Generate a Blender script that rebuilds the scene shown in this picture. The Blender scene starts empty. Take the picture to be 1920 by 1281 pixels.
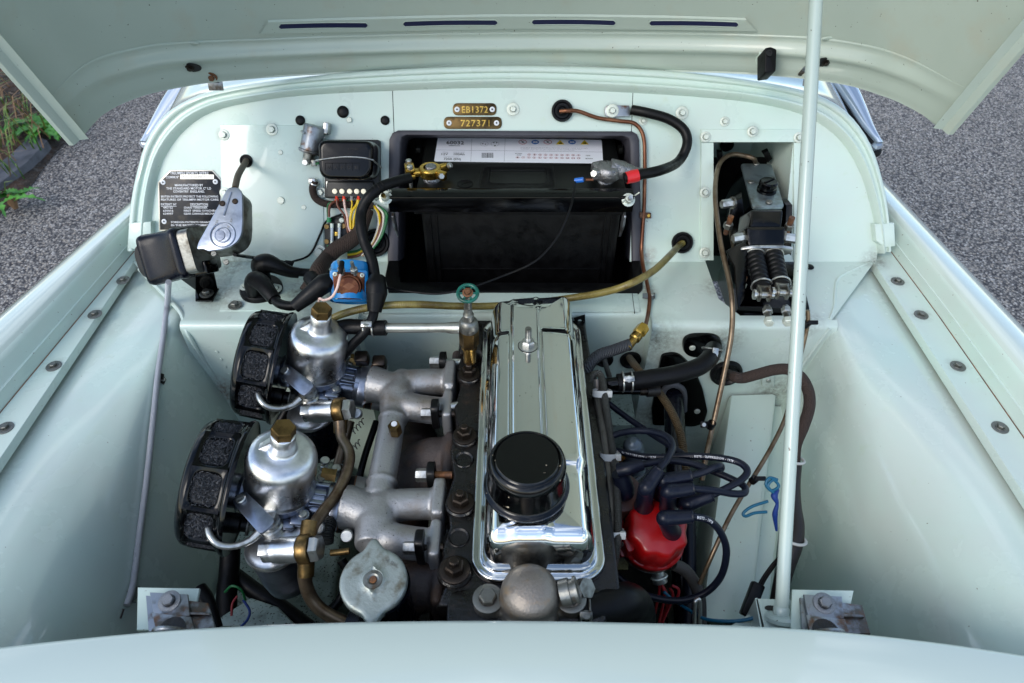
import bpy, bmesh, math, random
from math import sin, cos, pi, radians, sqrt, atan2
from mathutils import Vector as V, Matrix, noise
from mathutils.geometry import tessellate_polygon
random.seed(7)
S = bpy.context.scene
COL = S.collection
# ------------------------------------------------------------------ camera
PITCH = radians(43.0); CAMZ = 0.686; FOC = 1280.0
cam = bpy.data.cameras.new('camera'); camo = bpy.data.objects.new('camera', cam); COL.objects.link(camo)
cam.sensor_width = 36; cam.lens = 24.0; cam.clip_start = 0.02; cam.clip_end = 500
camo.location = (0, 0, CAMZ); camo.rotation_euler = (radians(90) - PITCH, 0, 0)
cam.dof.use_dof = True; cam.dof.focus_distance = 0.98; cam.dof.aperture_fstop = 9
S.camera = camo
# ------------------------------------------------------------------ sky and sun
SUN_EL, SUN_AZ = radians(37), radians(222)     # azimuth measured clockwise from +Y
w = bpy.data.worlds.new('World'); S.world = w; w.use_nodes = True
nt = w.node_tree; bg = nt.nodes['Background']
sky = nt.nodes.new('ShaderNodeTexSky'); sky.sky_type = 'NISHITA'; sky.sun_disc = False
sky.sun_elevation = SUN_EL; sky.sun_rotation = SUN_AZ; sky.dust_density = 1.0; sky.air_density = 1.2; sky.ozone_density = 2.0
# broken white cloud mixed into the blue
tc = nt.nodes.new('ShaderNodeTexCoord'); mp = nt.nodes.new('ShaderNodeMapping'); mp.inputs['Scale'].default_value = (1.2, 1.2, 2.6)
nz = nt.nodes.new('ShaderNodeTexNoise'); nz.inputs['Scale'].default_value = 2.2; nz.inputs['Detail'].default_value = 6
cr = nt.nodes.new('ShaderNodeValToRGB'); cr.color_ramp.elements[0].position = 0.50; cr.color_ramp.elements[1].position = 0.80
mx = nt.nodes.new('ShaderNodeMix'); mx.data_type = 'RGBA'; mx.inputs['B'].default_value = (13.5, 14, 14.6, 1)
nt.links.new(tc.outputs['Generated'], mp.inputs[0]); nt.links.new(mp.outputs[0], nz.inputs['Vector']); nt.links.new(nz.outputs['Fac'], cr.inputs[0])
nt.links.new(cr.outputs[0], mx.inputs['Factor']); nt.links.new(sky.outputs[0], mx.inputs['A']); nt.links.new(mx.outputs['Result'], bg.inputs['Color'])
bg.inputs['Strength'].default_value = 0.15
sun = bpy.data.lights.new('sun', 'SUN'); sun.energy = 0.85; sun.angle = radians(24); sun.color = (1, .95, .87)
so = bpy.data.objects.new('sun', sun); COL.objects.link(so)
sd = V((sin(SUN_AZ) * cos(SUN_EL), cos(SUN_AZ) * cos(SUN_EL), sin(SUN_EL)))
so.rotation_euler = (-sd).to_track_quat('-Z', 'Y').to_euler(); so.location = sd * 5
S.view_settings.view_transform = 'Standard'; S.view_settings.look = 'None'; S.view_settings.exposure = 0.74; S.view_settings.gamma = 1
S.cycles.max_bounces = 8; S.cycles.glossy_bounces = 5; S.cycles.diffuse_bounces = 4
S.cycles.use_denoising = True; S.cycles.caustics_reflective = False; S.cycles.caustics_refractive = False; S.cycles.sample_clamp_indirect = 6
# ------------------------------------------------------------------ placing: where a sight line through the photograph meets a plane of the car
FW = V((0, cos(PITCH), -sin(PITCH))); UP = V((0, sin(PITCH), cos(PITCH))); RT = V((1, 0, 0)); C0 = V((0, 0, CAMZ))
def ray(px, py): return FW + RT * ((px - 960) / FOC) + UP * ((640.5 - py) / FOC)
def D(px, py, d): return C0 + ray(px, py) * d
def Z(px, py, z=0.0):
    r = ray(px, py); return C0 + r * ((z - CAMZ) / r.z)
def Y(px, py, y):
    r = ray(px, py); return C0 + r * (y / r.y)
def X(px, py, x):
    r = ray(px, py); return C0 + r * (x / r.x)
LEAN = radians(30); PB = V((0, 0.933, 0)); EU = V((0, sin(LEAN), cos(LEAN))); EN = V((0, -cos(LEAN), sin(LEAN)))
def B(px, py, b=0.0):                # on the leaning bulkhead panel, b metres proud of it
    r = ray(px, py); o = PB + EN * b; return C0 + r * ((o - C0).dot(EN) / r.dot(EN))
def dep(p): return (p - C0).dot(FW)
def m2(p, px): return px * dep(p) / FOC      # size in metres of px photograph pixels at point p
YW = 0.772                           # front wall of the footwells
def W(px, py, o=0.0): return Y(px, py, YW - o)
# ------------------------------------------------------------------ frames and mesh builder
def fr(o, z, x=None):
    z = V(z).normalized(); x = V(x) if x is not None else (V((1, 0, 0)) if abs(z.x) < .9 else V((0, 1, 0)))
    x = (x - z * x.dot(z)).normalized(); y = z.cross(x)
    m = Matrix((x, y, z)).transposed().to_4x4(); m.translation = V(o); return m
def catmull(pts, k=8):
    pts = [V(p) for p in pts]; n = len(pts)
    if n < 3: return [pts[0].lerp(pts[-1], i / k) for i in range(k + 1)]
    out = []
    for i in range(n - 1):
        p0 = pts[i - 1] if i else pts[0] * 2 - pts[1]; p1 = pts[i]; p2 = pts[i + 1]; p3 = pts[i + 2] if i + 2 < n else pts[-1] * 2 - pts[-2]
        for j in range(k):
            t = j / k
            out.append(.5 * ((2 * p1) + (p2 - p0) * t + (2 * p0 - 5 * p1 + 4 * p2 - p3) * t * t + (3 * p1 - p0 - 3 * p2 + p3) * t ** 3))
    out.append(pts[-1]); return out
def resample(pts, n):
    pts = [V(p) for p in pts]; L = [0]
    for a, b in zip(pts, pts[1:]): L.append(L[-1] + (b - a).length)
    out = []; j = 0
    for i in range(n):
        s = L[-1] * i / (n - 1)
        while j < len(L) - 2 and L[j + 1] < s: j += 1
        d = L[j + 1] - L[j]; out.append(pts[j].lerp(pts[j + 1], (s - L[j]) / d if d > 1e-12 else 0))
    return out
class MB:
    def __init__(s): s.v = []; s.f = []; s.uv = {}
    def add(s, vs, fs):
        o = len(s.v); s.v += [V(a) for a in vs]; s.f += [tuple(i + o for i in f) for f in fs]; return s
    def box(s, m, sx, sy, sz, bev=0.0):
        bm = bmesh.new(); bmesh.ops.create_cube(bm, size=1)
        for q in bm.verts: q.co = V((q.co.x * sx, q.co.y * sy, q.co.z * sz))
        if bev > 0: bmesh.ops.bevel(bm, geom=bm.edges[:], offset=bev, segments=2, profile=.5, affect='EDGES')
        bm.verts.index_update(); s.add([m @ q.co for q in bm.verts], [[q.index for q in f.verts] for f in bm.faces]); bm.free(); return s
    def tube(s, pts, r, n=12, caps=True, k=6, smooth=True):
        pts = catmull(pts, k) if smooth and len(pts) > 2 else [V(p) for p in pts]
        N = len(pts); R = r if callable(r) else (lambda t: r)
        if isinstance(r, (list, tuple)):
            def R(t, r=r):
                x = t * (len(r) - 1); i = min(int(x), len(r) - 2); return r[i] + (r[i + 1] - r[i]) * (x - i)
        t0 = (pts[1] - pts[0]).normalized(); ref = V((0, 0, 1)) if abs(t0.z) < .9 else V((1, 0, 0))
        nrm = (ref - t0 * ref.dot(t0)).normalized(); o = len(s.v); L = 0; us = []
        for i, p in enumerate(pts):
            t = ((pts[min(i + 1, N - 1)] - pts[max(i - 1, 0)])).normalized()
            nrm = (nrm - t * nrm.dot(t)).normalized(); bn = t.cross(nrm)
            if i: L += (p - pts[i - 1]).length
            rr = R(i / (N - 1)); us.append(L)
            for j in range(n):
                a = 2 * pi * j / n; s.v.append(p + nrm * (cos(a) * rr) + bn * (sin(a) * rr))
        for i in range(N - 1):
            for j in range(n):
                a, b = o + i * n + j, o + i * n + (j + 1) % n
                s.uv[len(s.f)] = ((j / n, us[i]), ((j + 1) / n, us[i]), ((j + 1) / n, us[i + 1]), (j / n, us[i + 1]))
                s.f.append((a, b, b + n, a + n))
        if caps: s.f.append(tuple(o + j for j in reversed(range(n)))); s.f.append(tuple(o + (N - 1) * n + j for j in range(n)))
        return s
    def lathe(s, m, prof, n=32, a0=0.0, hexr=None):
        o = len(s.v); rows = []
        for (r, h) in prof:
            if r < 1e-6: rows.append([len(s.v)]); s.v.append(m @ V((0, 0, h)))
            else:
                rows.append(list(range(len(s.v), len(s.v) + n)))
                for j in range(n):
                    a = a0 + 2 * pi * j / n; s.v.append(m @ V((cos(a) * r, sin(a) * r, h)))
        for A, C in zip(rows, rows[1:]):
            if len(A) == 1 and len(C) == 1: continue
            for j in range(n):
                k = (j + 1) % n
                if len(A) == 1: s.f.append((A[0], C[k], C[j])[::-1] if False else (A[0], C[j], C[k]))
                elif len(C) == 1: s.f.append((A[j], A[k], C[0]))
                else: s.f.append((A[j], A[k], C[k], C[j]))
        return s
    def ext(s, pts, e, bev=0.0, back=True):      # prism: face outline pts, swept by e; the outline's edge is bevelled
        pts = [V(p) for p in pts]; e = V(e); n = len(pts)
        nm = sum(((pts[i]).cross(pts[(i + 1) % n]) for i in range(n)), V()).normalized()
        if nm.dot(e) > 0: pts.reverse(); nm = -nm
        rings = []
        if bev > 0:
            ins = []
            for i in range(n):
                a = (pts[i] - pts[i - 1]).normalized(); b = (pts[(i + 1) % n] - pts[i]).normalized()
                na = nm.cross(a); nb = nm.cross(b); q = (na + nb); l = q.length
                q = q / l if l > 1e-6 else na
                ins.append(pts[i] + q * (bev / max(.35, q.dot(na))))
            eu = e.normalized(); rings.append(ins); rings.append([pts[i].lerp(ins[i], .3) + eu * bev * .3 for i in range(n)]); rings.append([p + eu * bev for p in pts])
        else: rings.append(pts)
        rings.append([p + e for p in pts]); o = len(s.v)
        for r in rings: s.v += r
        tess = tessellate_polygon([rings[0]])
        for t in tess:
            a, b, c = (rings[0][i] for i in t)
            s.f.append(tuple(o + i for i in (t if (b - a).cross(c - a).dot(nm) > 0 else t[::-1])))
            if back: s.f.append(tuple(o + (len(rings) - 1) * n + i for i in (t[::-1] if (b - a).cross(c - a).dot(nm) > 0 else t)))
        for k in range(len(rings) - 1):
            for i in range(n):
                j = (i + 1) % n; s.f.append((o + k * n + i, o + (k + 1) * n + i, o + (k + 1) * n + j, o + k * n + j))
        return s
    def grid(s, rows, flip=False, closeu=False):
        o = len(s.v); n = len(rows[0])
        for r in rows: s.v += [V(p) for p in r]
        for i in range(len(rows) - 1):
            for j in range(n if closeu else n - 1):
                a, b = o + i * n + j, o + i * n + (j + 1) % n
                f = (a, b, b + n, a + n); s.f.append(f[::-1] if flip else f)
        return s
    def fill(s, loops, want=None):               # flat face with holes
        fl = [p for l in loops for p in l]; o = len(s.v); s.v += [V(p) for p in fl]
        for t in tessellate_polygon(loops):
            a, b, c = (fl[i] for i in t); nm = (b - a).cross(c - a)
            if want is not None and nm.dot(V(want)) < 0: t = t[::-1]
            s.f.append(tuple(o + i for i in t))
        return s
    def torus(s, m, R, r, n=32, k=10, a0=0, a1=2 * pi):
        full = abs(a1 - a0 - 2 * pi) < 1e-6
        pts = [m @ V((cos(a0 + (a1 - a0) * i / n) * R, sin(a0 + (a1 - a0) * i / n) * R, 0)) for i in range(n + (0 if full else 1))]
        if not full: return s.tube(pts, r, k, smooth=False)
        rows = []
        c = m.translation; zz = (m.to_3x3() @ V((0, 0, 1))).normalized()
        for p in pts:
            d = (p - c).normalized(); rows.append([p + d * cos(2 * pi * j / k) * r + zz * sin(2 * pi * j / k) * r for j in range(k)])
        rows.append(rows[0]); return s.grid(rows, closeu=True, flip=True)
    def mesh(s, name, ang=38):
        me = bpy.data.meshes.new(name); me.from_pydata([tuple(p) for p in s.v], [], s.f)
        if s.uv:
            ul = me.uv_layers.new(name='uv')
            for fi, p in enumerate(me.polygons):
                q = s.uv.get(fi)
                if q:
                    for li, c in zip(p.loop_indices, q): ul.data[li].uv = c
        me.validate(); me.shade_smooth(); me.set_sharp_from_angle(angle=radians(ang)); return me
def roundpoly(pts, r, k=4):
    out = []; n = len(pts); pts = [V(p) for p in pts]; rr = r if isinstance(r, (list, tuple)) else [r] * n
    for i in range(n):
        p = pts[i]; a = pts[i - 1] - p; b = pts[(i + 1) % n] - p; q = min(rr[i], a.length * .45, b.length * .45)
        if q <= 0: out.append(p); continue
        A = p + a.normalized() * q; C = p + b.normalized() * q
        for j in range(k + 1):
            t = j / k; out.append(A.lerp(p, t).lerp(p.lerp(C, t), t))
    return out
# ------------------------------------------------------------------ objects
ORG = {}
def thing(name, label, cat, at, group=None):
    o = bpy.data.objects.new(name, None); COL.objects.link(o); o.location = V(at); o.empty_display_size = .01
    o['label'] = label; o['category'] = cat
    if group: o['group'] = group
    ORG[o.name] = V(at); return o
def origin_of(o): return ORG.get(o.name, V((0, 0, 0)))
def part(parent, name, mb, mat, label=None, m=None, kind=None, ang=38):
    """mb: a builder in world space, or a shared mesh placed by matrix m"""
    og = origin_of(parent) if parent else V((0, 0, 0))
    if isinstance(mb, MB):
        for i in range(len(mb.v)): mb.v[i] = mb.v[i] - og
        me = mb.mesh(name, ang); m = None
    else: me = mb
    o = bpy.data.objects.new(name, me); COL.objects.link(o)
    if not me.materials: me.materials.append(mat)
    if parent:
        o.parent = parent; ORG[o.name] = og
    if m is not None: o.matrix_local = Matrix.Translation(-og) @ m; ORG[o.name] = og; o['_m'] = 1; del o['_m']
    if label: o['label'] = label
    if kind: o['kind'] = kind
    return o
def solo(name, mb, mat, label, cat, group=None, ang=38):
    lo = V((min(p.x for p in mb.v), min(p.y for p in mb.v), min(p.z for p in mb.v))); hi = V((max(p.x for p in mb.v), max(p.y for p in mb.v), max(p.z for p in mb.v)))
    at = (lo + hi) / 2; at.z = lo.z
    mb.v = [p - at for p in mb.v]; o = bpy.data.objects.new(name, mb.mesh(name, ang)); COL.objects.link(o); o.location = at; o.data.materials.append(mat)
    o['label'] = label; o['category'] = cat; ORG[o.name] = at
    if group: o['group'] = group
    return o
def setting(name, mb, mat, kind='structure'):
    o = bpy.data.objects.new(name, mb.mesh(name)); COL.objects.link(o); o.data.materials.append(mat); o['kind'] = kind; return o
def text(s, o, ex, ey, width, height, spacing=1.0, lift=V((0, 0, 0)), curve=None):
    """flat lettering: lower left corner at o, stretched to width x height along ex, ey"""
    cu = bpy.data.curves.new('t', 'FONT'); cu.body = s; cu.resolution_u = 2; cu.space_character = spacing; cu.offset = .012
    ob = bpy.data.objects.new('t', cu); me = bpy.data.meshes.new_from_object(ob)
    vs = [q.co.copy() for q in me.vertices]; fs = [tuple(p.vertices) for p in me.polygons]
    bpy.data.objects.remove(ob); bpy.data.curves.remove(cu); bpy.data.meshes.remove(me)
    x0 = min(q.x for q in vs); x1 = max(q.x for q in vs); sx = width / (x1 - x0); sy = height / .73
    if curve: out = [curve((q.x - x0) * sx, q.y * sy) for q in vs]
    else: out = [V(o) + V(ex) * ((q.x - x0) * sx) + V(ey) * (q.y * sy) + lift for q in vs]
    mb = MB(); mb.add(out, fs); return mb
# ------------------------------------------------------------------ materials
def lin(h):
    h = h.lstrip('#'); c = [int(h[i:i + 2], 16) / 255 for i in (0, 2, 4)]
    return tuple(x / 12.92 if x <= .04045 else ((x + .055) / 1.055) ** 2.4 for x in c) + (1,)
def M(name, base, met=0.0, rough=.5, coat=0.0, bump=None, var=None, rv=None, specks=None, uvwave=None, spec=.5, stains=None, sheen=0):
    """var=(scale, low, high, colour): noise mix; bump=(scale, strength, distance); specks=(scale, threshold, colour); uvwave=(per metre, strength)"""
    m = bpy.data.materials.new(name); m.use_nodes = True; t = m.node_tree; N = t.nodes; Lk = t.links; b = N['Principled BSDF']
    base = lin(base) if isinstance(base, str) else tuple(base) + (1,) * (4 - len(base))
    b.inputs['Metallic'].default_value = met; b.inputs['Roughness'].default_value = rough; b.inputs['Coat Weight'].default_value = coat; b.inputs['Coat Roughness'].default_value = .04
    b.inputs['Specular IOR Level'].default_value = spec; b.inputs['Base Color'].default_value = base
    tc = N.new('ShaderNodeTexCoord').outputs['Object']; col = None
    def noi(sc, det=4, ro=.6):
        n = N.new('ShaderNodeTexNoise'); n.inputs['Scale'].default_value = sc; n.inputs['Detail'].default_value = det; n.inputs['Roughness'].default_value = ro; Lk.new(tc, n.inputs['Vector']); return n.outputs['Fac']
    def ramp(src, lo, hi):
        r = N.new('ShaderNodeMapRange'); r.inputs['From Min'].default_value = lo; r.inputs['From Max'].default_value = hi; r.clamp = True; Lk.new(src, r.inputs['Value']); return r.outputs['Result']
    def mix(f, a, c):
        x = N.new('ShaderNodeMix'); x.data_type = 'RGBA'; Lk.new(f, x.inputs['Factor'])
        if a is None: x.inputs['A'].default_value = base
        else: Lk.new(a, x.inputs['A'])
        x.inputs['B'].default_value = lin(c) if isinstance(c, str) else tuple(c) + (1,) * (4 - len(c)); return x.outputs['Result']
    for v in ([var] if var and not isinstance(var, list) else (var or [])):
        col = mix(ramp(noi(v[0], 5), v[1], v[2]), col, v[3])
    for v in ([specks] if specks and not isinstance(specks, list) else (specks or [])):
        col = mix(ramp(noi(v[0], 2, .5), v[1], v[1] + .03), col, v[2])
    for (cx, cy, cz, rad, cc, amt) in (stains or []):
        g = N.new('ShaderNodeNewGeometry'); d = N.new('ShaderNodeVectorMath'); d.operation = 'DISTANCE'; Lk.new(g.outputs['Position'], d.inputs[0]); d.inputs[1].default_value = (cx, cy, cz)
        f = ramp(d.outputs['Value'], rad, rad * .15); nn = ramp(noi(110, 6, .75), .35, .62)
        mu = N.new('ShaderNodeMath'); mu.operation = 'MULTIPLY'; Lk.new(f, mu.inputs[0]); Lk.new(nn, mu.inputs[1])
        m3 = N.new('ShaderNodeMath'); m3.operation = 'MULTIPLY'; Lk.new(mu.outputs[0], m3.inputs[0]); m3.inputs[1].default_value = amt; col = mix(m3.outputs[0], col, cc)
    if col is not None: Lk.new(col, b.inputs['Base Color'])
    if rv: 
        r = N.new('ShaderNodeMapRange'); r.inputs['To Min'].default_value = rv[1]; r.inputs['To Max'].default_value = rv[2]; r.inputs['From Min'].default_value = .35; r.inputs['From Max'].default_value = .65
        Lk.new(noi(rv[0], 4), r.inputs['Value']); Lk.new(r.outputs['Result'], b.inputs['Roughness'])
    h = None
    if bump:
        bn = N.new('ShaderNodeBump'); bn.inputs['Strength'].default_value = bump[1]; bn.inputs['Distance'].default_value = bump[2]; Lk.new(noi(bump[0], 3), bn.inputs['Height']); h = bn
        Lk.new(bn.outputs['Normal'], b.inputs['Normal'])
    if uvwave:
        uv = N.new('ShaderNodeTexCoord').outputs['UV']; wv = N.new('ShaderNodeTexWave'); wv.bands_direction = 'Y' if len(uvwave) < 4 else 'DIAGONAL'
        mpn = N.new('ShaderNodeMapping'); mpn.inputs['Scale'].default_value = (uvwave[3] * .12 if len(uvwave) > 3 else 1, uvwave[0] * .12, 1); Lk.new(uv, mpn.inputs[0]); Lk.new(mpn.outputs[0], wv.inputs['Vector']); wv.inputs['Scale'].default_value = 1
        b2 = N.new('ShaderNodeBump'); b2.inputs['Strength'].default_value = uvwave[1]; b2.inputs['Distance'].default_value = uvwave[2]; Lk.new(wv.outputs['Fac'], b2.inputs['Height'])
        if h: Lk.new(h.outputs['Normal'], b2.inputs['Normal'])
        Lk.new(b2.outputs['Normal'], b.inputs['Normal'])
    return m
P_ = (0.53, 0.605, 0.55)
def paintmat(name, coat=.6, stains=None, rough=.32, sp=.765):
    return M(name, P_, rough=rough, coat=coat, var=[(6, .35, .75, (0.52, 0.665, 0.585)), (45, .62, .8, (0.50, 0.60, 0.50))], specks=[(260, sp, '#5c4a33')], bump=(7, .12, .010), rv=(13, rough - .1, rough + .06), stains=stains)
dirt = '#4a3d2b'; rust = '#6b3c1e'
def st(p, r, c=dirt, a=.7): return (p.x, p.y, p.z, r, c, a)
PAINT = paintmat('paint_duck_egg_green', 1, [], rough=.26)
PAINTB = paintmat('paint_bay', .35, [st(Z(430, 500), .05), st(Z(410, 552), .045), st(Z(595, 560), .05), st(Z(620, 500), .03), st(Z(690, 600), .03), st(Z(1215, 545), .02, rust), st(B(1215, 480), .02, rust),
    st(W(1235, 640), .05), st(W(430, 735), .05, rust, .8), st(W(1360, 640), .04), st(W(1200, 700), .05), st(W(1450, 735), .05), st(W(1530, 760), .05, dirt, 1), st(Z(1640, 490), .03), st(W(1230, 780), .06), st(Z(1345, 540), .03), st(Z(1515, 600), .03), st(Z(560, 545), .04)] + [st(B(x, y), .016, dirt, .6) for x, y in ((510, 243), (420, 253), (962, 205), (1279, 212), (1411, 247), (1322, 361), (1321, 474), (600, 471), (1149, 208))] + [st(Z(x, y), .020, dirt, .55) for x, y in ((231, 526), (178, 590), (101, 687), (1683, 528), (1727, 591), (1796, 687), (441, 573))], rough=.35)
PAINTD = paintmat('paint_grimy', .25, [], rough=.42, sp=.73)
PAINTD2 = M('paint_grimy_low_shaded', (0.28, 0.35, 0.30), rough=.45, coat=.2, var=[(14, .5, .8, '#4f5340'), (60, .58, .8, '#3c3a2c')], specks=[(300, .62, '#2a241a')], bump=(60, .1, .002))  # base darkened to carry low-bay shade; brown patches and specks are grime
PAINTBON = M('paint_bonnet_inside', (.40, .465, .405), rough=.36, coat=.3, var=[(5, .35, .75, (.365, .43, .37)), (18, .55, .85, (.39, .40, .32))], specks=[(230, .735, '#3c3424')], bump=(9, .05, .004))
PAINTGL = M('paint_gloss_outside', P_, rough=.18, coat=1.0)
BLK = M('black_gloss_enamel', '#020203', rough=.13, coat=0, spec=.24, rv=(30, .08, .2))
BLKW = M('black_enamel_chipped', '#020203', rough=.14, coat=0, spec=.4, specks=[(150, .72, '#b0a48e')])
BLKS = M('black_satin', '#050506', rough=.34, spec=.25, bump=(300, .15, .001), rv=(60, .3, .5))
PLA = M('black_plastic', '#0d0f0d', rough=.42, spec=.4, bump=(500, .1, .0006))
PLAG = M('grey_plastic_tray', '#3d3c44', rough=.5, bump=(420, .3, .001), var=(16, .4, .7, '#2c2b31'))
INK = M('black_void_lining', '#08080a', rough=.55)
RUB = M('rubber_black', '#070709', rough=.42, spec=.2, bump=(220, .15, .001), rv=(50, .35, .55))
RUBL = M('lead_rubber', '#0e1220', rough=.36, spec=.28, bump=(240, .1, .0008))
CHR = M('chrome', (.66, .67, .66), met=1, rough=.05, rv=(24, .02, .11), specks=[(300, .74, '#3a3a36')], var=(60, .62, .85, (.62, .62, .6)))
ALU = M('polished_aluminium', '#dcdee0', met=1, rough=.32, rv=(22, .24, .40), bump=(90, .05, .0006), var=(30, .45, .75, '#9b9da0'))
ALC = M('cast_aluminium', '#a3a3a3', met=.7, rough=.45, bump=(380, .5, .0012), var=[(26, .52, .8, '#7c7874'), (11, .58, .75, '#857868')], specks=[(420, .70, '#37322d')])
ALS = M('satin_metal_cover', '#8d94a2', met=.9, rough=.3, bump=(260, .2, .0008), var=(36, .5, .7, '#6f7580'))
ALW = M('wiper_cover_metal', '#b3b9c4', met=.85, rough=.33, bump=(260, .2, .0008), var=(36, .5, .7, '#8d939e'))
ZNC = M('zinc_plate', '#b9bab6', met=.9, rough=.3, bump=(240, .25, .0008), var=(70, .5, .7, '#77756f'))
ZNR = M('dull_zinc', '#83847f', met=.85, rough=.38, bump=(260, .3, .001), var=[(60, .45, .65, '#55524b'), (40, .6, .75, '#6d5136')])
NUT = M('silver_paint_bolt', '#cfd6ca', met=.35, rough=.38, bump=(500, .4, .0008), var=(200, .5, .7, '#8f8f88'))
BRS = M('brass', '#a8884a', met=1, rough=.27, var=(50, .45, .7, '#6d5228'), bump=(200, .15, .001))
BRZ = M('old_brass', '#7d653e', met=.9, rough=.36, var=(60, .45, .65, '#4c3d26'), bump=(240, .2, .001))
GLD = M('gold_passivated', '#c8a24e', met=1, rough=.26, bump=(160, .35, .0015), var=(60, .5, .7, '#8a6b2c'))
COP = M('copper_pipe', '#6f4530', met=.7, rough=.36, var=(40, .45, .7, '#8f6348'), bump=(200, .2, .0008))
PIP = M('steel_pipe_brown', '#7a6a57', met=.75, rough=.36, var=(50, .45, .7, '#54402e'), bump=(200, .2, .0008))
IRN = M('oily_black_iron', '#0e0c0b', met=.1, rough=.28, bump=(150, .5, .002), rv=(40, .18, .5), var=(70, .55, .75, '#2c211a'))
IRN2 = M('dark_steel_nut', '#3b332c', met=.8, rough=.32, var=(60, .45, .65, '#1b1714'), bump=(200, .3, .001))
EXH = M('exhaust_iron', '#4a4240', met=.3, rough=.6, bump=(320, .6, .0016), var=(22, .5, .7, '#5b4638'))
RST = M('rusty_steel', '#5c4233', met=.4, rough=.55, bump=(260, .5, .0012), var=(60, .4, .6, '#8a5a35'))
LEADM = M('lead_grey', '#8a8a8c', met=.85, rough=.34, bump=(140, .8, .003), rv=(80, .22, .5))
REDB = M('red_distributor_plastic', '#98080c', rough=.36, var=(40, .5, .8, '#7c0d10'), coat=.15, bump=(300, .1, .0006))
RED = M('red_sleeve', '#c41f25', rough=.35, bump=(200, .2, .001)); ORR = M('orange_red_crimp', '#d8381d', rough=.4)
BLU = M('blue_enamel', '#1478b8', rough=.3, coat=.4); BLUC = M('blue_crimp', '#1a62b8', rough=.35)
GRN = M('green_crimp', '#178048', rough=.4); GRNH = M('green_handwheel', '#0f5d50', rough=.36, var=(60, .5, .7, '#08352c'))
YEL = M('yellow_wire', '#d8b61c', rough=.4); BRO = M('brown_wire', '#6a3a26', rough=.4); WHT = M('white_wire', '#d6d0c4', rough=.4); GWI = M('green_wire', '#136032', rough=.4)
REDW = M('red_wire', '#8c161c', rough=.4); TUR = M('turquoise_wire', '#0b5672', rough=.4); BLW = M('blue_string', '#0c3176', rough=.6)
PNK = M('pink_white_wire', '#d6b7ac', rough=.4); GRY = M('grey_crimp', '#8a8a8a', rough=.4)
HOY = M('translucent_yellow_hose', '#7d713d', rough=.3, var=(50, .42, .62, '#5e4f27'), bump=(80, .1, .001), uvwave=(900, .3, .0006))
LOOM = M('cloth_loom', '#33261f', rough=.85, bump=(700, .8, .002), uvwave=(1400, .5, .001, 60))
BRAID = M('braided_hose', '#3e4044', rough=.5, bump=(300, .2, .001), uvwave=(1300, .9, .002, 40), met=.2)
SPR = M('spiral_conduit', '#c6c8cf', met=.3, rough=.38, uvwave=(1500, 1, .0012))
SPRB = M('spiral_conduit_dull', '#5f5e5a', met=.6, rough=.45, uvwave=(1200, 1.0, .003))
SPRT = M('tan_spiral_sleeve', '#5c4c33', rough=.55, uvwave=(1000, .9, .003))
HTR = M('steel_tube_painted', '#b4b5ae', met=.8, rough=.28, bump=(100, .2, .0008), var=(40, .5, .7, '#8d8c83'))
MESH = M('filter_gauze', '#46484d', met=.4, rough=.55)
BRD = M('stamped_bronze', '#5c4a2c', met=.85, rough=.42, var=(60, .45, .65, '#3a2e1b'), bump=(240, .2, .001))
BLKG = M('black_gloss_casting', '#030304', rough=.2, coat=0, spec=.3, bump=(60, .2, .003))
LAB = M('white_label', '#eceef4', rough=.3); PRT = M('print_black', '#101010', rough=.4); PRTG = M('print_grey', '#8f9196', rough=.4); PRTB = M('print_blue', '#1466b4', rough=.4); PRTY = M('print_yellow', '#e4c514', rough=.4); PRTR = M('print_red', '#a3565c', rough=.4); PRTW = M('print_white', '#d8dade', rough=.4)
IDP = M('id_plate_black', '#17181c', met=.5, rough=.35, var=[(60, .5, .7, '#3b362f')]); IDA = M('id_plate_metal', '#bdbab0', met=.7, rough=.35)
SOL = M('copper_plate_brown', '#5b3323', met=.8, rough=.3, var=(60, .45, .65, '#8a5b3b'))
NAVY = M('wiper_body_enamel', '#090c16', rough=.26, coat=0, spec=.26, rv=(50, .18, .35)); DBR = M('brown_bakelite', '#2b2624', rough=.42, bump=(200, .2, .001))
ROD = M('rod_paint', (0.40, 0.48, 0.44), rough=.3, coat=.5, specks=[(150, .72, '#4a4038')]); TIE = M('nylon_tie', '#b9bab6', rough=.4)
SLOT = M('vent_dark', '#1d2140', rough=.35)
STEELB = M('bracket_galvanised', '#8f949a', met=.85, rough=.4, bump=(200, .4, .0012), var=[(40, .48, .62, '#5a554f'), (70, .55, .7, '#6b4b35')])
RADC = M('radiator_cap_grey', '#9aa29d', met=.6, rough=.45, bump=(300, .4, .0012), var=[(50, .5, .68, '#6d6a5c')])
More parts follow.
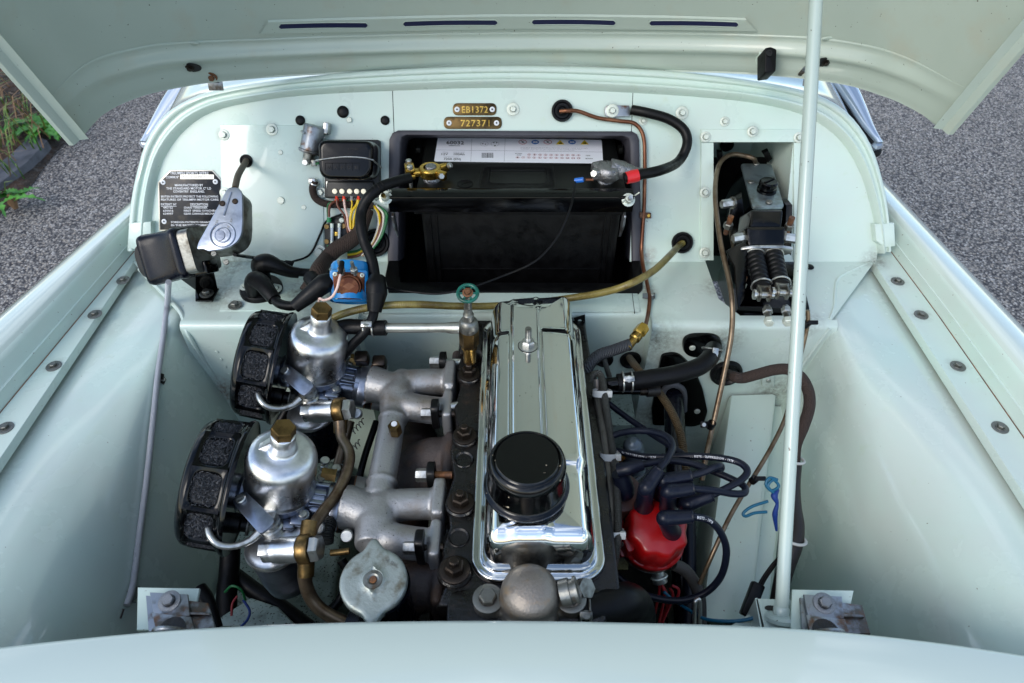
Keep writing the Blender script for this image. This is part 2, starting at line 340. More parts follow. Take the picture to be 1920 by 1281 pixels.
# ------------------------------------------------------------------ shared small hardware, unit radius 1, standing on z=0
def hexbolt_mesh():
    a = MB(); I = Matrix()
    a.lathe(I, [(1.75, 0), (1.75, .22), (1.6, .3), (1.05, .3)], 20); a.lathe(I, [(1.0, .28), (1.0, .95), (.86, 1.12), (0, 1.12)], 6); a.lathe(I, [(.62, 1.1), (.60, 1.14), (0, 1.14)], 12)
    return a.mesh('hex_bolt', 30)
def studnut_mesh():
    a = MB(); I = Matrix()
    a.lathe(I, [(1.7, 0), (1.7, .2), (1.5, .3), (1.0, .3)], 20); a.lathe(I, [(1.12, .28), (1.12, 1.25), (.95, 1.45), (.6, 1.45)], 6); a.lathe(I, [(.55, 1.4), (.55, 2.1), (.42, 2.25), (0, 2.25)], 14)
    return a.mesh('stud_nut', 30)
def slotscrew_mesh():
    a = MB(); I = Matrix(); n = 20
    a.lathe(I, [(1, 0), (1, .25), (.86, .45), (0, .5)], n); a.box(Matrix.Translation((0, 0, .5)), 1.5, .2, .04)
    return a.mesh('slot_screw', 30)
def washered_mesh():
    a = MB(); I = Matrix(); a.lathe(I, [(2.0, 0), (2.0, .18), (1.85, .26), (1.25, .26)], 24); a.lathe(I, [(1.25, .26), (1.2, .42), (1.0, .42)], 20); a.lathe(I, [(.95, .3), (.95, .95), (.8, 1.1), (0, 1.1)], 6)
    return a.mesh('washered_bolt', 30)
def plainhex_mesh():
    a = MB(); I = Matrix(); a.lathe(I, [(1.0, -.1), (1.0, .95), (.86, 1.12), (0, 1.12)], 6); a.lathe(I, [(.5, 1.1), (.48, 1.2), (0, 1.2)], 12)
    return a.mesh('plain_hex', 30)
HB, SN, SS, WB, PH = hexbolt_mesh(), studnut_mesh(), slotscrew_mesh(), washered_mesh(), plainhex_mesh()
_mc = {}
def hw(parent, kind, p, z, r, mat, name=None, label=None, rot=None):
    base = {'hex': HB, 'nut': SN, 'slot': SS, 'wash': WB, 'plain': PH}[kind]; key = (kind, mat.name)
    if key not in _mc:
        c = base.copy(); c.materials.clear(); c.materials.append(mat); _mc[key] = c
    rot = random.uniform(0, 6) if rot is None else rot
    m = fr(p, z) @ Matrix.Rotation(rot, 4, 'Z') @ Matrix.Scale(r, 4)
    return part(parent, name or {'hex': 'bolt', 'nut': 'stud_nut', 'slot': 'screw', 'wash': 'bolt', 'plain': 'bolt'}[kind], _mc[key], mat, label, m)
def pbox(x0, y0, x1, y1, b0, b1, rnd=0, bev=0.0, mb=None):     # block standing on the bulkhead, its face (x0..x1, y0..y1) at b1
    pts = [B(x0, y0, b1), B(x1, y0, b1), B(x1, y1, b1), B(x0, y1, b1)]
    if rnd: pts = roundpoly(pts, m2(pts[0], rnd), 5)
    return (mb or MB()).ext(pts, EN * (b0 - b1), bev)
def ell(o, ex, ey, n=28, a=0): return [V(o) + V(ex) * cos(a + 2 * pi * i / n) + V(ey) * sin(a + 2 * pi * i / n) for i in range(n)]
def clamp(parent, name, p, ax, r, mat=ZNC, w=.006):              # wire hose clamp: two bands, a screw block and screw
    a = MB(); f = fr(p, ax, V((0, -.5, .8)))
    for s in (-1, 1): a.torus(f @ Matrix.Translation((0, 0, s * w)), r + .0008, .0013, 24, 8)
    a.box(f @ Matrix.Translation((r + .004, 0, 0)), .009, .008, w * 2 + .003, .001); o = part(parent, name, a, mat)
    q = f @ V((r + .006, 0, 0)); hw(o, 'slot', q, (f.to_3x3() @ V((1, -.4, 0))), .005, mat, 'clamp_screw')
    return o
# ================================================================== SETTING
def roadmat():
    m = M('exposed_aggregate_asphalt', '#3e3a40', rough=.75); t = m.node_tree; N = t.nodes; L = t.links; b = N['Principled BSDF']
    tc = N.new('ShaderNodeTexCoord').outputs['Object']; vo = N.new('ShaderNodeTexVoronoi'); vo.inputs['Scale'].default_value = 135; L.new(tc, vo.inputs['Vector'])
    r = N.new('ShaderNodeValToRGB'); e = r.color_ramp.elements; e[0].position = 0; e[0].color = lin('#4a484b'); e[1].position = 1; e[1].color = lin('#c6c0ba')
    for p, c in ((.3, '#77736f'), (.55, '#98938d'), (.75, '#a69a8c'), (.9, '#b8b2ab')): q = e.new(p); q.color = lin(c)
    sp = N.new('ShaderNodeSeparateColor'); L.new(vo.outputs['Color'], sp.inputs[0]); L.new(sp.outputs[0], r.inputs[0])
    mr = N.new('ShaderNodeMapRange'); mr.inputs['From Min'].default_value = .35; mr.inputs['From Max'].default_value = .75; L.new(vo.outputs['Distance'], mr.inputs['Value'])
    x = N.new('ShaderNodeMix'); x.data_type = 'RGBA'; L.new(mr.outputs[0], x.inputs['Factor']); L.new(r.outputs[0], x.inputs['A']); x.inputs['B'].default_value = lin('#2a272b')
    nz = N.new('ShaderNodeTexNoise'); nz.inputs['Scale'].default_value = 1.6; nz.inputs['Detail'].default_value = 5; L.new(tc, nz.inputs['Vector']); m2_ = N.new('ShaderNodeMapRange'); m2_.inputs['To Min'].default_value = .75; m2_.inputs['To Max'].default_value = 1.15; L.new(nz.outputs['Fac'], m2_.inputs['Value'])
    y = N.new('ShaderNodeVectorMath'); y.operation = 'SCALE'; L.new(x.outputs['Result'], y.inputs[0]); L.new(m2_.outputs[0], y.inputs['Scale']); L.new(y.outputs[0], b.inputs['Base Color'])
    bp = N.new('ShaderNodeBump'); bp.invert = True; bp.inputs['Strength'].default_value = .6; bp.inputs['Distance'].default_value = .006; L.new(vo.outputs['Distance'], bp.inputs['Height']); L.new(bp.outputs[0], b.inputs['Normal'])
    return m
GZ = -0.80
g = MB(); g.grid([[V((x, y, GZ)) for x in (-120, 120)] for y in (-120, 120)], flip=True); setting('road', g, roadmat())
# verge at the left edge of the road: a low bank of soil, a dark kerb stone, weeds
SOIL = M('verge_soil', '#2b231c', rough=.95, bump=(30, 1, .03), var=[(8, .4, .6, '#4a3426'), (40, .5, .7, '#55504c')])
edge = [Z(135, 258, GZ), Z(95, 300, GZ), Z(40, 372, GZ), Z(-40, 430, GZ), Z(-160, 520, GZ)]
edge = [Z(420, 60, GZ), Z(260, 150, GZ)] + edge; edge = resample(catmull(edge), 26); rows = []
for i, p in enumerate(edge):
    row = []
    for j in range(14):
        t = j / 13; q = p + V((-1.6, .35, 0)) * t; row.append(V((q.x, q.y, GZ + .004 + .10 * min(1, t * 3) + .07 * noise.noise(q * 3) * min(1, t * 5) + .03 * noise.noise(q * 11) * min(1, t * 6))))
    rows.append(row)
g = MB(); g.grid(rows, flip=True); setting('verge_ground', g, SOIL)
KER = M('kerb_grey', '#5d5f66', rough=.8, bump=(60, .3, .004), var=(12, .4, .7, '#3d3e42'))
kp = [Z(-120, 420, GZ + .03), Z(-20, 345, GZ + .03), Z(38, 300, GZ + .03), Z(75, 262, GZ + .03)]
g = MB(); kf = [a.lerp(b, t) for a, b in zip(kp, kp[1:]) for t in (0, .5)] + [kp[-1]]
g.grid([[p + V((-.05, .03, 0)), p + V((-.045, .03, .015)), p + V((.06, -.04, .015)), p + V((.07, -.05, -.03))] for p in kf]); solo('kerb_stone', g, KER, 'dark grey kerb stone lying along the weedy verge', 'kerb')
LEAF = M('weed_green', '#2f6a1c', rough=.5, var=(30, .45, .65, '#56962f')); LEAF2 = M('grass_green', '#2f5f1f', rough=.6, var=(20, .4, .6, '#6f7a33')); DRY = M('dry_stalk', '#7a5f45', rough=.8)
def leafblade(mb, o, ang, L, wd, lobed=False, lift=.5):
    d = V((cos(ang), sin(ang), 0)); s = V((-sin(ang), cos(ang), 0)); n = 9; row = []
    for i in range(n):
        t = i / (n - 1); c = V(o) + d * (L * t) + V((0, 0, L * lift * (t - 1.1 * t * t)))
        wv = wd * sin(pi * min(1, .12 + t * .88)) * (1.5 if lobed and i % 2 else (.5 if lobed else 1)) * (1 - t * .3)
        row.append([c - s * wv + V((0, 0, wv * .3)), c, c + s * wv + V((0, 0, wv * .3))])
    mb.grid(row)
for k, (px, py, n, L, lab) in enumerate([(85, 235, 22, .19, 'bright green dandelion rosette on the verge beside the bonnet corner'), (18, 370, 10, .12, 'small green weed rosette at the road edge below the kerb stone')]):
    p = Z(px, py, GZ + .06); t = thing('weed_plant', lab, 'weed', p); a = MB()
    for i in range(n): leafblade(a, p + V((random.uniform(-.05, .05), random.uniform(-.05, .05), 0)), random.uniform(0, 6.28), L * random.uniform(.55, 1), L * .13, True, random.uniform(.35, .9))
    part(t, 'rosette_leaves', a, LEAF, kind='stuff'); a = MB(); a.lathe(fr(p - V((0, 0, .05)), (0, 0, 1)), [(.01, 0), (.018, .03), (.006, .06), (0, .06)], 8); part(t, 'root_crown', a, DRY)
a = MB(); b_ = MB()
for i in range(1500):
    q = edge[random.randrange(len(edge))] + V((-1.5, .33, 0)) * (random.random() ** 1.3) + V((random.uniform(-.1, .05), random.uniform(-.15, .15), 0)); q.z = GZ + .07
    h = random.uniform(.05, .2); an = random.uniform(0, 6.28); d = V((cos(an), sin(an), 0)); s = V((-sin(an), cos(an), 0)) * random.uniform(.002, .005)
    tgt = a if random.random() < .55 else b_
    tgt.grid([[q - s, q + s], [q + d * h * .3 + V((0, 0, h * .7)) - s * .8, q + d * h * .3 + V((0, 0, h * .7)) + s * .8], [q + d * h * .9 + V((0, 0, h * .8)), q + d * h * .9 + V((0, 0, h * .8)) + s * .1]])
setting('grass', a, LEAF2, 'stuff'); setting('dry_grass', b_, DRY, 'stuff')
# ================================================================== CAR BODY
body = thing('car_body', 'pale duck egg green sports car body with its engine bay open', 'car', V((0, .6, -.79)))
CX = -.0145
def mx_(x): return 2 * CX - x
# inner wings
def wing_prof(y):
    A = [(-.644, -.020), (-.600, -.026), (-.560, -.045), (-.525, -.085), (-.495, -.15), (-.472, -.24), (-.455, -.34), (-.445, -.46), (-.44, -.60)]
    Bp = [(-.644, -.020), (-.590, -.014), (-.545, -.010), (-.516, -.016), (-.503, -.07), (-.487, -.15), (-.470, -.25), (-.455, -.36), (-.445, -.60)]
    t = max(0, min(1, (y - .45) / .33)); t = t * t * (3 - 2 * t)
    return [(a[0] + (b[0] - a[0]) * t, a[1] + (b[1] - a[1]) * t) for a, b in zip(A, Bp)]
for side in (-1, 1):
    rows = []
    for i in range(40):
        y = .12 + (.93 - .12) * i / 39
        pr = catmull([V((x, 0, z)) for x, z in wing_prof(y)], 5); row = []
        for q in pr:
            x = q.x if side < 0 else mx_(q.x) + .003
            u = .006 * noise.noise(V((x * 4, y * 5, q.z * 4))) if q.z < -.05 else 0
            xx = x + u * side
            if y > .80 and q.z > -.5:      # runs under the shelf corner and closes the pocket
                xx = xx
            row.append(V((xx, y, q.z)))
        rows.append(row)
    a = MB(); a.grid(rows, flip=(side < 0)); part(body, 'inner_wing', a, PAINT)
# rails (wing mounting flanges) with lip, gutter wall and outer wing
def lerp(a, b, t): return a + (b - a) * t
for side in (-1, 1):
    rail, gut, outer = [], [], []
    for i in range(26):
        y = .05 + 1.15 * i / 25
        if side < 0:
            xi = -.636; xg = lerp(-.678, -.648, max(0, min(1.5, (y - .60) / .37))) if y > .6 else -.678 - (.6 - y) * .06; xc = lerp(-.714, -.652, (y - .71) / .30); s = -1
        else:
            xi = .607; xg = .655 - max(0, y - .8) * .03; xc = lerp(.693, .664, (y - .67) / .33); s = 1
        rail.append([V((xi, y, -.012)), V((xi, y, -.003)), V((xi + s * .0016, y, .0)), V((xi + s * .004, y, .0)), V((xg, y, .0)), V((xg + s * .002, y, -.004))])
        wl = (xc - xg)
        gut.append([V((xg, y, -.003)), V((xg + wl * .06, y, .008)), V((xg + wl * .10, y, .017)), V((xg + wl * .16, y, .0175)), V((xg + wl * .22, y, .022)), V((xg + wl * .30, y, .036)), V((xg + wl * .36, y, .040)), V((xg + wl * .42, y, .042))])
        ob = [V((xg + wl * .42, y, .042)), V((xg + wl * .6, y, .048)), V((xc, y, .05)), V((xc + s * .03, y, .042)), V((xc + s * .06, y, .02)), V((xc + s * .085, y, -.03)), V((xc + s * .10, y, -.15)), V((xc + s * .10, y, -.5))]
        outer.append(catmull(ob, 4))
    fl = side < 0
    a = MB(); a.grid(rail[:22], flip=fl); part(body, 'wing_rail', a, PAINTB)
    a = MB(); a.tube([r_[0] + V((s * .004, 0, -.001)) for r_ in rail[:22]], .0022, 6, smooth=False); part(body, 'rail_groove_shade', a, RUB)  # dark tube stands in for the shade in the groove under the lip
    a = MB(); a.tube([g_[0] + V((0, 0, .003)) for g_ in gut], .0008, 6, smooth=False); part(body, 'gutter_crease_line', a, RST)  # thin dark tube drawn along the gutter crease
    a = MB(); a.grid(gut, flip=fl); part(body, 'gutter_wall', a, PAINTD)
    a = MB(); a.grid(outer, flip=fl); part(body, 'outer_wing', a, PAINTGL, ang=60)
# end cheeks of the bulkhead where it meets the rails
for side, q in ((-1, [(240, 418), (283, 415), (283, 452), (262, 470), (240, 466)]), (1, [(1640, 420), (1678, 418), (1680, 462), (1660, 465), (1643, 452)])):
    a = MB(); pts = [B(x, y, .013) for x, y in q]; a.ext(pts, EN * -.016, .003); part(body, 'flange_foot', a, PAINTB)
# rail bolts
rb = [(231, 526), (178, 590), (101, 687), (10, 803), (1683, 528), (1727, 591), (1796, 687), (1875, 802)]
for px, py in rb:
    p = Z(px, py, 0.0); hw(body, 'wash', p, (0, 0, 1), .0052, IRN2 if False else ZNR, 'rail_bolt')
# ---- bulkhead panel
inner_px = [(281, 470), (283, 430), (288, 380), (297, 330), (312, 290), (345, 246), (390, 214), (450, 196), (560, 180), (750, 170), (960, 165), (1180, 174), (1330, 184), (1430, 196), (1510, 218), (1570, 258), (1610, 318), (1633, 390), (1642, 440), (1645, 475)]
outer_px = [(243, 470), (245, 440), (250, 380), (262, 320), (280, 262), (312, 217), (348, 192), (395, 173), (500, 154), (640, 138), (800, 128), (960, 124), (1130, 127), (1280, 136), (1400, 150), (1500, 169), (1560, 193), (1600, 228), (1632, 280), (1655, 360), (1664, 430), (1666, 470)]
inn = resample(catmull([B(*p) for p in inner_px], 8), 90); out_ = resample(catmull([B(*p) for p in outer_px], 8), 90)
hole_b = [B(741, 249), B(1190, 249), B(1196, 489.5), B(732, 489.5)]; hole_m = [B(1337, 267), B(1487, 267), B(1487, 489.5), B(1337, 489.5)]
base_r = B(1640, 490.3); base_l = B(285, 490.3)
def inpoly(l): return l
tops = [p for p in inn if p.z > .002]
# the panel is three sheets with thin seams between them
def panel(x0, x1, holes):
    xs0, xs1 = (B(x0, 330).x if x0 else -9), (B(x1, 330).x if x1 else 9)
    loop = [p for p in tops if xs0 < p.x < xs1]
    def at(x):
        for a_, b_ in zip(tops, tops[1:]):
            if (a_.x - x) * (b_.x - x) <= 0 and abs(a_.x - b_.x) > 1e-9: return a_.lerp(b_, (x - a_.x) / (b_.x - a_.x))
    if x0: q = at(xs0); loop = [q] + loop; L0 = V((xs0, PB.y, 0))
    else: L0 = V((loop[0].x, PB.y, 0))
    if x1: q = at(xs1); loop = loop + [q]; L1 = V((xs1, PB.y, 0))
    else: L1 = V((loop[-1].x, PB.y, 0))
    return loop + [L1, L0]
g = MB(); lb = panel(None, 741.2, 0); g.fill([lb], EN); part(body, 'bulkhead_panel', g, PAINTB)
lc = panel(742.6, 1180.2, 0)
c = MB(); hb0 = V((hole_b[0])); top_c = [p for p in lc[:-2]]
yb = hole_b[0]; xr = B(1180.2, 330).x; xl = B(742.6, 330).x
c.fill([top_c + [PB + V((xr, 0, 0)) + EU * ((hole_b[0] - PB).dot(EU)), PB + V((xl, 0, 0)) + EU * ((hole_b[0] - PB).dot(EU))]], EN); part(body, 'bulkhead_panel', c, PAINTB)
lr = panel(1181.4, None, 0)
xh = hole_b[1].x; h0 = (hole_b[0] - PB).dot(EU)
lr2 = lr[:-1] + [V((xh, PB.y, 0)), PB + V((xh, 0, 0)) + EU * h0, PB + V((lr[0].x, 0, 0)) + EU * h0]
g = MB(); hm = [p for p in hole_m]; hm[2] = V((hole_m[1].x, PB.y, 0)); hm[3] = V((hole_m[0].x, PB.y, 0)); hm[2] = hm[2] + EU * .0005; hm[3] = hm[3] + EU * .0005
# notch for the brake recess open at the foot
i1 = len(lr) - 2
lr3 = lr[:-1] + [V((hole_m[1].x, PB.y, 0)), hole_m[1], hole_m[0], V((hole_m[0].x, PB.y, 0))] + lr2[-3:]
g.fill([lr3], EN); part(body, 'bulkhead_panel', g, PAINTB)
# backing behind seams
for x_ in (742, 1180.8):
    g = MB(); q0 = B(x_, 330); u0, u1 = (B(x_, 172) - PB).dot(EU), (B(x_, 252) - PB).dot(EU); g.ext([PB + V((q0.x + sx, 0, 0)) + EU * uu - EN * .002 for sx, uu in ((-.003, u0), (.003, u0), (.003, u1), (-.003, u1))], EN * -.002); part(body, 'seam_filler', g, INK)
# arch flange round the panel (rain channel)
prof = [(0, 0), (.06, .006), (.16, .016), (.26, .0195), (.34, .0185), (.40, .012), (.50, .009), (.62, .0095), (.66, .010), (.67, .014), (.72, .0165), (.86, .0165), (.96, .013), (1.0, .004), (1.03, -.03)]
g = MB(); rows = []
for a_, b_ in zip(inn, out_):
    row = []
    for t, o in prof:
        q = a_.lerp(b_, t); row.append(q + EN * (o * .75 + .0004 * noise.noise(q * 60)))
    rows.append(row)
g.grid(rows, flip=False); part(body, 'bulkhead_flange', g, PAINTB, ang=50)
# scuttle top behind the flange
rows = []
for q in out_:
    if q.z < .05: continue
    rows.append([q + EN * -.002, q + V((0, .012, -.006)), q + V((0, .05, .0)), q + V((0, .14, .016)), q + V((0, .26, .03)), q + V((0, .6, .05))])
g = MB(); g.grid(rows); part(body, 'scuttle_top', g, PAINTGL, ang=60)
# windscreen stanchions at both ends of the scuttle
STAN = M('stanchion_gloss', (.5, .55, .62), rough=.12, coat=1, met=.5)
for pts, lab in (([(345, 140), (318, 176), (296, 214), (280, 246), (268, 270)], None), ([(1560, 120), (1598, 160), (1618, 200), (1634, 240), (1650, 272)], None)):
    P3 = [D(x, y, 1.30) for x, y in pts]; a = MB()
    cr_ = catmull(P3, 5); side = V((1, 0, 0)) if pts[0][0] < 900 else V((-1, 0, 0)); rows = []
    n = len(cr_)
    for i, p in enumerate(cr_):
        t = i / (n - 1); wd = lerp(.034, .011, t); ring = ell(p + side * wd * .8, side * wd, FW * .02, 16); rows.append(ring)
    a.grid(rows, closeu=True, flip=side.x < 0); a.add([P3[-1] + side * .01], []); a.lathe(fr(P3[-1] + side * .009 - FW * .004, -FW), [(.011, -.01), (.011, .005), (.006, .009), (0, .009)], 16); s_ = part(body, 'windscreen_stanchion', a, STAN)
    a = MB(); a.tube([p + side * (lerp(.062, .02, i / (n - 1))) - FW * .012 for i, p in enumerate(cr_)], .003, 8, smooth=False); part(s_, 'rubber_seal', a, RUB)
    a = MB(); a.lathe(fr(P3[-1] + side * .006 + V((0, 0, -.012)), -FW), [(.013, -.01), (.013, .002), (.006, .006), (0, .006)], 14); part(s_, 'end_cap', a, RUB)
# ---- shelf, with battery well opening and brake opening; lower walls
xl_s = Z(285, 500).x; SH = 0.0
def Zp(l, z=0.0): return [Z(x, y, z) for x, y in l]
yF = YW + .012
YC = .802
shelf_out = [V((-.640, .934, 0)), V((-.500, yF, 0)), V((-.236, yF, 0)), V((-.236, YC + .010, 0)), V((.213, YC + .010, 0)), V((.213, yF, 0)), V((.488, yF, 0)), V((.612, .934, 0))]
batt_open = [V((hole_b[3].x + .001, .934, 0)), V((-.200, .858, 0)), V((.196, .858, 0)), V((hole_b[2].x - .001, .934, 0))]
br_open = [V((hole_m[0].x, .934, 0)), Z(1347, 560), Z(1388, 592), Z(1515, 592), V((hole_m[1].x + .02, .934, 0))]
sh = [shelf_out[0]] + shelf_out[1:]
loop = sh + [br_open[4], br_open[3], br_open[2], br_open[1], br_open[0], batt_open[3], batt_open[2], batt_open[1], batt_open[0]]
g = MB(); g.fill([loop], (0, 0, 1)); part(body, 'bulkhead_shelf', g, PAINTB)
# rounded shelf edge and walls below
def edgewall(x0, x1, yf, zb, name, mat, rnd=.012, n=6):
    rows = []
    for x in [lerp(x0, x1, i / 12) for i in range(13)]:
        row = [V((x, yf + rnd * (1 - sin(a)), -rnd * (1 - cos(a)) )) for a in []]
        row = [V((x, yf + rnd - rnd * sin(pi / 2 * k / n), -rnd + rnd * cos(pi / 2 * k / n))) for k in range(n + 1)]
        row += [V((x, yf + .002 * noise.noise(V((x * 9, z * 9, 0))), z)) for z in (-.06, -.12, -.2, -.3, zb)]
        rows.append(row)
    a = MB(); a.grid(rows, flip=False); return part(body, name, a, mat, ang=60)
edgewall(-.505, -.236, YW, -.62, 'footwell_front', PAINTB); edgewall(.213, .495, YW, -.62, 'footwell_front', PAINTB); edgewall(-.236, .213, YC - .002, -.3, 'recess_wall', PAINTB)
for sd in (0,):
  a = MB(); a.grid([[V((-.236, YW + .006, 0)), V((-.236, YW, -.012)), V((-.236, YW, -.62))], [V((-.236, YC + .01, 0)), V((-.236, YC + .01, -.012)), V((-.236, YC + .01, -.62))]], flip=True); part(body, 'recess_cheek', a, PAINTD); a = MB(); a.grid([[V((.213, YW + .006, 0)), V((.213, YW, -.012)), V((.213, YW, -.62))], [V((.213, YC + .01, 0)), V((.213, YC + .01, -.012)), V((.213, YC + .01, -.62))]]); part(body, 'recess_cheek', a, PAINTD)
# lower gearbox tunnel, dark
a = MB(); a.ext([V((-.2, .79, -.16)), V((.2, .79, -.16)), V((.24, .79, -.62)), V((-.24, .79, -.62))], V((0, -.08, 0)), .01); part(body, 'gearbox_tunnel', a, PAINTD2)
# plates and seams on shelf and panel
def plate(pts, th, name, mat=PAINTB, bev=.0008, par=None, lab=None):
    nm = sum(((pts[i]).cross(pts[(i + 1) % len(pts)]) for i in range(len(pts))), V()).normalized()
    if nm.dot(C0 - pts[0]) < 0: nm = -nm
    a = MB(); a.ext([p + nm * th for p in pts], nm * (-th - .0005), bev); return part(par or body, name, a, mat, lab)
plate([B(414, 234), B(605, 236), B(608, 489), B(418, 489)], .0022, 'access_plate')
plate([Z(446, 499), Z(606, 499), Z(560, 583), Z(412, 584)], .0018, 'floor_plate')
plate([Z(640, 552), Z(1195, 548), Z(1200, 585), Z(640, 588)], .0014, 'cross_plate')
for q in ([Z(552, 580, .001), Z(604, 497, .001)], [Z(682, 588, .001), Z(696, 549, .001)], [Z(1185, 548, .001), Z(1190, 588, .001)]):
    a = MB(); a.tube(q, .0007, 6); part(body, 'panel_seam', a, INK)
# brake recess: frame round the opening, cavity behind, slot through shelf
fw_ = 24
fx0, fx1, fy0 = 1314, 1511, 243
for quad in ([(1314, 243), (1511, 243), (1511, 267), (1314, 267)], [(1314, 268), (1337, 268), (1337, 488), (1312, 488)], [(1487, 268), (1511, 268), (1511, 488), (1487, 488)]):
    plate([B(x, y, .0) for x, y in quad], .0035, 'opening_frame')
a = MB(); hx0, hx1 = hole_m[0].x, hole_m[1].x; zt = hole_m[0].z; yt = hole_m[0].y
bk = 1.20
a.grid([[V((hx0, yt, zt)), V((hx1, yt, zt))], [V((hx0, bk, zt)), V((hx1, bk, zt))]])          # top
a.grid([[V((hx0, bk, zt)), V((hx1, bk, zt))], [V((hx0, bk, -.25)), V((hx1, bk, -.25))]])      # back
for x, fl in ((hx0, False), (hx1, True)):
    a.fill([[V((x, yt, zt)), V((x, bk, zt)), V((x, bk, -.25)), V((x, YW + .01, -.25)), V((x, YW + .01, -.005)), V((x, .933, -.005))]], V((1, 0, 0)) if x == hx0 else V((-1, 0, 0)))
part(body, 'pedal_box_recess', a, PAINTD)
# battery well liner
BW = [-.200, .196]
lab_x0, lab_x1 = hole_b[0].x, hole_b[1].x
def rr(x0, x1, y0, y1, r): return roundpoly([B(x0, y0), B(x1, y0), B(x1, y1), B(x0, y1)], [m2(B(x0, y0), r)] * 2 + [0, 0], 6)
oL = [B(728, 490), B(731, 262), B(737, 250), B(748, 245), B(1184, 247), B(1193, 252), B(1197, 263), B(1203, 490)]
iL = [B(748, 490), B(752, 268), B(755, 258), B(765, 254), B(1166, 256), B(1177, 260), B(1180, 270), B(1184, 490)]
a = MB(); n = len(oL); front = [p + EN * .006 for p in oL]; fi = [p + EN * .006 for p in iL]; back = [p + EN * -.07 for p in iL]
a.grid([oL, [p + EN * .005 for p in oL], [p.lerp(q, .12) for p, q in zip(front, fi)], [p.lerp(q, .88) for p, q in zip(front, fi)], [p + EN * .004 for p in iL], back], flip=True)
liner = part(body, 'battery_box_rim', a, PLAG, ang=50)
a = MB(); zl = .004
ro = [B(728, 490, .006), Z(722, 520, zl), Z(728, 546, zl), Z(1198, 548, zl), Z(1205, 540, zl), B(1203, 490, .006)]
ri = [B(748, 490, .006), Z(749, 515, zl), Z(752, 529, zl), Z(1180, 531, zl), Z(1185, 520, zl), B(1184, 490, .006)]
lo = [p + V((0, 0, -.10)) for p in ri]; loo = [p + V((0, 0, -.006)) for p in ro]
a.grid([loo, ro, [p.lerp(q, .1) + V((0, 0, .001)) for p, q in zip(ro, ri)], [p.lerp(q, .9) + V((0, 0, .001)) for p, q in zip(ro, ri)], ri, lo], flip=True); part(body, 'battery_box_lip', a, BLKS, ang=50)
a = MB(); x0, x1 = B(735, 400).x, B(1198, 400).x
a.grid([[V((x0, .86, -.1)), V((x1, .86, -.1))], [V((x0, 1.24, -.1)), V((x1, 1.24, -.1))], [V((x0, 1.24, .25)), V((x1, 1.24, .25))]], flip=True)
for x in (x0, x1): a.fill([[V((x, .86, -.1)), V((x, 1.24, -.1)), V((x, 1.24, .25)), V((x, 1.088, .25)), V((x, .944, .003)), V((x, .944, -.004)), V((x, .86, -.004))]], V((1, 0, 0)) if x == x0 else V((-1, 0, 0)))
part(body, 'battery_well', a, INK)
# bolts, plugs and grommets on the bulkhead
for px, py, r in [(510, 243, 11), (420, 253, 10), (600, 471, 12), (601, 361, 11), (422, 362, 10), (962, 205, 12), (1206, 227, 8), (1279, 212, 12), (1359, 228, 9), (1411, 247, 10), (1323, 257, 10), (1322, 361, 10), (1321, 474, 10), (1498, 258, 10)]:
    p = B(px, py, .002 if px < 700 else (.0036 if 1310 < px < 1505 and py > 235 else 0)); hw(body, 'wash' if r > 11 else 'hex', p, EN, m2(p, r) / (2.0 if r > 11 else 1.75), NUT, 'bulkhead_bolt')
for px, py, r in [(527, 376, 7), (526, 286, 4.5), (570, 389, 4.5), (655, 225, 5)]:
    p = B(px, py, .002); hw(body, 'slot', p, EN, m2(p, r), NUT, 'panel_screw')
for px, py in [(388, 551), (441, 573)]:
    p = Z(px, py, .004); hw(body, 'hex', p, (0, 0, 1), .006, ZNR, 'shelf_bolt')
def plug(p, nrm, r, name='blanking_plug', h=.35):
    a = MB(); a.lathe(fr(p, nrm), [(r, 0), (r, r * .12), (r * .85, r * .3), (r * .5, r * .42), (0, r * h + r * .1)], 28); return part(body, name, a, RUB)
for px, py, r in [(563, 226, 9), (643, 210, 11), (722, 226, 8.5)]: p = B(px, py, .001); plug(p, EN, m2(p, r))
p = Y(1363, 272, 1.19); plug(p, V((0, -1, 0)), m2(p, 13)); p = Z(1518, 501, .001); plug(p, V((0, 0, 1)), .007)
def grommet(p, nrm, r, hole=.4, name='grommet', rr_=None):
    a = MB(); a.lathe(fr(p, nrm), [(r * 1.0, 0), (r, r * .18), (r * .93, r * .3), (r * .80, r * .30), (r * .68, r * .16), (r * (hole + .1), r * .16), (r * (hole + .05), r * .3), (r * hole, r * .3), (r * hole * .8, r * .02), (0, r * .02)], 32); return part(body, name, a, RUB)
for px, py, r in [(462, 302, 12), (1054, 208, 20), (1279, 455, 20), (705, 455, 26)]: p = B(px, py, .0025); grommet(p, EN, m2(p, r))
for px, py, r in [(1361, 698, 30), (1182, 674, 20), (1133, 674, 17)]: p = W(px, py, .001) if px > 1240 else Y(px, py, YC - .003); grommet(p, V((0, -1, 0)), m2(p, r), .3)
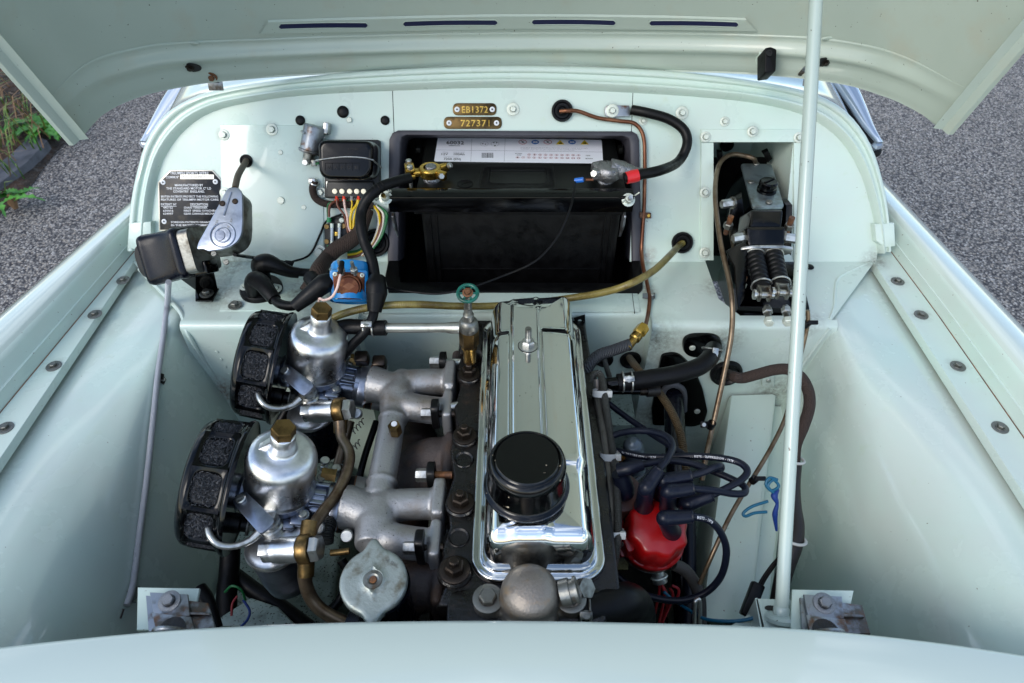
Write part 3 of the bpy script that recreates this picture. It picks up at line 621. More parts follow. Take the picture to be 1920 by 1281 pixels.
# small tab plates on the right-hand wall
a = MB(); pts = roundpoly([W(1429, 703, .004), W(1452, 703, .004), W(1452, 727, .004), W(1429, 727, .004)], .003); a.ext(pts, V((0, .005, 0)), .0006); tp = part(body, 'captive_tab', a, PAINTB); hw(tp, 'slot', W(1441, 714, .004), (0, -1, 0), .004, ZNC, 'tab_screw')
bead = lambda pts, r, nm: part(body, nm, MB().tube(pts, r, 8, k=8), PAINTB)
bead([Z(262, 505, .001), Z(300, 545, .001), Z(338, 585, .0), W(352, 625, .0), W(385, 680, .0), W(428, 742, -.002)], .0035, 'seam_sealer')
bead([Z(1632, 491, .0), Z(1600, 506, .0), Z(1572, 522, .0), Z(1566, 545, .0), Z(1564, 575, .0), Z(1556, 598, .0)], .0022, 'seam_sealer')
bead([W(1556, 616, .0), W(1530, 650, .0), W(1495, 700, .001), W(1470, 735, .001)], .0028, 'seam_sealer')
for i in range(7):
    p = Z(1566 - 1.5 * i, 540 + 9 * i, .0); a = MB(); a.lathe(fr(p + V((-.012, 0, 0)), (0, 0, 1)), [(.0026, 0), (.0020, .0005), (0, .0002)], 10); part(body, 'spot_weld', a, PAINTB)
for i in range(6):
    p = W(392 + 8 * i, 660 + 14 * i, .001); a = MB(); a.lathe(fr(p + V((.012, 0, 0)), (0, -1, 0)), [(.0026, 0), (.0020, .0006), (0, .0002)], 10); part(body, 'spot_weld', a, PAINTB)
# inner sloping support on the right and its folded flange
def RG(x, y, z): return Z(x, y, z)
tl, tr, br_, bl = Y(1372, 742, YW - .004), Y(1488, 738, YW - .004), Z(1442, 1165, -.20), Z(1316, 1165, -.20)
rows = []
for i in range(15):
    t = i / 14; a1 = tl.lerp(bl, t); b1 = tr.lerp(br_, t); ro_ = []
    mid = a1.lerp(b1, .5)
    ro_ = [a1 + V((-.004, 0, -.25)), a1 + V((-.003, 0, -.006)), a1, a1.lerp(b1, .3) + V((0, 0, .003 * sin(t * 9))), a1.lerp(b1, .66), a1.lerp(b1, .72) + V((0, 0, -.004)), a1.lerp(b1, .78) + V((0, 0, -.03)), b1 + V((.004, 0, -.035)), b1 + V((.006, 0, -.03)), b1 + V((.02, 0, -.25))]
    rows.append(ro_)
a = MB(); a.grid(rows, flip=True); part(body, 'steering_side_member', a, PAINTD)
# left lower chassis rail and front cross tray
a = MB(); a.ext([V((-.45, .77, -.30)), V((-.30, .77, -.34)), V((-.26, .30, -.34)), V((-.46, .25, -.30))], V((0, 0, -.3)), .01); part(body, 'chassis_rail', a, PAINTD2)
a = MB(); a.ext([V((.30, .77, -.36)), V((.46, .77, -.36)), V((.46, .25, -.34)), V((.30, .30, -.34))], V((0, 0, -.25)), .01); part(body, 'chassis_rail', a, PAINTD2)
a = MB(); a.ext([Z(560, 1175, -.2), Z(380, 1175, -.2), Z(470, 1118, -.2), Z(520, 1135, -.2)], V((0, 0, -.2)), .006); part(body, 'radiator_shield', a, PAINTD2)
a = MB(); a.ext([V((.16, .30, -.13)), V((.40, .30, -.13)), V((.42, .26, -.13)), V((.16, .26, -.13))], V((0, 0, -.3)), .006); part(body, 'front_crossmember', a, PAINTD)
a = MB(); a.ext([V((-.5, .1, -.62)), V((.5, .1, -.62)), V((.5, .95, -.62)), V((-.5, .95, -.62))], V((0, 0, -.02))); part(body, 'bay_floor_dark', a, IRN)  # added dark sheet in place of the shaded ground below the bay
# front panel (nose) over which the camera looks
fe = [(-420, 1275), (-200, 1243), (0, 1213), (270, 1185), (480, 1172), (700, 1165), (950, 1163), (1200, 1167), (1400, 1173), (1560, 1183), (1740, 1202), (1920, 1228), (2150, 1268), (2350, 1305)]
fp = resample(catmull([Z(x, y, .035) for x, y in fe], 6), 60); rows = []
for p in fp:
    rows.append([p + V((0, .004, -.05)), p + V((0, .002, -.006)), p + V((0, 0, -.0015)), p + V((0, -.004, 0)), p + V((0, -.04, .002)), p + V((0, -.09, .0)), p + V((0, -.16, -.02)), p + V((0, -.28, -.09)), p + V((0, -.36, -.25)), p + V((0, -.38, -.6))])
a = MB(); a.grid(rows, flip=True); part(body, 'nose_panel', a, PAINTGL, ang=60)
# ================================================================== BONNET
def proj(p):
    q = p - C0; d = q.dot(FW); return (960 + FOC * q.x / d, 640.5 - FOC * q.dot(UP) / d)
BO = V((0, -.47, .883)).normalized(); BN = V((0, -.883, -.47)).normalized()
re_px = [(128, 262), (146, 258), (172, 228), (205, 198), (262, 168), (340, 150), (420, 139), (560, 129), (750, 121), (960, 118), (1160, 120), (1400, 126), (1560, 141), (1650, 165), (1715, 198), (1765, 236), (1788, 242)]
def rd(px): return 1.118 - .26 * abs((px - 958) / 833) ** 2.1
rear = resample(catmull([D(x, y, rd(x)) for x, y in re_px], 8), 100)
def bpt(i, s):
    e = rear[i]; return e + BO * s + V((e.x * .12 * s, 0, 0)) - BN * (0.05 * sin(min(1, s / 1.0) * pi)) * 1.0
bonnet = thing('bonnet', 'pale green bonnet propped open, seen from below with its rear edge frame', 'car bonnet', V((CX, 1.12, .26)))
g = MB(); ss = [-.004, .0, .02, .04, .06, .08, .1, .13, .17, .22, .28, .35, .43, .52, .62, .72, .82, .92, 1.0]
g.grid([[bpt(i, s) for i in range(100)] for s in ss], flip=False)
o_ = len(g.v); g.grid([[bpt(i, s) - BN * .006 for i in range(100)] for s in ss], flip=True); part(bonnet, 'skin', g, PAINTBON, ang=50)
bf = catmull([V((x, y, 0)) for x, y in [(40, 196), (92, 182), (120, 152), (170, 113), (250, 89), (330, 78), (520, 70), (740, 63), (960, 60), (1200, 60), (1400, 63), (1530, 69), (1620, 82), (1700, 106), (1770, 142), (1815, 164), (1870, 168)]], 8)
def yat(l, x):
    for a_, b_ in zip(l, l[1:]):
        if a_.x <= x <= b_.x: return a_.y + (b_.y - a_.y) * (x - a_.x) / (b_.x - a_.x)
    return l[0].y if x < l[0].x else l[-1].y
def solve_s(i, curve):
    lo, hi = 0.0, .6
    for _ in range(30):
        m = (lo + hi) / 2; x, y = proj(bpt(i, m))
        if y > yat(curve, x): lo = m
        else: hi = m
    return lo
g = MB(); rows = []
bprof = [(0, .0005), (0, .0025), (.02, .0032), (.05, .0028), (.09, .003), (.16, .0045), (.22, .010), (.28, .0145), (.33, .0155), (.42, .013), (.52, .010), (.62, .011), (.75, .0125), (.88, .0145), (.95, .013), (.985, .0145), (1.0, .012), (1.01, .002)]
for i in range(100):
    s0 = solve_s(i, bf); e = abs(i - 49.5) / 49.5; dmp = 1 if e < .82 else max(.25, 1 - (e - .82) * 4.5)
    rows.append([bpt(i, s0 * (1 - t)) + BN * (.002 + (o - .002) * dmp + .0004 * noise.noise(bpt(i, s0 * t) * 30)) for t, o in bprof])
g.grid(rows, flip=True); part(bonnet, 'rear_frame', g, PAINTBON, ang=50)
for k in (0, 99):       # folded side edges
    sd_ = 1 if k == 0 else -1; rows = []
    for s in [j / 24 * .98 - .002 for j in range(25)]:
        p = bpt(k, s); rows.append([p - BN * .004, p + BN * .005, p + V((sd_ * .0012, 0, 0)) + BN * .0068, p + V((sd_ * .007, 0, 0)) + BN * .0068, p + V((sd_ * .009, 0, 0)) + BN * .005, p + V((sd_ * .013, 0, 0)) + BN * -.001, p + V((sd_ * .024, 0, 0)) + BN * -.003])
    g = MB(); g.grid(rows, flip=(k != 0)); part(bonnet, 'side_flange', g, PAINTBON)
def Bn(px, py, off=0.0):          # point of the bonnet's inner face on a sight line
    def at(s_):
        for j in range(99):
            a_, b_ = bpt(j, s_), bpt(j + 1, s_); xa, xb = proj(a_)[0], proj(b_)[0]
            if xa <= px <= xb: return a_.lerp(b_, (px - xa) / (xb - xa))
        return bpt(0 if px < 960 else 99, s_)
    lo, hi = -.02, .4
    for _ in range(16):
        m = (lo + hi) / 2; q = at(m)
        if proj(q)[1] > py: lo = m
        else: hi = m
    return at(lo) + BN * off
# pressed strip with four vent slots
def strip(top, bot, o1, mat, name, par, n=24, rim=True):
    T, Bo = resample(catmull([V((x, y, 0)) for x, y in top]), n), resample(catmull([V((x, y, 0)) for x, y in bot]), n)
    T = [Bn(p.x, p.y) for p in T]; Bo = [Bn(p.x, p.y) for p in Bo]; rows = []
    for p, q in zip(T, Bo):
        rows.append([p + BN * .0005, p.lerp(q, .06) + BN * o1, p.lerp(q, .94) + BN * o1, q + BN * .0005])
    a = MB(); a.grid(rows, flip=True); return part(par, name, a, mat)
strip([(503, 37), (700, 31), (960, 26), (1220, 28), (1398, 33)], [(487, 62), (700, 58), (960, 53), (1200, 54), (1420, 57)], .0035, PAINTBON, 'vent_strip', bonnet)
for x0, x1, y0, y1 in [(523, 690, 46, 44), (756, 933, 41.5, 39), (997, 1154, 38, 39.5), (1217, 1384, 40, 42.5)]:
    n = 44; up_, dn_ = [], []
    for i in range(n):
        t = i / (n - 1); x = lerp(x0, x1, t); y = lerp(y0, y1, t) - 1.2 * sin(pi * t); h = 5.0 * min(1, sqrt(max(0, 1 - (abs(t - .5) * 2) ** 30)) + .35)
        up_.append(Bn(x, y - h, .0040)); dn_.append(Bn(x, y + h, .0040))
    a = MB(); a.grid([up_, dn_]); sl = part(bonnet, 'vent_slot', a, SLOT)
    a = MB(); a.tube(up_ + dn_[::-1] + [up_[0]], .0006, 6, smooth=False); part(sl, 'slot_rim', a, PAINTBON)
for px, py in [(358, 114), (1546, 104)]:
    p = Bn(px, py, .0125); f = fr(p, BN, (1, 0, 0)); pts = ell(p, V((.0165, 0, 0)), (BN.cross(V((1, 0, 0)))).normalized() * .0085, 24)
    a = MB(); a.ext(pts, BN * -.0015, 0); h_ = part(bonnet, 'access_hole', a, INK); hw(h_, 'hex', p + BN * .0005, BN, .0035, IRN2, 'hole_bolt')
for px, py in [(398, 141), (1527, 132)]:
    p = Bn(px, py - 8, .010); a = MB(); q = D(px - 8, py + 4, dep(p) + .01); a.box(fr(q, BN, (1, -.1, -.3)), .030, .016, .004, .001); a.box(fr(q + V((.006, .004, -.012)), V((0, -1, .3)), (1, 0, 0)), .022, .018, .003, .001)
    hh = part(bonnet, 'hinge', a, STEELB); hw(hh, 'hex', p, BN, .005, RST, 'hinge_bolt')
p = Bn(1427, 112, .012); a = MB(); a.ext([D(1424, 72, dep(p) - .02), D(1430, 76, dep(p) - .02), D(1431, 145, dep(p) - .02), D(1424, 140, dep(p) - .02)], V((0, .035, .01)), .001); clipp = part(bonnet, 'rod_clip_plate', a, PAINTD)
a = MB(); q = [D(1434, 90, .98), D(1445, 87, .98), D(1457, 92, .98), D(1455, 134, .98), D(1434, 137, .98)]; a.ext(roundpoly(q, .003), FW * .03, .002); a2 = part(clipp, 'rubber_block', a, RUB)
a = MB(); a.lathe(fr(D(1442, 100, .9785), -FW), [(.0045, 0), (.0045, .0012), (.003, .0012), (.003, 0), (0, 0)], 16); part(clipp, 'block_hole', a, INK)
for x, y, w_ in [(360, 79, 13), (1553, 70, 12)]:
    p = Bn(x, y, .004); a = MB(); a.ext(ell(p, V((m2(p, w_), 0, 0)), BN.cross(V((1, 0, 0))) * .003, 16), BN * -.003, .001); part(bonnet, 'spot_tab', a, PAINTBON)
# ================================================================== BONNET PROP ROD
f0 = D(1465, 1150, .735); f1 = D(1530, 0, .72); dr = (f1 - f0).normalized(); top = f0 + (f1 - f0) * 1.36
rod = thing('bonnet_prop_rod', 'long pale green painted rod standing on its foot bracket and holding the bonnet up', 'prop rod', f0)
a = MB(); a.tube([f0 - dr * .002, f1, top], .0070, 16, smooth=False); part(rod, 'rod', a, ROD)
a = MB(); a.lathe(fr(f0 - dr * .004, dr), [(.0175, -.003), (.0175, .001), (.015, .0035), (.009, .004), (.0085, .009), (.007, .012), (0, .012)], 24); part(rod, 'foot', a, ROD)
brk = thing('prop_rod_bracket', 'pale green triangular bracket under the foot of the bonnet prop rod', 'bracket', f0)
a = MB(); zz = f0.z - .004
a.ext([Z(1416, 1122, zz), Z(1482, 1124, zz), Z(1568, 1190, zz), Z(1430, 1190, zz)], V((0, 0, -.004)), .001); a.ext([Z(1416, 1122, zz), Z(1420, 1121, zz), Z(1436, 1190, zz), Z(1428, 1190, zz)], V((0, 0, -.05))); part(brk, 'bracket_plate', a, ROD)
a = MB(); a.ext([Z(1372, 1172, zz - .03), Z(1414, 1145, zz - .03), Z(1430, 1190, zz - .03), Z(1370, 1190, zz - .03)], V((0, 0, -.01)), .001); part(brk, 'side_gusset', a, ROD)
a = MB(); a.ext(ell(Z(1444, 1140, zz + .0006), V((.006, 0, 0)), V((0, .003, 0)), 14), V((0, 0, -.001))); part(brk, 'worn_hole', a, IRN)
# hinge-like catch brackets at both front corners of the bay
def catch(lab, px, py, w_, mir, z0=-.02):
    t = thing('corner_catch_bracket', lab, 'bracket', Z(px, py, z0), 'catch brackets at the front corners of the engine bay')
    def q(x, y, z=0): return Z(px + x * mir, py + y, z0 + z)
    a = MB(); a.ext([q(-60, -35, 0), q(56, -33, 0), q(40, 45, 0), q(-62, 45, 0)], V((0, 0, -.004)), .001); part(t, 'painted_base', a, PAINTD)
    a = MB(); a.ext([q(-45, -20, .008), q(72, -6, .008), q(88, 48, .008), q(-40, 48, .008)], V((0, 0, -.004)), .001); a.ext([q(20, 10, .0125), q(75, 12, .0125), q(76, 17, .0125), q(20, 16, .0125)], V((0, 0, -.004)), .0012); part(t, 'lower_plate', a, STEELB)
    a = MB(); a.ext([q(-38, -26, .014), q(34, -22, .014), q(38, 20, .014), q(-30, 16, .014)], V((0, 0, -.003)), .001); a.ext([q(-34, 12, .022), q(40, 20, .022), q(48, 48, .022), q(-26, 48, .022)], V((0, 0, -.004)), .0015); part(t, 'clamp_plate', a, STEELB)
    a = MB(); a.torus(fr(q(4, 50, .030), V((0, 1, .2))), .016, .0028, 20, 8); part(t, 'catch_ring', a, STEELB)
    a = MB(); a.lathe(fr(q(4, 45, .0226), (0, 0, 1)), [(.0135, 0), (.0135, .0006), (0, .0006)], 20); part(t, 'round_opening', a, IRN)
    hw(t, 'hex', q(0, -8, .0145), V((0, -.15, 1)), .0065, STEELB)
catch('galvanised catch bracket with one bolt beside the prop rod foot', 1545, 1140, 130, 1)
catch('rust stained galvanised catch bracket with one bolt below the wiper cable', 318, 1136, 130, 1, -.02)
# ================================================================== BATTERY
bt = thing('battery', 'black car battery with a long white label and folded carry handle', 'battery', V((0.015, 1.0, -.04)))
BT = .145; yb_, yf_ = Z(960, 257, BT).y, Z(960, 357, BT).y; xL, xR = .014 - .161, .014 + .161
a = MB(); pts = [V((xL + .004, yf_ + .002, BT - .03)), V((xR - .004, yf_ + .002, BT - .03)), V((xR - .004, yb_ - .002, BT - .03)), V((xL + .004, yb_ - .002, BT - .03))]
a.ext(roundpoly(pts, .008), V((0, 0, -.17)), .001); part(bt, 'case', a, BLKS)
a = MB(); pts = [V((xL, yf_, BT - .003)), V((xR, yf_, BT - .003)), V((xR, yb_, BT - .003)), V((xL, yb_, BT - .003))]
a.ext(roundpoly(pts, .006), V((0, 0, -.028)), .0015); part(bt, 'lid', a, PLA)
a = MB(); a.ext(roundpoly([Z(778, 397.5, BT - .031), Z(1171, 399, BT - .031), Z(1165, 385, BT - .031), Z(775, 385, BT - .031)], .002), V((0, 0, -.004)), .0006); a.ext(roundpoly([Z(775, 392, BT - .022), Z(1171, 394, BT - .022), Z(1165, 372, BT - .022), Z(778, 370, BT - .022)], .002), V((0, 0, -.009)), .0006); part(bt, 'case_rim', a, BLKS)
yq = yf_ + .001
for x_ in (xL + .018, xR - .018, xL + .028, xR - .028): a = MB(); a.box(Matrix.Translation((x_, yq, BT - .115)), .0025, .003, .15, .001); part(bt, 'moulded_rib', a, BLKS)
a = MB(); a.box(Matrix.Translation(((xL + xR) / 2, yq, BT - .150)), .27, .0024, .003, .001); part(bt, 'moulded_rib', a, BLKS)
ry = Z(960, 306, BT).y    # raised rear half carries the label
a = MB(); pts = [V((xL + .004, ry + .002, BT)), V((xR - .004, ry + .002, BT)), V((xR - .004, yb_, BT)), V((xL + .004, yb_, BT))]; a.ext(roundpoly(pts, .004), V((0, 0, -.006)), .001); part(bt, 'raised_lid', a, PLA)
LZ = BT + .0004
a = MB(); lp = [Z(821, 258, LZ), Z(1128, 262.5, LZ), Z(1131, 306.5, LZ), Z(814, 302.5, LZ)]; a.ext(roundpoly(lp, .003), V((0, 0, -.0003))); label = part(bt, 'label', a, LAB)
def lp_(x, y, dz=.0002): return Z(x, y, LZ + dz)
def ltext(s, x0, x1, yb0, hpx, mat, nm='lettering', sp=1.0):
    o = lp_(x0, yb0); e = lp_(x1, yb0 + (x1 - x0) * .0135); u = lp_(x0, yb0 - hpx) - o; u.x = (e - o).x * 0 + u.x
    wd = (e - o).length; mb = text(s, o, (e - o).normalized(), u.normalized(), wd, u.length, sp); return part(label, nm, mb, mat)
ltext('60032', 837, 870, 270.5, 6.5, PRT); ltext('MMM032072', 842, 862, 274, 1.6, PRT)
ltext('12V', 828, 840, 291, 4.2, PRT); ltext('100Ah', 851, 871, 291, 4.2, PRT); ltext('720A (EN)', 832, 864, 300, 4.2, PRT); ltext('voltage', 830, 840, 285.6, 1.3, PRTG); ltext('capacity rated', 850, 871, 285.8, 1.3, PRTG); ltext('cranking current', 832, 861, 294.6, 1.2, PRTG)
a = MB()
for x in (884.5, 947): a.ext([lp_(x, 260), lp_(x + .5, 260), lp_(x - 1.5, 303.5), lp_(x - 2, 303.5)], V((0, 0, -.0001)))
a.ext([lp_(817, 281), lp_(1129, 285), lp_(1129, 285.4), lp_(817, 281.4)], V((0, 0, -.0001))); part(label, 'ruled_lines', a, PRTG)
a = MB()
x = 903.5
for i in range(13):
    w_ = [.9, .5, 1.1, .4, .8, .5, 1.3, .6, .5, 1.0, .4, .8, .9][i]; a.ext([lp_(x, 286.6), lp_(x + w_, 286.6), lp_(x + w_, 296), lp_(x, 296)], V((0, 0, -.0001))); x += w_ + .95
part(label, 'bar_code', a, PRT)
a = MB()
for cx, n_ in ((908, 3), (928, 4)):
    a.tube([p + V((0, 0, .0001)) for p in ell(lp_(cx, 270), V((m2(lp_(cx, 270), 7.5), 0, 0)), V((0, .0085, 0)), 20)] + [lp_(cx + 7.5, 270)], .0002, 4, smooth=False)
part(label, 'round_symbols', a, PRTG)
a = MB()
for cx, cy, r_ in ((905, 269.5, 1.6), (910, 270.5, 1), (926, 267.5, 1.2), (931, 267.8, 1.2), (928, 273, 1.7)): a.ext(ell(lp_(cx, cy, .0003), V((m2(lp_(cx, cy), r_), 0, 0)), V((0, .0018, 0)), 10), V((0, 0, -.0001)))
part(label, 'symbol_marks', a, PRT)
for cx, mt in ((980, PRTR), (1003.5, PRTB), (1027, PRTR), (1050, PRTY), (1072.5, PRTB), (1096, PRTY)):
    c = lp_(cx, 266.5); rr2 = m2(c, 7.2); a = MB()
    if mt is PRTY: a.ext([lp_(cx - 8, 271), lp_(cx + 8, 271), lp_(cx, 262.5)], V((0, 0, -.0001)))
    elif mt is PRTB: a.ext(ell(c, V((rr2, 0, 0)), V((0, .0077, 0)), 20), V((0, 0, -.0001)))
    else: a.tube([p for p in ell(c, V((rr2, 0, 0)), V((0, .0077, 0)), 20)] + [c + V((rr2, 0, 0))], .0005, 5, smooth=False)
    ic = part(label, 'warning_symbol', a, mt); a = MB()
    if mt is PRTY: a.ext([lp_(cx - 2.5, 269.5, .0004), lp_(cx + 4, 269.5, .0004), lp_(cx + 2, 267, .0004), lp_(cx - 2.5, 268, .0004)], V((0, 0, -.0001)))
    elif mt is PRTB: a.ext(ell(lp_(cx - 2, 266.5, .0004), V((.0022, 0, 0)), V((0, .003, 0)), 8), V((0, 0, -.0001))); a.ext(ell(lp_(cx + 2.4, 266.5, .0004), V((.0022, 0, 0)), V((0, .003, 0)), 8), V((0, 0, -.0001)))
    else: a.ext([lp_(cx - 3.5, 264, .0004), lp_(cx - 2, 264, .0004), lp_(cx + 4, 269, .0004), lp_(cx + 2.5, 269, .0004)], V((0, 0, -.0001))); a.ext([lp_(cx - 2, 268.5, .0004), lp_(cx - 1, 268.5, .0004), lp_(cx + 2, 264.5, .0004), lp_(cx + 1, 264.5, .0004)], V((0, 0, -.0001)))
    part(label, 'symbol_marks', a, PRTW if mt is PRTB else PRT)
for i, s in enumerate(['Keep away from sparks and flame. Wear eye protection. Keep out of reach', 'of children. Battery acid is corrosive. Do not tip. Charge only in a well', 'ventilated place. Do not place tools on the battery. Recycle.']): ltext(s, 976, 1102 - i * 12, 277 + i * 2.1, 1.1, PRTG)
a = MB()
for row, (x0, st_, n_, y0) in enumerate([(992, 10.3, 10, 290), (970.5, 10.4, 12, 295.2)]):
    for i in range(n_): cc = lp_(x0 + st_ * i, y0 + i * .14); a.tube([p for p in ell(cc, V((m2(cc, 3.3), 0, 0)), V((0, .0026, 0)), 12)] + [cc + V((m2(cc, 3.3), 0, 0))], .00025, 4, smooth=False)
part(label, 'date_circles', a, PRTR)
for i in range(10): ltext(str(i), 991 + 10.3 * i, 993.2 + 10.3 * i, 291.2 + i * .14, 2.2, PRT)
for i in range(12): ltext(str(i + 1), (969.3 if i < 9 else 968.3) + 10.4 * i, (971.5 if i < 9 else 973) + 10.4 * i, 296.6 + i * .14, 2.2, PRT)
ltext('FITTING', 966, 979, 289, 1.8, PRT); ltext('DATE', 969, 977, 291.6, 1.6, PRT); ltext('YEAR', 1098, 1107, 292.8, 2, PRT); ltext('MONTH', 1098, 1111, 298.4, 2, PRT)
# handle and recess
HZ = BT - .0025
def hp(l, z=HZ): return [Z(x, y, z) for x, y in l]
a = MB(); a.ext(hp([(918, 312), (1024, 312), (1023, 320), (920, 320)], HZ + .001), V((0, 0, -.004)), .0006); part(bt, 'handle_hinge', a, BLKS)
out = [(908, 312), (921, 312), (917, 338), (923, 343), (1018, 344), (1024, 339), (1023, 314), (1034, 314), (1040, 352), (1036, 355), (902, 353), (899, 350)]
a = MB(); a.ext(roundpoly(hp(out, HZ + .0012), .004, 3), V((0, 0, -.004)), .0008); part(bt, 'carry_handle', a, BLKS)
a = MB(); a.tube(hp([(905, 310), (896, 350), (900, 356), (1038, 358), (1043, 352), (1037, 312)], HZ - .0008), .0008, 6, smooth=False); part(bt, 'handle_groove', a, INK)
mb = text('T.D.S.LIND', Z(957, 350, HZ + .0016), V((1, 0, 0)), V((0, 1, 0)), .034, .004); part(bt, 'lettering', mb, PLA)
a = MB(); c = Z(872, 345, HZ); a.lathe(fr(c, (0, 0, 1)), [(.0125, -.002), (.0125, .0005), (.0115, .0009), (0, .0009)], 28); a.box(Matrix.Translation(c + V((0, 0, .0012))) @ Matrix.Rotation(.5, 4, 'Z'), .012, .0015, .0008); part(bt, 'filler_plug', a, BLKS)
for px, py in ((810, 336), (1135, 338)):
    c = Z(px, py, HZ); a = MB(); a.lathe(fr(c, (0, 0, 1)), [(.014, -.002), (.014, .003), (.0125, .005), (.0095, .005), (.0088, .022), (.0078, .0235), (0, .0235)], 26); part(bt, 'terminal_post', a, LEADM)
for x in (785, 1163): a = MB(); a.box(Matrix.Translation(Z(x, 280, BT - .008)), .008, .014, .010, .001); part(bt, 'side_lug', a, PLA)
# clamp bar
cb = thing('battery_clamp_bar', 'glossy black angle iron bar clamping the front of the battery', 'clamp bar', Z(955, 380, BT))
cz = BT + .0045; yb0 = Z(960, 353, cz).y; yf0 = Z(960, 369, cz).y; xl_, xr_ = Z(738, 365, cz).x, Z(1181, 365, cz).x
a = MB(); a.grid([[V((x, yb0, cz)) , V((x, yb0 - .003, cz + .0005)), V((x, yf0 + .002, cz)), V((x, yf0, cz - .0008)), V((x, yf0 - .0008, cz - .003)), V((x, yf0 - .001, cz - .026)), V((x, yf0 + .001, cz - .027)), V((x, yf0 + .002, cz - .026))] for x in [lerp(xl_ - .008, xr_ + .006, i / 30) for i in range(31)]], flip=True)
a.ext([V((xl_ - .008, yb0, cz)), V((xl_ - .008, yf0, cz)), V((xl_ - .008, yf0, cz - .026))], V((.0005, 0, 0))); part(cb, 'bar', a, BLK)
for px, py in ((720, 368), (1181, 372)):
    p = D(px, py, 1.008); ax = V((0, -.75, .66)).normalized(); a = MB(); a.lathe(fr(p - ax * .014, ax), [(.010, 0), (.010, .0015), (.0062, .002), (.0062, .009), (.005, .011), (0, .011)], 20)
    f = fr(p, ax)
    for s in (-1, 1):
        w1 = f @ V((s * .006, s * .002, .004)); w2 = f @ V((s * .013, s * .006, .012)); w3 = f @ V((s * .012, s * .006, -.001)); a.ext(roundpoly([w1, w2, w3], .002, 2), ax.cross(w2 - w1).normalized() * .0018, .0004)
    wn = part(cb, 'wing_nut', a, NUT); a = MB(); a.tube([p - ax * .07, p + ax * .008], .0034, 10); part(wn, 'threaded_stud', a, GLD if px < 900 else ZNC)
    a = MB(); x = p.x + (.006 if px < 900 else -.004); a.ext(roundpoly([V((x, yf0 + .012, cz - .03)), V((x, yf0 - .006, cz - .03)), V((x, yf0 - .004, cz - .05)), V((x, yf0 + .018, cz - .085))], .004), V((.003, 0, 0)), .0005); part(wn, 'hook_plate', a, STEELB)
# terminal clamps
tcl = thing('battery_terminal_clamp', 'gold coloured brass battery terminal clamp with silver bolts', 'terminal clamp', Z(808, 336, BT), 'clamps on the battery terminals')
c = Z(808, 335, BT); a = MB(); f = fr(c + V((0, 0, .006)), (0, 0, 1)); a.lathe(f, [(.0105, 0), (.0165, 0), (.0175, .002), (.0175, .012), (.0155, .014), (.0105, .014), (.0105, 0)], 28)
a.box(f @ Matrix.Translation((.0165, -.012, .007)) @ Matrix.Rotation(-.55, 4, 'Z'), .02, .010, .013, .002); a.box(f @ Matrix.Translation((.019, .010, .007)) @ Matrix.Rotation(.5, 4, 'Z'), .018, .009, .013, .002)
a.box(f @ Matrix.Translation((-.020, -.004, .007)) @ Matrix.Rotation(.15, 4, 'Z'), .014, .014, .010, .003); a.box(f @ Matrix.Translation((-.031, -.003, .004)) @ Matrix.Rotation(.2, 4, 'Z'), .016, .026, .009, .003); a.box(f @ Matrix.Translation((-.031, -.003, .014)) @ Matrix.Rotation(.2, 4, 'Z'), .015, .024, .007, .002); part(tcl, 'clamp_body', a, GLD)
for q, ax in ((f @ V((-.033, .007, .017)), (0, 0, 1)), (f @ V((-.029, -.011, .017)), (0, 0, 1)), (f @ V((.018, -.018, .008)), (.35, -.8, .5)), (f @ V((.028, .010, .010)), (.8, -.2, .5))): hw(tcl, 'plain', q, ax, .0048, ZNC, 'clamp_bolt')
a = MB(); a.tube([f @ V((-.030, -.012, .002)), f @ V((-.030, -.012, -.014))], .003, 10); part(tcl, 'bolt_tail', a, ZNC)
tc2 = thing('battery_terminal_clamp', 'rough lead grey battery terminal clamp next to the red taped cable end', 'terminal clamp', Z(1135, 336, BT), 'clamps on the battery terminals')
c = Z(1138, 338, BT) + V((0, 0, .004)); a = MB(); f = fr(c, (0, 0, 1)); a.lathe(f, [(.016, 0), (.019, .003), (.019, .016), (.016, .021), (.010, .022), (0, .022)], 24)
a.tube([f @ V((.004, .004, .014)), f @ V((.022, .002, .012)), f @ V((.040, -.004, .010)), f @ V((.053, -.006, .010))], [.015, .014, .010, .009], 14); a.box(f @ Matrix.Translation((-.012, .010, .011)) @ Matrix.Rotation(.4, 4, 'Z'), .022, .020, .018, .004); a.box(f @ Matrix.Translation((-.018, -.006, .010)), .014, .014, .016, .003); part(tc2, 'clamp_body', a, LEADM, ang=60)
hw(tc2, 'plain', f @ V((-.021, -.008, .011)), (-.35, -.75, .55), .0058, ZNC, 'clamp_bolt'); a = MB(); q0 = D(1098, 337, dep(c) - .01); part(tc2, 'ring_terminal', MB().tube([q0 + V((.012, 0, 0)), q0], .0024, 8), COP)
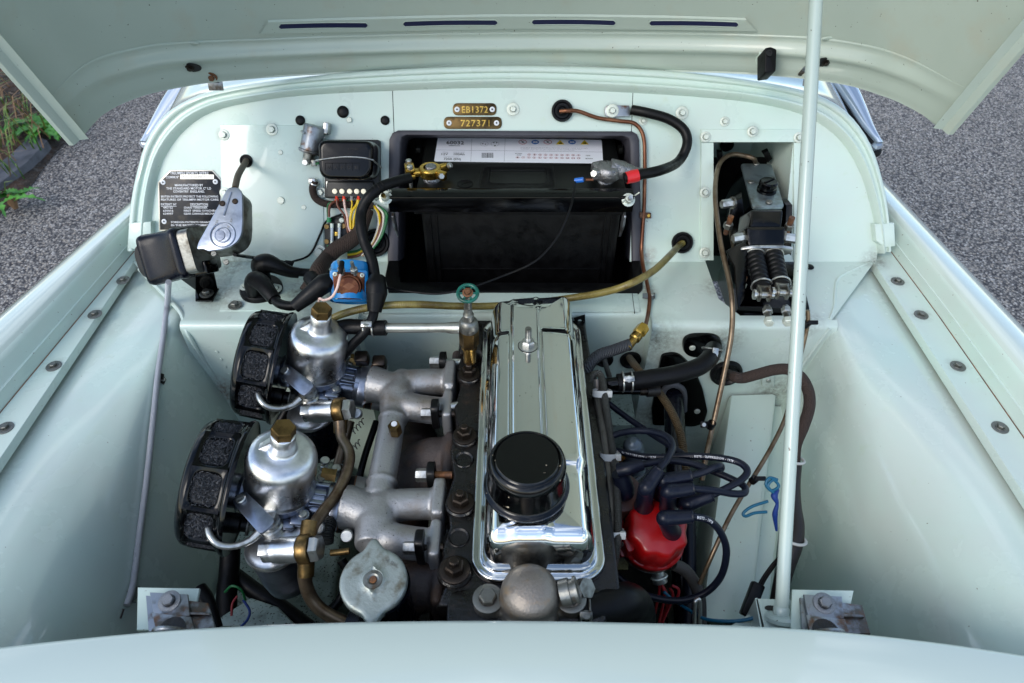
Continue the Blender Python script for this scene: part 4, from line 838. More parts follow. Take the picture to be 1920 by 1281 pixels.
# ================================================================== PLATES ON THE BULKHEAD
def btext(par, s, x0, x1, y, h, mat, off, name='lettering', sp=1.0):
    o = B(x0, y, off); e = B(x1, y, off); mb = text(s, o, V((1, 0, 0)), EU, (e - o).length, m2(o, h) * 1.0, sp); return part(par, name, mb, mat)
idp = thing('maker_plate', 'black and silver eight sided maker plate with patent text on the bulkhead', 'plate', B(357, 380))
oc = [(319, 319), (399, 319), (416, 338), (414, 433), (298, 433), (296, 342)]
a = MB(); a.ext([B(x, y, .0018) for x, y in oc], EN * -.0016, .0003); part(idp, 'backing', a, IDA)
a = MB(); a.ext([B(357 + (x - 357) * .965, 376 + (y - 376) * .965, .0022) for x, y in oc], EN * -.0003, .0001); part(idp, 'black_field', a, IDP)
a = MB(); a.ext([B(338, 327.5, .0026), B(401, 327.5, .0026), B(401, 336, .0026), B(338, 336, .0026)], EN * -.0003); part(idp, 'number_strip', a, IDA)
for s, x0, x1, y, h in [('TRIUMPH SPORTS 20TR2', 319, 391, 327.2, 5.0), ('COMM.N\u00ba', 311, 336, 334.5, 4.6), ('MANUFACTURED BY', 328, 381, 349.5, 4.3), ('THE STANDARD MOTOR C\u00ba LD', 312, 396, 355.5, 4.3), ('COVENTRY. ENGLAND.', 325, 384, 361.3, 4.3), ('BRITISH PATENTS PROTECT THE FOLLOWING', 302, 409, 370.5, 3.8), ('FEATURES OF TRIUMPH MOTOR CARS', 302, 410, 376.3, 3.8), ('PATENT N\u00ba', 302, 331, 385.5, 4.4), ('DESCRIPTION', 357, 390, 385.5, 4.4), ('445152', 306, 324, 391.3, 3.7), ('CHAIN TENSIONER', 345, 389, 391.3, 3.7), ('630016', 306, 325, 397, 3.7), ('FIRST SPEED SYNCHRO', 345, 408, 397, 3.7), ('634997', 306, 325, 402.6, 3.7), ('GEAR CHANGE MECHAN', 345, 406, 402.6, 3.7), ('FOREIGN PATENTS GRANTED', 321, 402, 418.5, 3.7), ('IN THE BRITISH COMMON', 321, 396, 424.2, 3.7)]: btext(idp, s, x0, x1, y, h, PRTW, .0024)
btext(idp, 'TS 1309 LO', 341, 397, 334.6, 5, PRTG, .0029)
for x0, x1 in ((302, 331), (357, 390)): a = MB(); a.ext([B(x0, 386.6, .0025), B(x1, 386.6, .0025), B(x1, 387.3, .0025), B(x0, 387.3, .0025)], EN * -.0002); part(idp, 'underline', a, PRTW)
def rivet(par, p, nrm, r, mat, mat2, name='rivet'):
    a = MB(); a.lathe(fr(p, nrm), [(r, 0), (r * .95, r * .25), (r * .45, r * .35), (r * .4, r * .15), (0, r * .1)], 18); o = part(par, name, a, mat)
    a = MB(); a.lathe(fr(p + V(nrm) * r * .12, nrm), [(r * .3, 0), (r * .3, r * .1), (0, r * .1)], 10); part(o, 'rivet_hole', a, mat2)
for x, y in ((306, 342), (404, 341), (308, 415.5)): p = B(x, y, .0022); rivet(idp, p, EN, m2(p, 4.8), PRTW, PRT)
for s, x0, x1, yc, tx0, tx1, lab, rv_ in (('EB1372', 849, 931, 205, 866, 915, 'smaller stamped brass number plate, the upper of two on the bulkhead', (857, 923)), ('727371', 832, 941, 230.5, 864, 918, 'wider stamped brass number plate, the lower of two on the bulkhead', (842, 931))):
    t = thing('brass_number_plate', lab, 'plate', B((x0 + x1) / 2, yc), 'stamped brass plates above the battery'); a = MB(); r = m2(B(x0, yc), 10.5)
    pts = roundpoly([B(x0, yc - 11.5, .0015), B(x1, yc - 11.5, .0015), B(x1, yc + 11.5, .0015), B(x0, yc + 11.5, .0015)], r, 6); a.ext(pts, EN * -.0014, .0003); part(t, 'plate_body', a, BRD)
    o = B(tx0, yc + 6.5, .0017); mb = text(s, o, V((1, 0, 0)), EU, m2(o, tx1 - tx0), m2(o, 12), 1.1); part(t, 'lettering', mb, GLD)
    for x in rv_: p = B(x, yc + .3, .0016); rivet(t, p, EN, m2(p, 5), PRTW, PRT)
# ================================================================== WINDSCREEN WIPER MOTOR
wm = thing('wiper_motor', 'black windscreen wiper motor with a silver pear shaped gearbox cover', 'wiper motor', Z(380, 520, 0))
dW = 1.02
def w_(x, y, d=0): return D(x, y, dW + d)
A0, A1 = w_(297, 475), w_(362, 462)      # body runs left to right, slightly tilted
# body: rounded box section swept from the end cap to the gearbox
ax = (w_(382, 462, -.02) - w_(290, 480, 0)).normalized(); upv = (UP * 1.0 + FW * -.25); upv = (upv - ax * upv.dot(ax)).normalized(); dv = ax.cross(upv)
def ring(c, h, d, n=48, e=7):
    return [c + upv * (h * math.copysign(abs(sin(t)) ** (2 / e), sin(t))) + dv * (d * math.copysign(abs(cos(t)) ** (2 / e), cos(t))) for t in [2 * pi * i / n for i in range(n)]]
c0 = w_(298, 485, .004); c1 = w_(366, 470, -.006)
hb = .0365
body_rows = [ring(c0 - ax * .002, hb * .9, .034), ring(c0, hb, .037), ring(c0 + ax * .004, hb * 1.03, .038), ring(c0 + ax * .006, hb * 1.03, .038), ring(c0 + ax * .008, hb, .037), ring(c1 - ax * .012, hb, .037), ring(c1 - ax * .010, hb * 1.03, .038), ring(c1 - ax * .004, hb * 1.03, .038), ring(c1, hb * .95, .035), ring(c1 + ax * .001, .001, .001)]
a = MB(); a.grid(body_rows, closeu=True, flip=True); part(wm, 'motor_body', a, NAVY, ang=50)
a = MB(); a.grid([ring(c0 - ax * .019, .001, .001, e=3), ring(c0 - ax * .019, hb * .62, .024, e=3), ring(c0 - ax * .016, hb * .72, .028, e=3), ring(c0 - ax * .004, hb * .86, .032, e=3.5), ring(c0, hb * .9, .034)], closeu=True, flip=True); part(wm, 'end_cover', a, DBR, ang=50)
a = MB(); a.grid([ring(c1 - ax * .001, hb * .9, .033), ring(c1 + ax * .016, hb * .9, .031), ring(c1 + ax * .018, .001, .001)], closeu=True, flip=True); part(wm, 'gearbox_flange', a, ZNR, ang=50)
tx = w_(302, 449, -.045); mb = text('LUCAS', tx, ax, upv, .030, .0045, 1.1); 
for i in range(len(mb.v)): mb.v[i] = mb.v[i]
nF = -dv if (-dv).dot(C0 - c0) > 0 else dv
# lettering lies on the top of the body
oo = c0 + ax * .016 + upv * (hb + .0003) + nF * .006; mb = text('LUCAS', oo, ax, -nF if False else (-nF), .030, .006, 1.1); part(wm, 'lettering', mb, PRT)
# gearbox: pear shaped plate with body below
pear = [(430, 351), (447, 351), (454, 362), (455, 415), (453, 438), (446, 452), (433, 462), (415, 468), (398, 470), (390, 471), (380, 466), (368, 468), (371, 455), (384, 432), (400, 402), (416, 372), (424, 356)]
gd = -.055
gp = [w_(x, y, gd + (450 - y) * .00010) for x, y in pear]; gn = sum(((gp[i]).cross(gp[(i + 1) % len(gp)]) for i in range(len(gp))), V()).normalized()
if gn.dot(C0 - gp[0]) < 0: gn = -gn
o0 = gp[8]; gp = [p - gn * (p - o0).dot(gn) for p in gp]
gp = roundpoly(gp, .005, 3)
a = MB(); a.ext(gp, gn * -.0045, .0015); part(wm, 'gearbox_cover', a, ALW)
cg = sum(gp, V()) / len(gp)
a = MB(); a.ext([cg + (p - cg) * .96 - gn * .0045 for p in gp], gn * -.036, .001); part(wm, 'gearbox_body', a, ZNR)
def onp(x, y, off=.0006):
    r = ray(x, y); return C0 + r * ((o0 - C0).dot(gn) / r.dot(gn)) + gn * off
a = MB(); c = onp(418, 441); f = fr(c, gn); a.torus(f, .0175, .0010, 32, 8); a.torus(f, .0105, .0009, 28, 8); a.tube([onp(420, 405), onp(434, 360)], .0013, 8); part(wm, 'cover_embossing', a, ALS)
a = MB(); c = onp(412, 442, -.0004); a.lathe(fr(c, gn), [(.008, 0), (.0075, .0016), (0, .0018)], 24); part(wm, 'cover_boss', a, ALS)
for x, y in ((417, 382), (441, 378), (398, 474), (421, 490)): hw(wm, 'slot', onp(x, y, .0 if y < 400 else -.006), gn, .0042, IRN2 if y < 400 else ZNR, 'cover_screw')
tt = lambda s, x, y, L: part(wm, 'lettering', text(s, onp(x, y, .0007), (onp(417, 395) - onp(402, 425)).normalized(), gn.cross((onp(417, 395) - onp(402, 425)).normalized()), L, .003), ZNR)
tt('75354 DR', 401, 432, .016); tt('13 1 57', 428, 430, .016)
# cable sheath from gearbox up to grommet
a = MB(); a.tube([onp(437, 352, -.006), D(447, 328, 1.03), B(462, 302, .004)], .0048, 14); part(wm, 'cable_sheath', a, SPRT)
# bracket
a = MB(); q1, q2, q3, q4 = w_(330, 517, .0), w_(398, 500, -.01), Z(414, 543, .006), Z(366, 545, .006)
a.fill([[q1, q2, Z(408, 542, .008), Z(368, 545, .008)]]); a.fill([[q1 + FW * .002, q2 + FW * .002, Z(408, 541, .006), Z(368, 543, .006)]]); a.ext([Z(366, 541, .008), Z(410, 540, .008), Z(398, 563, .008), Z(366, 563, .008)], V((0, 0, -.003)), .0008); a.box(fr(w_(350, 508, .004), ax, upv), .02, .03, .09, .003); wbk = part(wm, 'mounting_bracket', a, BLK)
hw(wbk, 'hex', Z(388, 551, .0085), (0, 0, 1), .0062, ZNR, 'bracket_bolt')
# small black wire from motor to terminal
a = MB(); a.tube([w_(440, 478, -.03), Z(480, 484, .03), Z(515, 489, .02), Z(540, 494, .012)], [.0026, .003, .0036, .003], 10); a.tube([Z(535, 493, .013), Z(545, 494, .012), Z(550, 496, .010)], .0045, 10)
a.tube([Z(545, 492, .014), B(580, 478, .006), B(600, 440, .006), B(612, 415, .012), B(640, 402, .03)], .0018, 8); solo('earth_wire', a, RUB, 'thin black wire from the wiper motor across to the fuse box', 'wire')
# wiper drive cable running down the left wing
def WG(px, py, off=.004):      # on the left inner wing
    r = ray(px, py); best = None; t = .3
    while t < 1.6:
        p = C0 + r * t; pr = catmull([V((x, 0, z)) for x, z in wing_prof(p.y)], 4); xw = None
        for a_, b_ in zip(pr, pr[1:]):
            if b_.z <= p.z <= a_.z: xw = a_.x + (b_.x - a_.x) * ((p.z - a_.z) / (b_.z - a_.z + 1e-9))
        if xw is not None and p.x <= xw: return C0 + r * (t - off)
        t += .002
    return C0 + r * .9
wc = [D(316, 529, .985)] + [WG(x, y, .008) for x, y in [(313, 575), (305, 640), (296, 705), (287, 790), (275, 900), (262, 1000), (252, 1080)]] + [WG(246, 1110, .012), WG(238, 1135, .012)]
wcab = thing('wiper_drive_cable', 'silver spiral cable hanging from the wiper motor down the inner wing', 'cable', wc[4]); a = MB(); a.tube(wc, .0042, 12, k=10); part(wcab, 'spiral_casing', a, SPR)
p = WG(299, 707, .006); a = MB(); f = fr(p, (wc[3] - wc[4])); a.lathe(f, [(.0052, -.004), (.0060, -.004), (.0060, .004), (.0052, .004)], 16); a.ext([WG(303, 700, .006), WG(312, 712, .006), WG(308, 720, .006), WG(298, 712, .006)], V((-.002, 0, -.002))); cc = part(wcab, 'cable_clip', a, BLKS); hw(cc, 'slot', WG(306, 712, .008), (.6, -.2, .7), .003, ZNC, 'clip_screw')
a = MB(); a.tube([WG(232, 1142, .012), WG(226, 1160, .012)], .0012, 8); part(wcab, 'inner_wire', a, IRN2)
a = MB(); a.ext([WG(240, 1108, .006), WG(262, 1098, .006), WG(270, 1112, .006), WG(252, 1126, .006), WG(256, 1130, .006), WG(244, 1128, .006)], V((-.004, 0, -.002)), .0008); part(wcab, 'end_clip', a, STEELB)
# ================================================================== FLASHER UNIT, REGULATOR, FUSE BOX
fu = thing('flasher_unit', 'small silver flasher can in a spring clip above the black regulator', 'flasher unit', B(585, 290))
f0_, f1_ = B(581, 284, .016), B(590, 236, .020); ax = (f1_ - f0_).normalized(); L = (f1_ - f0_).length; a = MB(); r_ = m2(f0_, 19)
a.lathe(fr(f0_, ax), [(r_ * 1.05, -.002), (r_ * 1.12, 0), (r_ * 1.12, .002), (r_, .003), (r_, L * .93), (r_ * .93, L), (0, L * 1.02)], 30); part(fu, 'can', a, STEELB)
a = MB(); a.lathe(fr(f0_ - ax * .018, ax), [(0, 0), (r_ * .5, 0), (r_ * .6, .016), (0, .016)], 14); a.box(fr(f0_ + V((-.006, -.01, -.012)), EN), .010, .012, .006, .001); a.box(fr(f0_ + V((.006, -.012, -.014)), EN), .008, .010, .006, .001); fb = part(fu, 'terminal_base', a, ZNR); hw(fb, 'slot', f0_ + V((-.005, -.02, -.009)), EN, .005, ZNC)
a = MB(); a.torus(fr(f0_.lerp(f1_, .66), ax), r_ + .0015, .0018, 24, 6, .3, 4.2); q = B(613, 240, .01); a.ext(roundpoly([B(606, 228, .02), B(616, 230, .02), B(614, 252, .02), B(604, 250, .02)], .003), EN * -.02, .001); part(fu, 'spring_clip', a, ZNC)
reg = thing('voltage_regulator', 'black rounded voltage regulator box held by a thin wire clip', 'regulator', B(660, 330))
a = MB(); fx = [B(594, 262, .070), B(699, 264, .070), B(697, 338, .070), B(597, 336, .070)]; fx = roundpoly(fx, [.013, .013, .018, .018], 6)
cgr = sum(fx, V()) / len(fx); rows = []
for sc, off in ((.0, 0), (.80, 0), (.90, -.0006), (.96, -.0025), (.99, -.006), (1.0, -.011), (1.0, -.030), (1.015, -.032), (1.015, -.060)): rows.append([cgr + (p - cgr) * sc + EN * off for p in fx])
a.grid(rows, closeu=True, flip=False); part(reg, 'cover', a, BLK, ang=50)
btext(reg, '37290', 652, 672, 282, 4, BLKS, .0706); btext(reg, 'LUCAS 12V', 646, 674, 291, 4, BLKS, .0706); 
for i, s in enumerate(['A1', 'A', 'F', 'D', 'E']): btext(reg, s, 613 + i * 13, 620 + i * 13, 317, 6, BLKS, .0708)
a = MB()
for i in range(6): a.tube([B(610 + i * 12.8, 306, .0702), B(610 + i * 12.8, 320, .0702)], .0004, 5)
a.tube([B(610, 306, .0702), B(674, 306, .0702)], .0004, 5); part(reg, 'embossed_marks', a, BLKS)
a = MB(); a.tube([B(592, 301, .055), B(596, 300.5, .0715), B(620, 297, .0722), B(650, 294.5, .0722), B(680, 296, .0722), B(698, 300, .0715), B(702, 303, .065), B(716, 315, .02)], .0013, 8); part(reg, 'wire_clip', a, ZNC)
a = MB(); pbox(608, 262, 712, 372, .0, .012, 6, .002, a); pbox(612, 340, 700, 372, .010, .022, 5, .002, a); part(reg, 'base', a, PLA)
for i, (x, cr_m) in enumerate([(628, ORR), (641.5, ORR), (656, GRY), (669, ORR), (682, None)]):
    p = B(x, 359, .0225); hw(reg, 'slot', p, EN, m2(p, 5.2), M('screw_ivory', '#d8d0b8', met=.5, rough=.4) if i == 0 else bpy.data.materials['screw_ivory'], 'terminal_screw')
    if cr_m: a = MB(); a.tube([B(x + 3.5, 367, .020), B(x + 3.5, 376, .018)], m2(p, 3.6), 12); part(reg, 'crimp_sleeve', a, cr_m)
a = MB(); a.box(fr(B(618, 347, .016), EN), .010, .012, .006, .001); part(reg, 'base_tab', a, ZNC)
fz = thing('fuse_box', 'small black fuse holder with two glass fuses below the regulator', 'fuse box', B(634, 440))
a = MB(); a.ext(ell(B(638, 440, .012), V((m2(B(638, 440), 28), 0, 0)), EU * m2(B(638, 440), 34), 28), EN * -.011, .002); pbox(608, 420, 654, 466, .010, .017, 2, .001, a); part(fz, 'holder', a, PLA)
GLS = M('fuse_glass', '#b9c0c4', rough=.1, met=.3)
for x in (622.5, 636.5):
    p0, p1 = B(x, 419, .022), B(x, 459, .022); a = MB(); a.tube([p0, p1], .0028, 14); fs = part(fz, 'glass_fuse', a, GLS)
    for s0, s1 in ((p0, p0.lerp(p1, .2)), (p1.lerp(p0, .2), p1)): a = MB(); a.tube([s0, s1], .0031, 14); part(fs, 'fuse_cap', a, NUT)
for x, y in ((613, 425), (644, 424), (613, 453), (645, 453)): p = B(x, y, .0172); hw(fz, 'slot', p, EN, m2(p, 5), BRZ, 'terminal_screw')
p = B(640.5, 413, .013); hw(fz, 'slot', p, EN, m2(p, 5), NUT); p = B(629, 439, .0172); a = MB(); pbox(624, 435, 634, 443, .016, .019, 0, .0005, a); part(fz, 'centre_contact', a, GLD)
for x, y0, y1 in ((617, 408, 417), (617, 460, 469)): a = MB(); a.tube([B(x, y0, .02), B(x, y1, .02)], .0037, 12); part(fz, 'green_sleeve', a, GRN)
# small wires round the regulator and fuses
def wire(name, label, pts, r, mat, cat='wire', group=None, n=10, k=8):
    a = MB(); a.tube(pts, r, n, k=k); return solo(name, a, mat, label, cat, group)
GW = 'coloured wires between regulator and loom'
wire('brown_wire', 'brown wire leaving the first red sleeve of the regulator', [B(631, 374, .02), B(634, 388, .022), B(645, 403, .024), B(649, 420, .03), B(655, 445, .03)], .0019, BRO, group=GW)
wire('white_wire', 'white wire with brown tracer leaving the second red sleeve of the regulator', [B(645, 374, .02), B(647, 390, .024), B(651, 405, .026), B(653, 425, .03), B(661, 441, .03)], .0019, PNK, group=GW)
wire('yellow_wire', 'thin yellow and green wire leaving the grey sleeve of the regulator', [B(659, 374, .02), B(660, 384, .022), B(658, 396, .024), B(657, 404, .024)], .0012, YEL, group=GW)
wire('yellow_wire', 'left yellow wire of the pair below the third red sleeve', [B(671, 375, .02), B(668, 385, .022), B(660, 397, .026), B(657, 412, .028), B(658, 430, .03)], .0021, YEL, group=GW)
wire('yellow_wire', 'right yellow wire of the pair below the third red sleeve', [B(672, 375, .02), B(670, 390, .022), B(665, 405, .026), B(663, 420, .028), B(663, 435, .03)], .0021, YEL, group=GW)
wire('brown_wire', 'brown and green wire looping from the upper fuse sleeve behind the base', [B(617, 407, .02), B(617, 392, .02), B(622, 381, .02), B(640, 376, .012), B(660, 378, .01)], .0022, BRO, group=GW)
wire('green_wire', 'second wire of the looping pair above the fuse box, green tracer', [B(614.5, 407, .02), B(614, 390, .02), B(618, 381, .021), B(636, 375.5, .014), B(655, 376, .012)], .0014, GWI, group=GW)
wire('brown_wire', 'short brown wire below the lower green sleeve of the fuse box', [B(617, 469, .02), B(619, 476, .02), B(624, 484, .02)], .002, BRO, group=GW)
for i, (m_, c_, lab) in enumerate([(WHT, 0, 'pale outer wire of the bundle bending down right of the black battery cable'), (BRO, 4, 'brown wire next to the pale one in the bundle beside the battery box'), (BRO, 8, 'second brown wire in the bundle beside the battery box'), (GWI, 15, 'green outermost wire of the bundle beside the battery box'), (WHT, 10, 'pale inner wire of the bundle beside the battery box'), (GWI, 17, 'darker green wire hugging the battery box rim'), (YEL, 2, 'yellow wire half hidden at the back of the bundle')]):
    wire('loom_strand', lab, [B(700 + c_ * .5, 386, .012), B(708 + c_, 400, .016 + .001 * i), B(710 + c_ * .8, 420, .018), B(703 + c_ * .7, 445, .02), B(692 + c_ * .5, 465, .02), B(678 + c_ * .4, 480, .02)], .0019, m_, group=GW)
for m_, y_, lab in ((YEL, 0, 'yellow wire crossing under the cables toward the loom'), (BRO, 5, 'brown wire crossing under the cables toward the loom'), (GWI, -4, 'green wire crossing under the cables toward the loom')):
    wire('loom_strand', lab, [B(652, 478 + y_, .015), B(672, 474 + y_, .018), B(690, 462 + y_, .016), B(706, 452 + y_, .014)], .0022, m_, group=GW)
a = MB(); a.tube([B(590, 340, .012), B(586, 355, .012), B(592, 372, .012), B(610, 382, .012), B(640, 384, .010), B(675, 384, .012), B(700, 386, .012)], .0058, 14, k=8); solo('cloth_sleeved_loom', a, LOOM, 'dark cloth wrapped loom curling round under the regulator base', 'wiring loom')
a = MB(); a.torus(fr(B(590, 343, .012), (.4, 0, 1)), .0068, .0016, 18, 6); a.box(fr(B(586, 340, .012), EN), .012, .010, .010, .002); solo('loom_clip', a, ZNC, 'bright metal P clip holding the loom left of the regulator', 'clip')
wire('green_wire', 'short green wire between flasher unit and regulator', [B(585, 304, .01), B(592, 307, .02), B(598, 306, .03)], .0018, GWI)
# main cloth loom diagonal, and tar black loom sleeve
a = MB(); a.tube([B(690, 395, .02), B(682, 415, .03), B(672, 438, .035), B(655, 453, .04), B(630, 468, .045), B(612, 486, .05), Z(598, 505, .05), Z(590, 525, .045), Z(575, 548, .035)], [.0095, .0115, .0125, .0125, .0125, .012], 18, k=8)
solo('main_loom', a, LOOM, 'thick brown cloth wrapped main loom running diagonally over the fuse box', 'wiring loom')
# battery cable positive: from gold clamp to solenoid boot
a = MB(); a.tube([D(768, 334, 1.01), D(742, 341, .995), D(716, 350, .985), D(693, 368, .98), D(678, 395, .985), D(677, 425, .98), D(684, 455, .98), D(697, 487, .975), D(703, 520, .97)], .0078, 18, k=8); cab = solo('battery_cable', a, RUB, 'thick black cable from the gold terminal clamp down to the blue solenoid', 'cable')
a = MB()
for (x, y, d) in ((720, 348, .986), (706, 356, .983), (712, 352, .984)): a.torus(fr(D(x, y, d), D(x - 14, y + 9, d) - D(x, y, d)), .0082, .0009, 20, 6)
part(cab, 'tape_rings', a, RUB, kind='stuff')
# earth cable: from ring terminal on panel round to red tape and lead clamp
ec = thing('battery_earth_cable', 'black earth cable with a red taped end looping beside the battery', 'cable', B(1250, 270)); a = MB()
a.tube([B(1184, 206, .012), B(1215, 212, .020), B(1255, 224, .025), B(1283, 245, .03), B(1288, 272, .035), B(1272, 303, .045), D(1240, 319, 1.0), D(1198, 328, .99), D(1170, 334, .99)], .0077, 18, k=8); part(ec, 'cable_sheath', a, RUB)
a = MB(); a.tube([D(1197, 328.5, .99), D(1186, 331, .99), D(1174, 334, .989)], [.0090, .0094, .0086], 18); part(ec, 'red_tape', a, RED)
a = MB(); pts = roundpoly([B(1134, 197, .006), B(1180, 198, .008), B(1182, 218, .008), B(1134, 220, .006)], [.009, .001, .001, .009], 5); a.ext(pts, EN * -.003, .0006); lug = part(ec, 'ring_lug', a, STEELB); hw(lug, 'wash', B(1148, 208, .0062), EN, m2(B(1148, 208), 6), NUT, 'lug_bolt')
# thin wire from the battery with its blue crimp
q0 = D(1078, 339, 1.005)
a = MB(); a.tube([D(1094, 337, 1.0), q0], .0038, 12); tw = thing('thin_battery_wire', 'thin black wire with a blue crimp sagging across the battery front', 'wire', q0); part(tw, 'blue_crimp', a, BLUC)
a = MB(); a.tube([q0, D(1076, 360, .985), D(1068, 395, .975), D(1048, 440, .975), D(1018, 478, .975), D(990, 498, .975), D(950, 515, .985), D(905, 532, .975), D(870, 543, .965), D(820, 551, .965), D(770, 547, .97), D(730, 541, .975), D(715, 536, .975)], .0017, 8, k=8); part(tw, 'wire_sheath', a, RUB)
# ================================================================== STARTER SOLENOID (blue)
so_ = thing('starter_solenoid', 'bright blue square starter solenoid with a copper coloured face plate', 'solenoid', Z(652, 555, 0))
sdp = .955; sn = (C0 - D(652, 535, sdp)).normalized() * .8 + V((0, -.35, 0)); sn.normalize()
def sp_(x, y, o=0.0):
    r = ray(x, y); p = D(652, 535, sdp) + sn * o; return C0 + r * ((p - C0).dot(sn) / r.dot(sn))
a = MB(); q = [sp_(617, 506), sp_(690, 507), sp_(689, 567), sp_(623, 567)]; q = roundpoly(q, .006, 4); a.ext(q, sn * -.010, .0018); part(so_, 'square_flange', a, BLU)
a = MB(); a.ext(roundpoly([sp_(623, 510, .001), sp_(684, 511, .001), sp_(683, 562, .001), sp_(628, 561, .001)], .005, 4), sn * -.003, .0006); part(so_, 'face_plate', a, SOL)
a = MB(); c = sp_(654, 537, .001); r_ = m2(c, 25); a.lathe(fr(c, sn), [(r_, 0), (r_ * .98, .003), (r_ * .88, .0045), (r_ * .82, .0045), (r_ * .74, .007), (r_ * .3, .0082), (0, .008)], 36); part(so_, 'domed_cap', a, SOL)
a = MB(); a.ext([sp_(642, 537, .0095), sp_(654, 530, .0095), sp_(666, 537, .0095), sp_(654, 544, .0095)], sn * -.0005); part(so_, 'embossed_mark', a, COP)
for x, y in ((628, 514), (679, 516), (678, 557), (630, 557)): rivet(so_, sp_(x, y, .0012), sn, .0032, NUT, SOL, 'corner_rivet')
c = D(658, 520, sdp + .025); a = MB(); a.lathe(fr(c, V((0, .75, .65))), [(.0285, -.035), (.0285, .016), (.026, .020), (0, .021)], 32); part(so_, 'drum', a, BLU)
for x, y in ((637, 496), (661, 497)):
    p = D(x, y, .925); ax = V((0, -.2, 1)).normalized(); a = MB(); a.tube([p - ax * .02, p + ax * .006], .0026, 10); s1 = part(so_, 'terminal_stud', a, ZNC); hw(s1, 'plain', p - ax * .013, ax, .0055, ZNC, 'stud_nut')
def boot(name, label, pts, rad, cat='rubber boot', group=None, mat=None):
    a = MB(); a.tube(pts, rad, 18, k=8); return solo(name, a, mat or RUB, label, cat, group, ang=60)
boot('rubber_boot', 'black T shaped rubber boot on the right side of the blue solenoid', [D(708, 520, .95), D(706, 535, .945), D(706, 550, .945), D(704, 568, .945), D(702, 585, .945)], [.011, .014, .015, .012, .0095], group='rubber terminal boots')
boot('rubber_boot', 'stubby black boot nozzle pointing at the solenoid side from the right', [D(716, 528, .952), D(705, 536, .948), D(692, 540, .95)], [.010, .013, .010], group='rubber terminal boots')
boot('rubber_boot', 'black rubber boot on the left side of the blue solenoid', [D(622, 524, .96), D(608, 532, .955), D(592, 544, .955), D(572, 560, .955), D(552, 576, .955)], [.010, .014, .013, .011, .009], group='rubber terminal boots')
boot('rubber_boot', 'short black boot stub standing up left of the solenoid', [D(582, 520, .975), D(592, 532, .965), D(602, 540, .96)], [.011, .012, .010], group='rubber terminal boots')
wire('solenoid_wire', 'thin white wire with a dark sleeve curling over the solenoid face', [D(640, 508, .91), D(636, 525, .905), D(631, 543, .905), D(622, 557, .91), D(608, 563, .92), D(600, 560, .93), D(598, 565, .94)], .0018, PNK)
boot('wire_sleeve', 'short dark sleeve at the solenoid stud end of the thin wire', [D(641, 492, .915), D(640, 502, .908), D(637, 514, .906)], [.0035, .0038, .003], 'sleeve')
# starter terminal boots on the left shelf
tb = thing('terminal_insulator', 'round black insulator base with two bolts on the shelf', 'insulator', Z(490, 546, 0)); a = MB(); a.lathe(fr(Z(491, 545, .001), (0, 0, 1)), [(.033, 0), (.033, .006), (.031, .009), (.022, .011), (0, .011)], 36); part(tb, 'base', a, RUB)
for x, y in ((463, 538), (516, 542)): hw(tb, 'hex', Z(x, y, .010), (0, 0, 1), .0062, NUT)
boot('rubber_boot', 'bent black boot standing at the back of the round insulator, cable going right', [Z(496, 528, .008), Z(490, 508, .028), Z(490, 497, .040), Z(502, 494, .044), Z(520, 500, .040), Z(542, 509, .030), Z(560, 512, .024)], [.011, .0135, .016, .0155, .012, .0095, .0085], group='rubber terminal boots')
boot('rubber_boot', 'bent black boot leaning forward over the round insulator', [Z(478, 552, .008), Z(473, 535, .03), Z(478, 525, .042), Z(490, 530, .046), Z(503, 546, .045), Z(515, 562, .040)], [.011, .012, .0135, .0135, .0115, .010], group='rubber terminal boots')
boot('starter_cable', 'black cable running right from the rear boot toward the solenoid', [Z(545, 509, .03), Z(570, 511, .022), Z(595, 512, .020), Z(615, 512, .022)], .0068, 'cable')
boot('starter_cable', 'black cable bending from the front boot into the solenoid boot', [Z(513, 560, .041), Z(525, 570, .040), Z(545, 574, .042), Z(560, 570, .045)], .0072, 'cable')
boot('solenoid_cable', 'black cable dropping from the right solenoid boot toward the starter', [D(702, 582, .945), D(697, 600, .94), D(682, 625, .94), D(660, 648, .95), D(635, 680, .96), D(620, 720, .97)], .0068, 'cable')
# ================================================================== PIPES
pc = thing('copper_pipe', 'long thin copper pipe from the upper grommet down beside the battery box', 'pipe', B(1205, 350)); a = MB()
a.tube([B(1050, 209, .012), B(1065, 208, .016), B(1085, 209, .012), B(1120, 221, .008), B(1160, 227, .008), B(1190, 232, .008), B(1206, 255, .008), B(1209, 300, .008), B(1208, 380, .006), B(1205, 430, .006), B(1203, 470, .008), Z(1206, 500, .010), Z(1213, 530, .006), Z(1218, 560, .006), Z(1215, 590, .004), Y(1210, 612, .75)], .0032, 12, k=8); part(pc, 'tube', a, COP)
for x, y, f in ((1208, 404, B), (1213, 553, Z)):
    a = MB(); 
    if f is B: a.ext(roundpoly([B(1200, 398, .009), B(1221, 399, .006), B(1221, 410, .006), B(1200, 409, .009)], .001), EN * -.003, .0005); q = (B(1216, 404.5, .006), EN)
    else: a.ext(roundpoly([Z(1205, 549, .009), Z(1228, 549, .006), Z(1228, 558, .006), Z(1205, 557, .009)], .001), V((0, 0, -.003)), .0005); q = (Z(1223, 553, .006), V((0, 0, 1)))
    cl = part(pc, 'pipe_clip', a, RST if f is B else STEELB); hw(cl, 'slot', q[0], q[1], .003, GLD if f is B else ZNC, 'clip_screw')
a = MB(); e0, e1, e2 = Y(1213, 602, .755), D(1200, 622, 1.0), D(1178, 650, .985); ax = (e2 - e1).normalized()
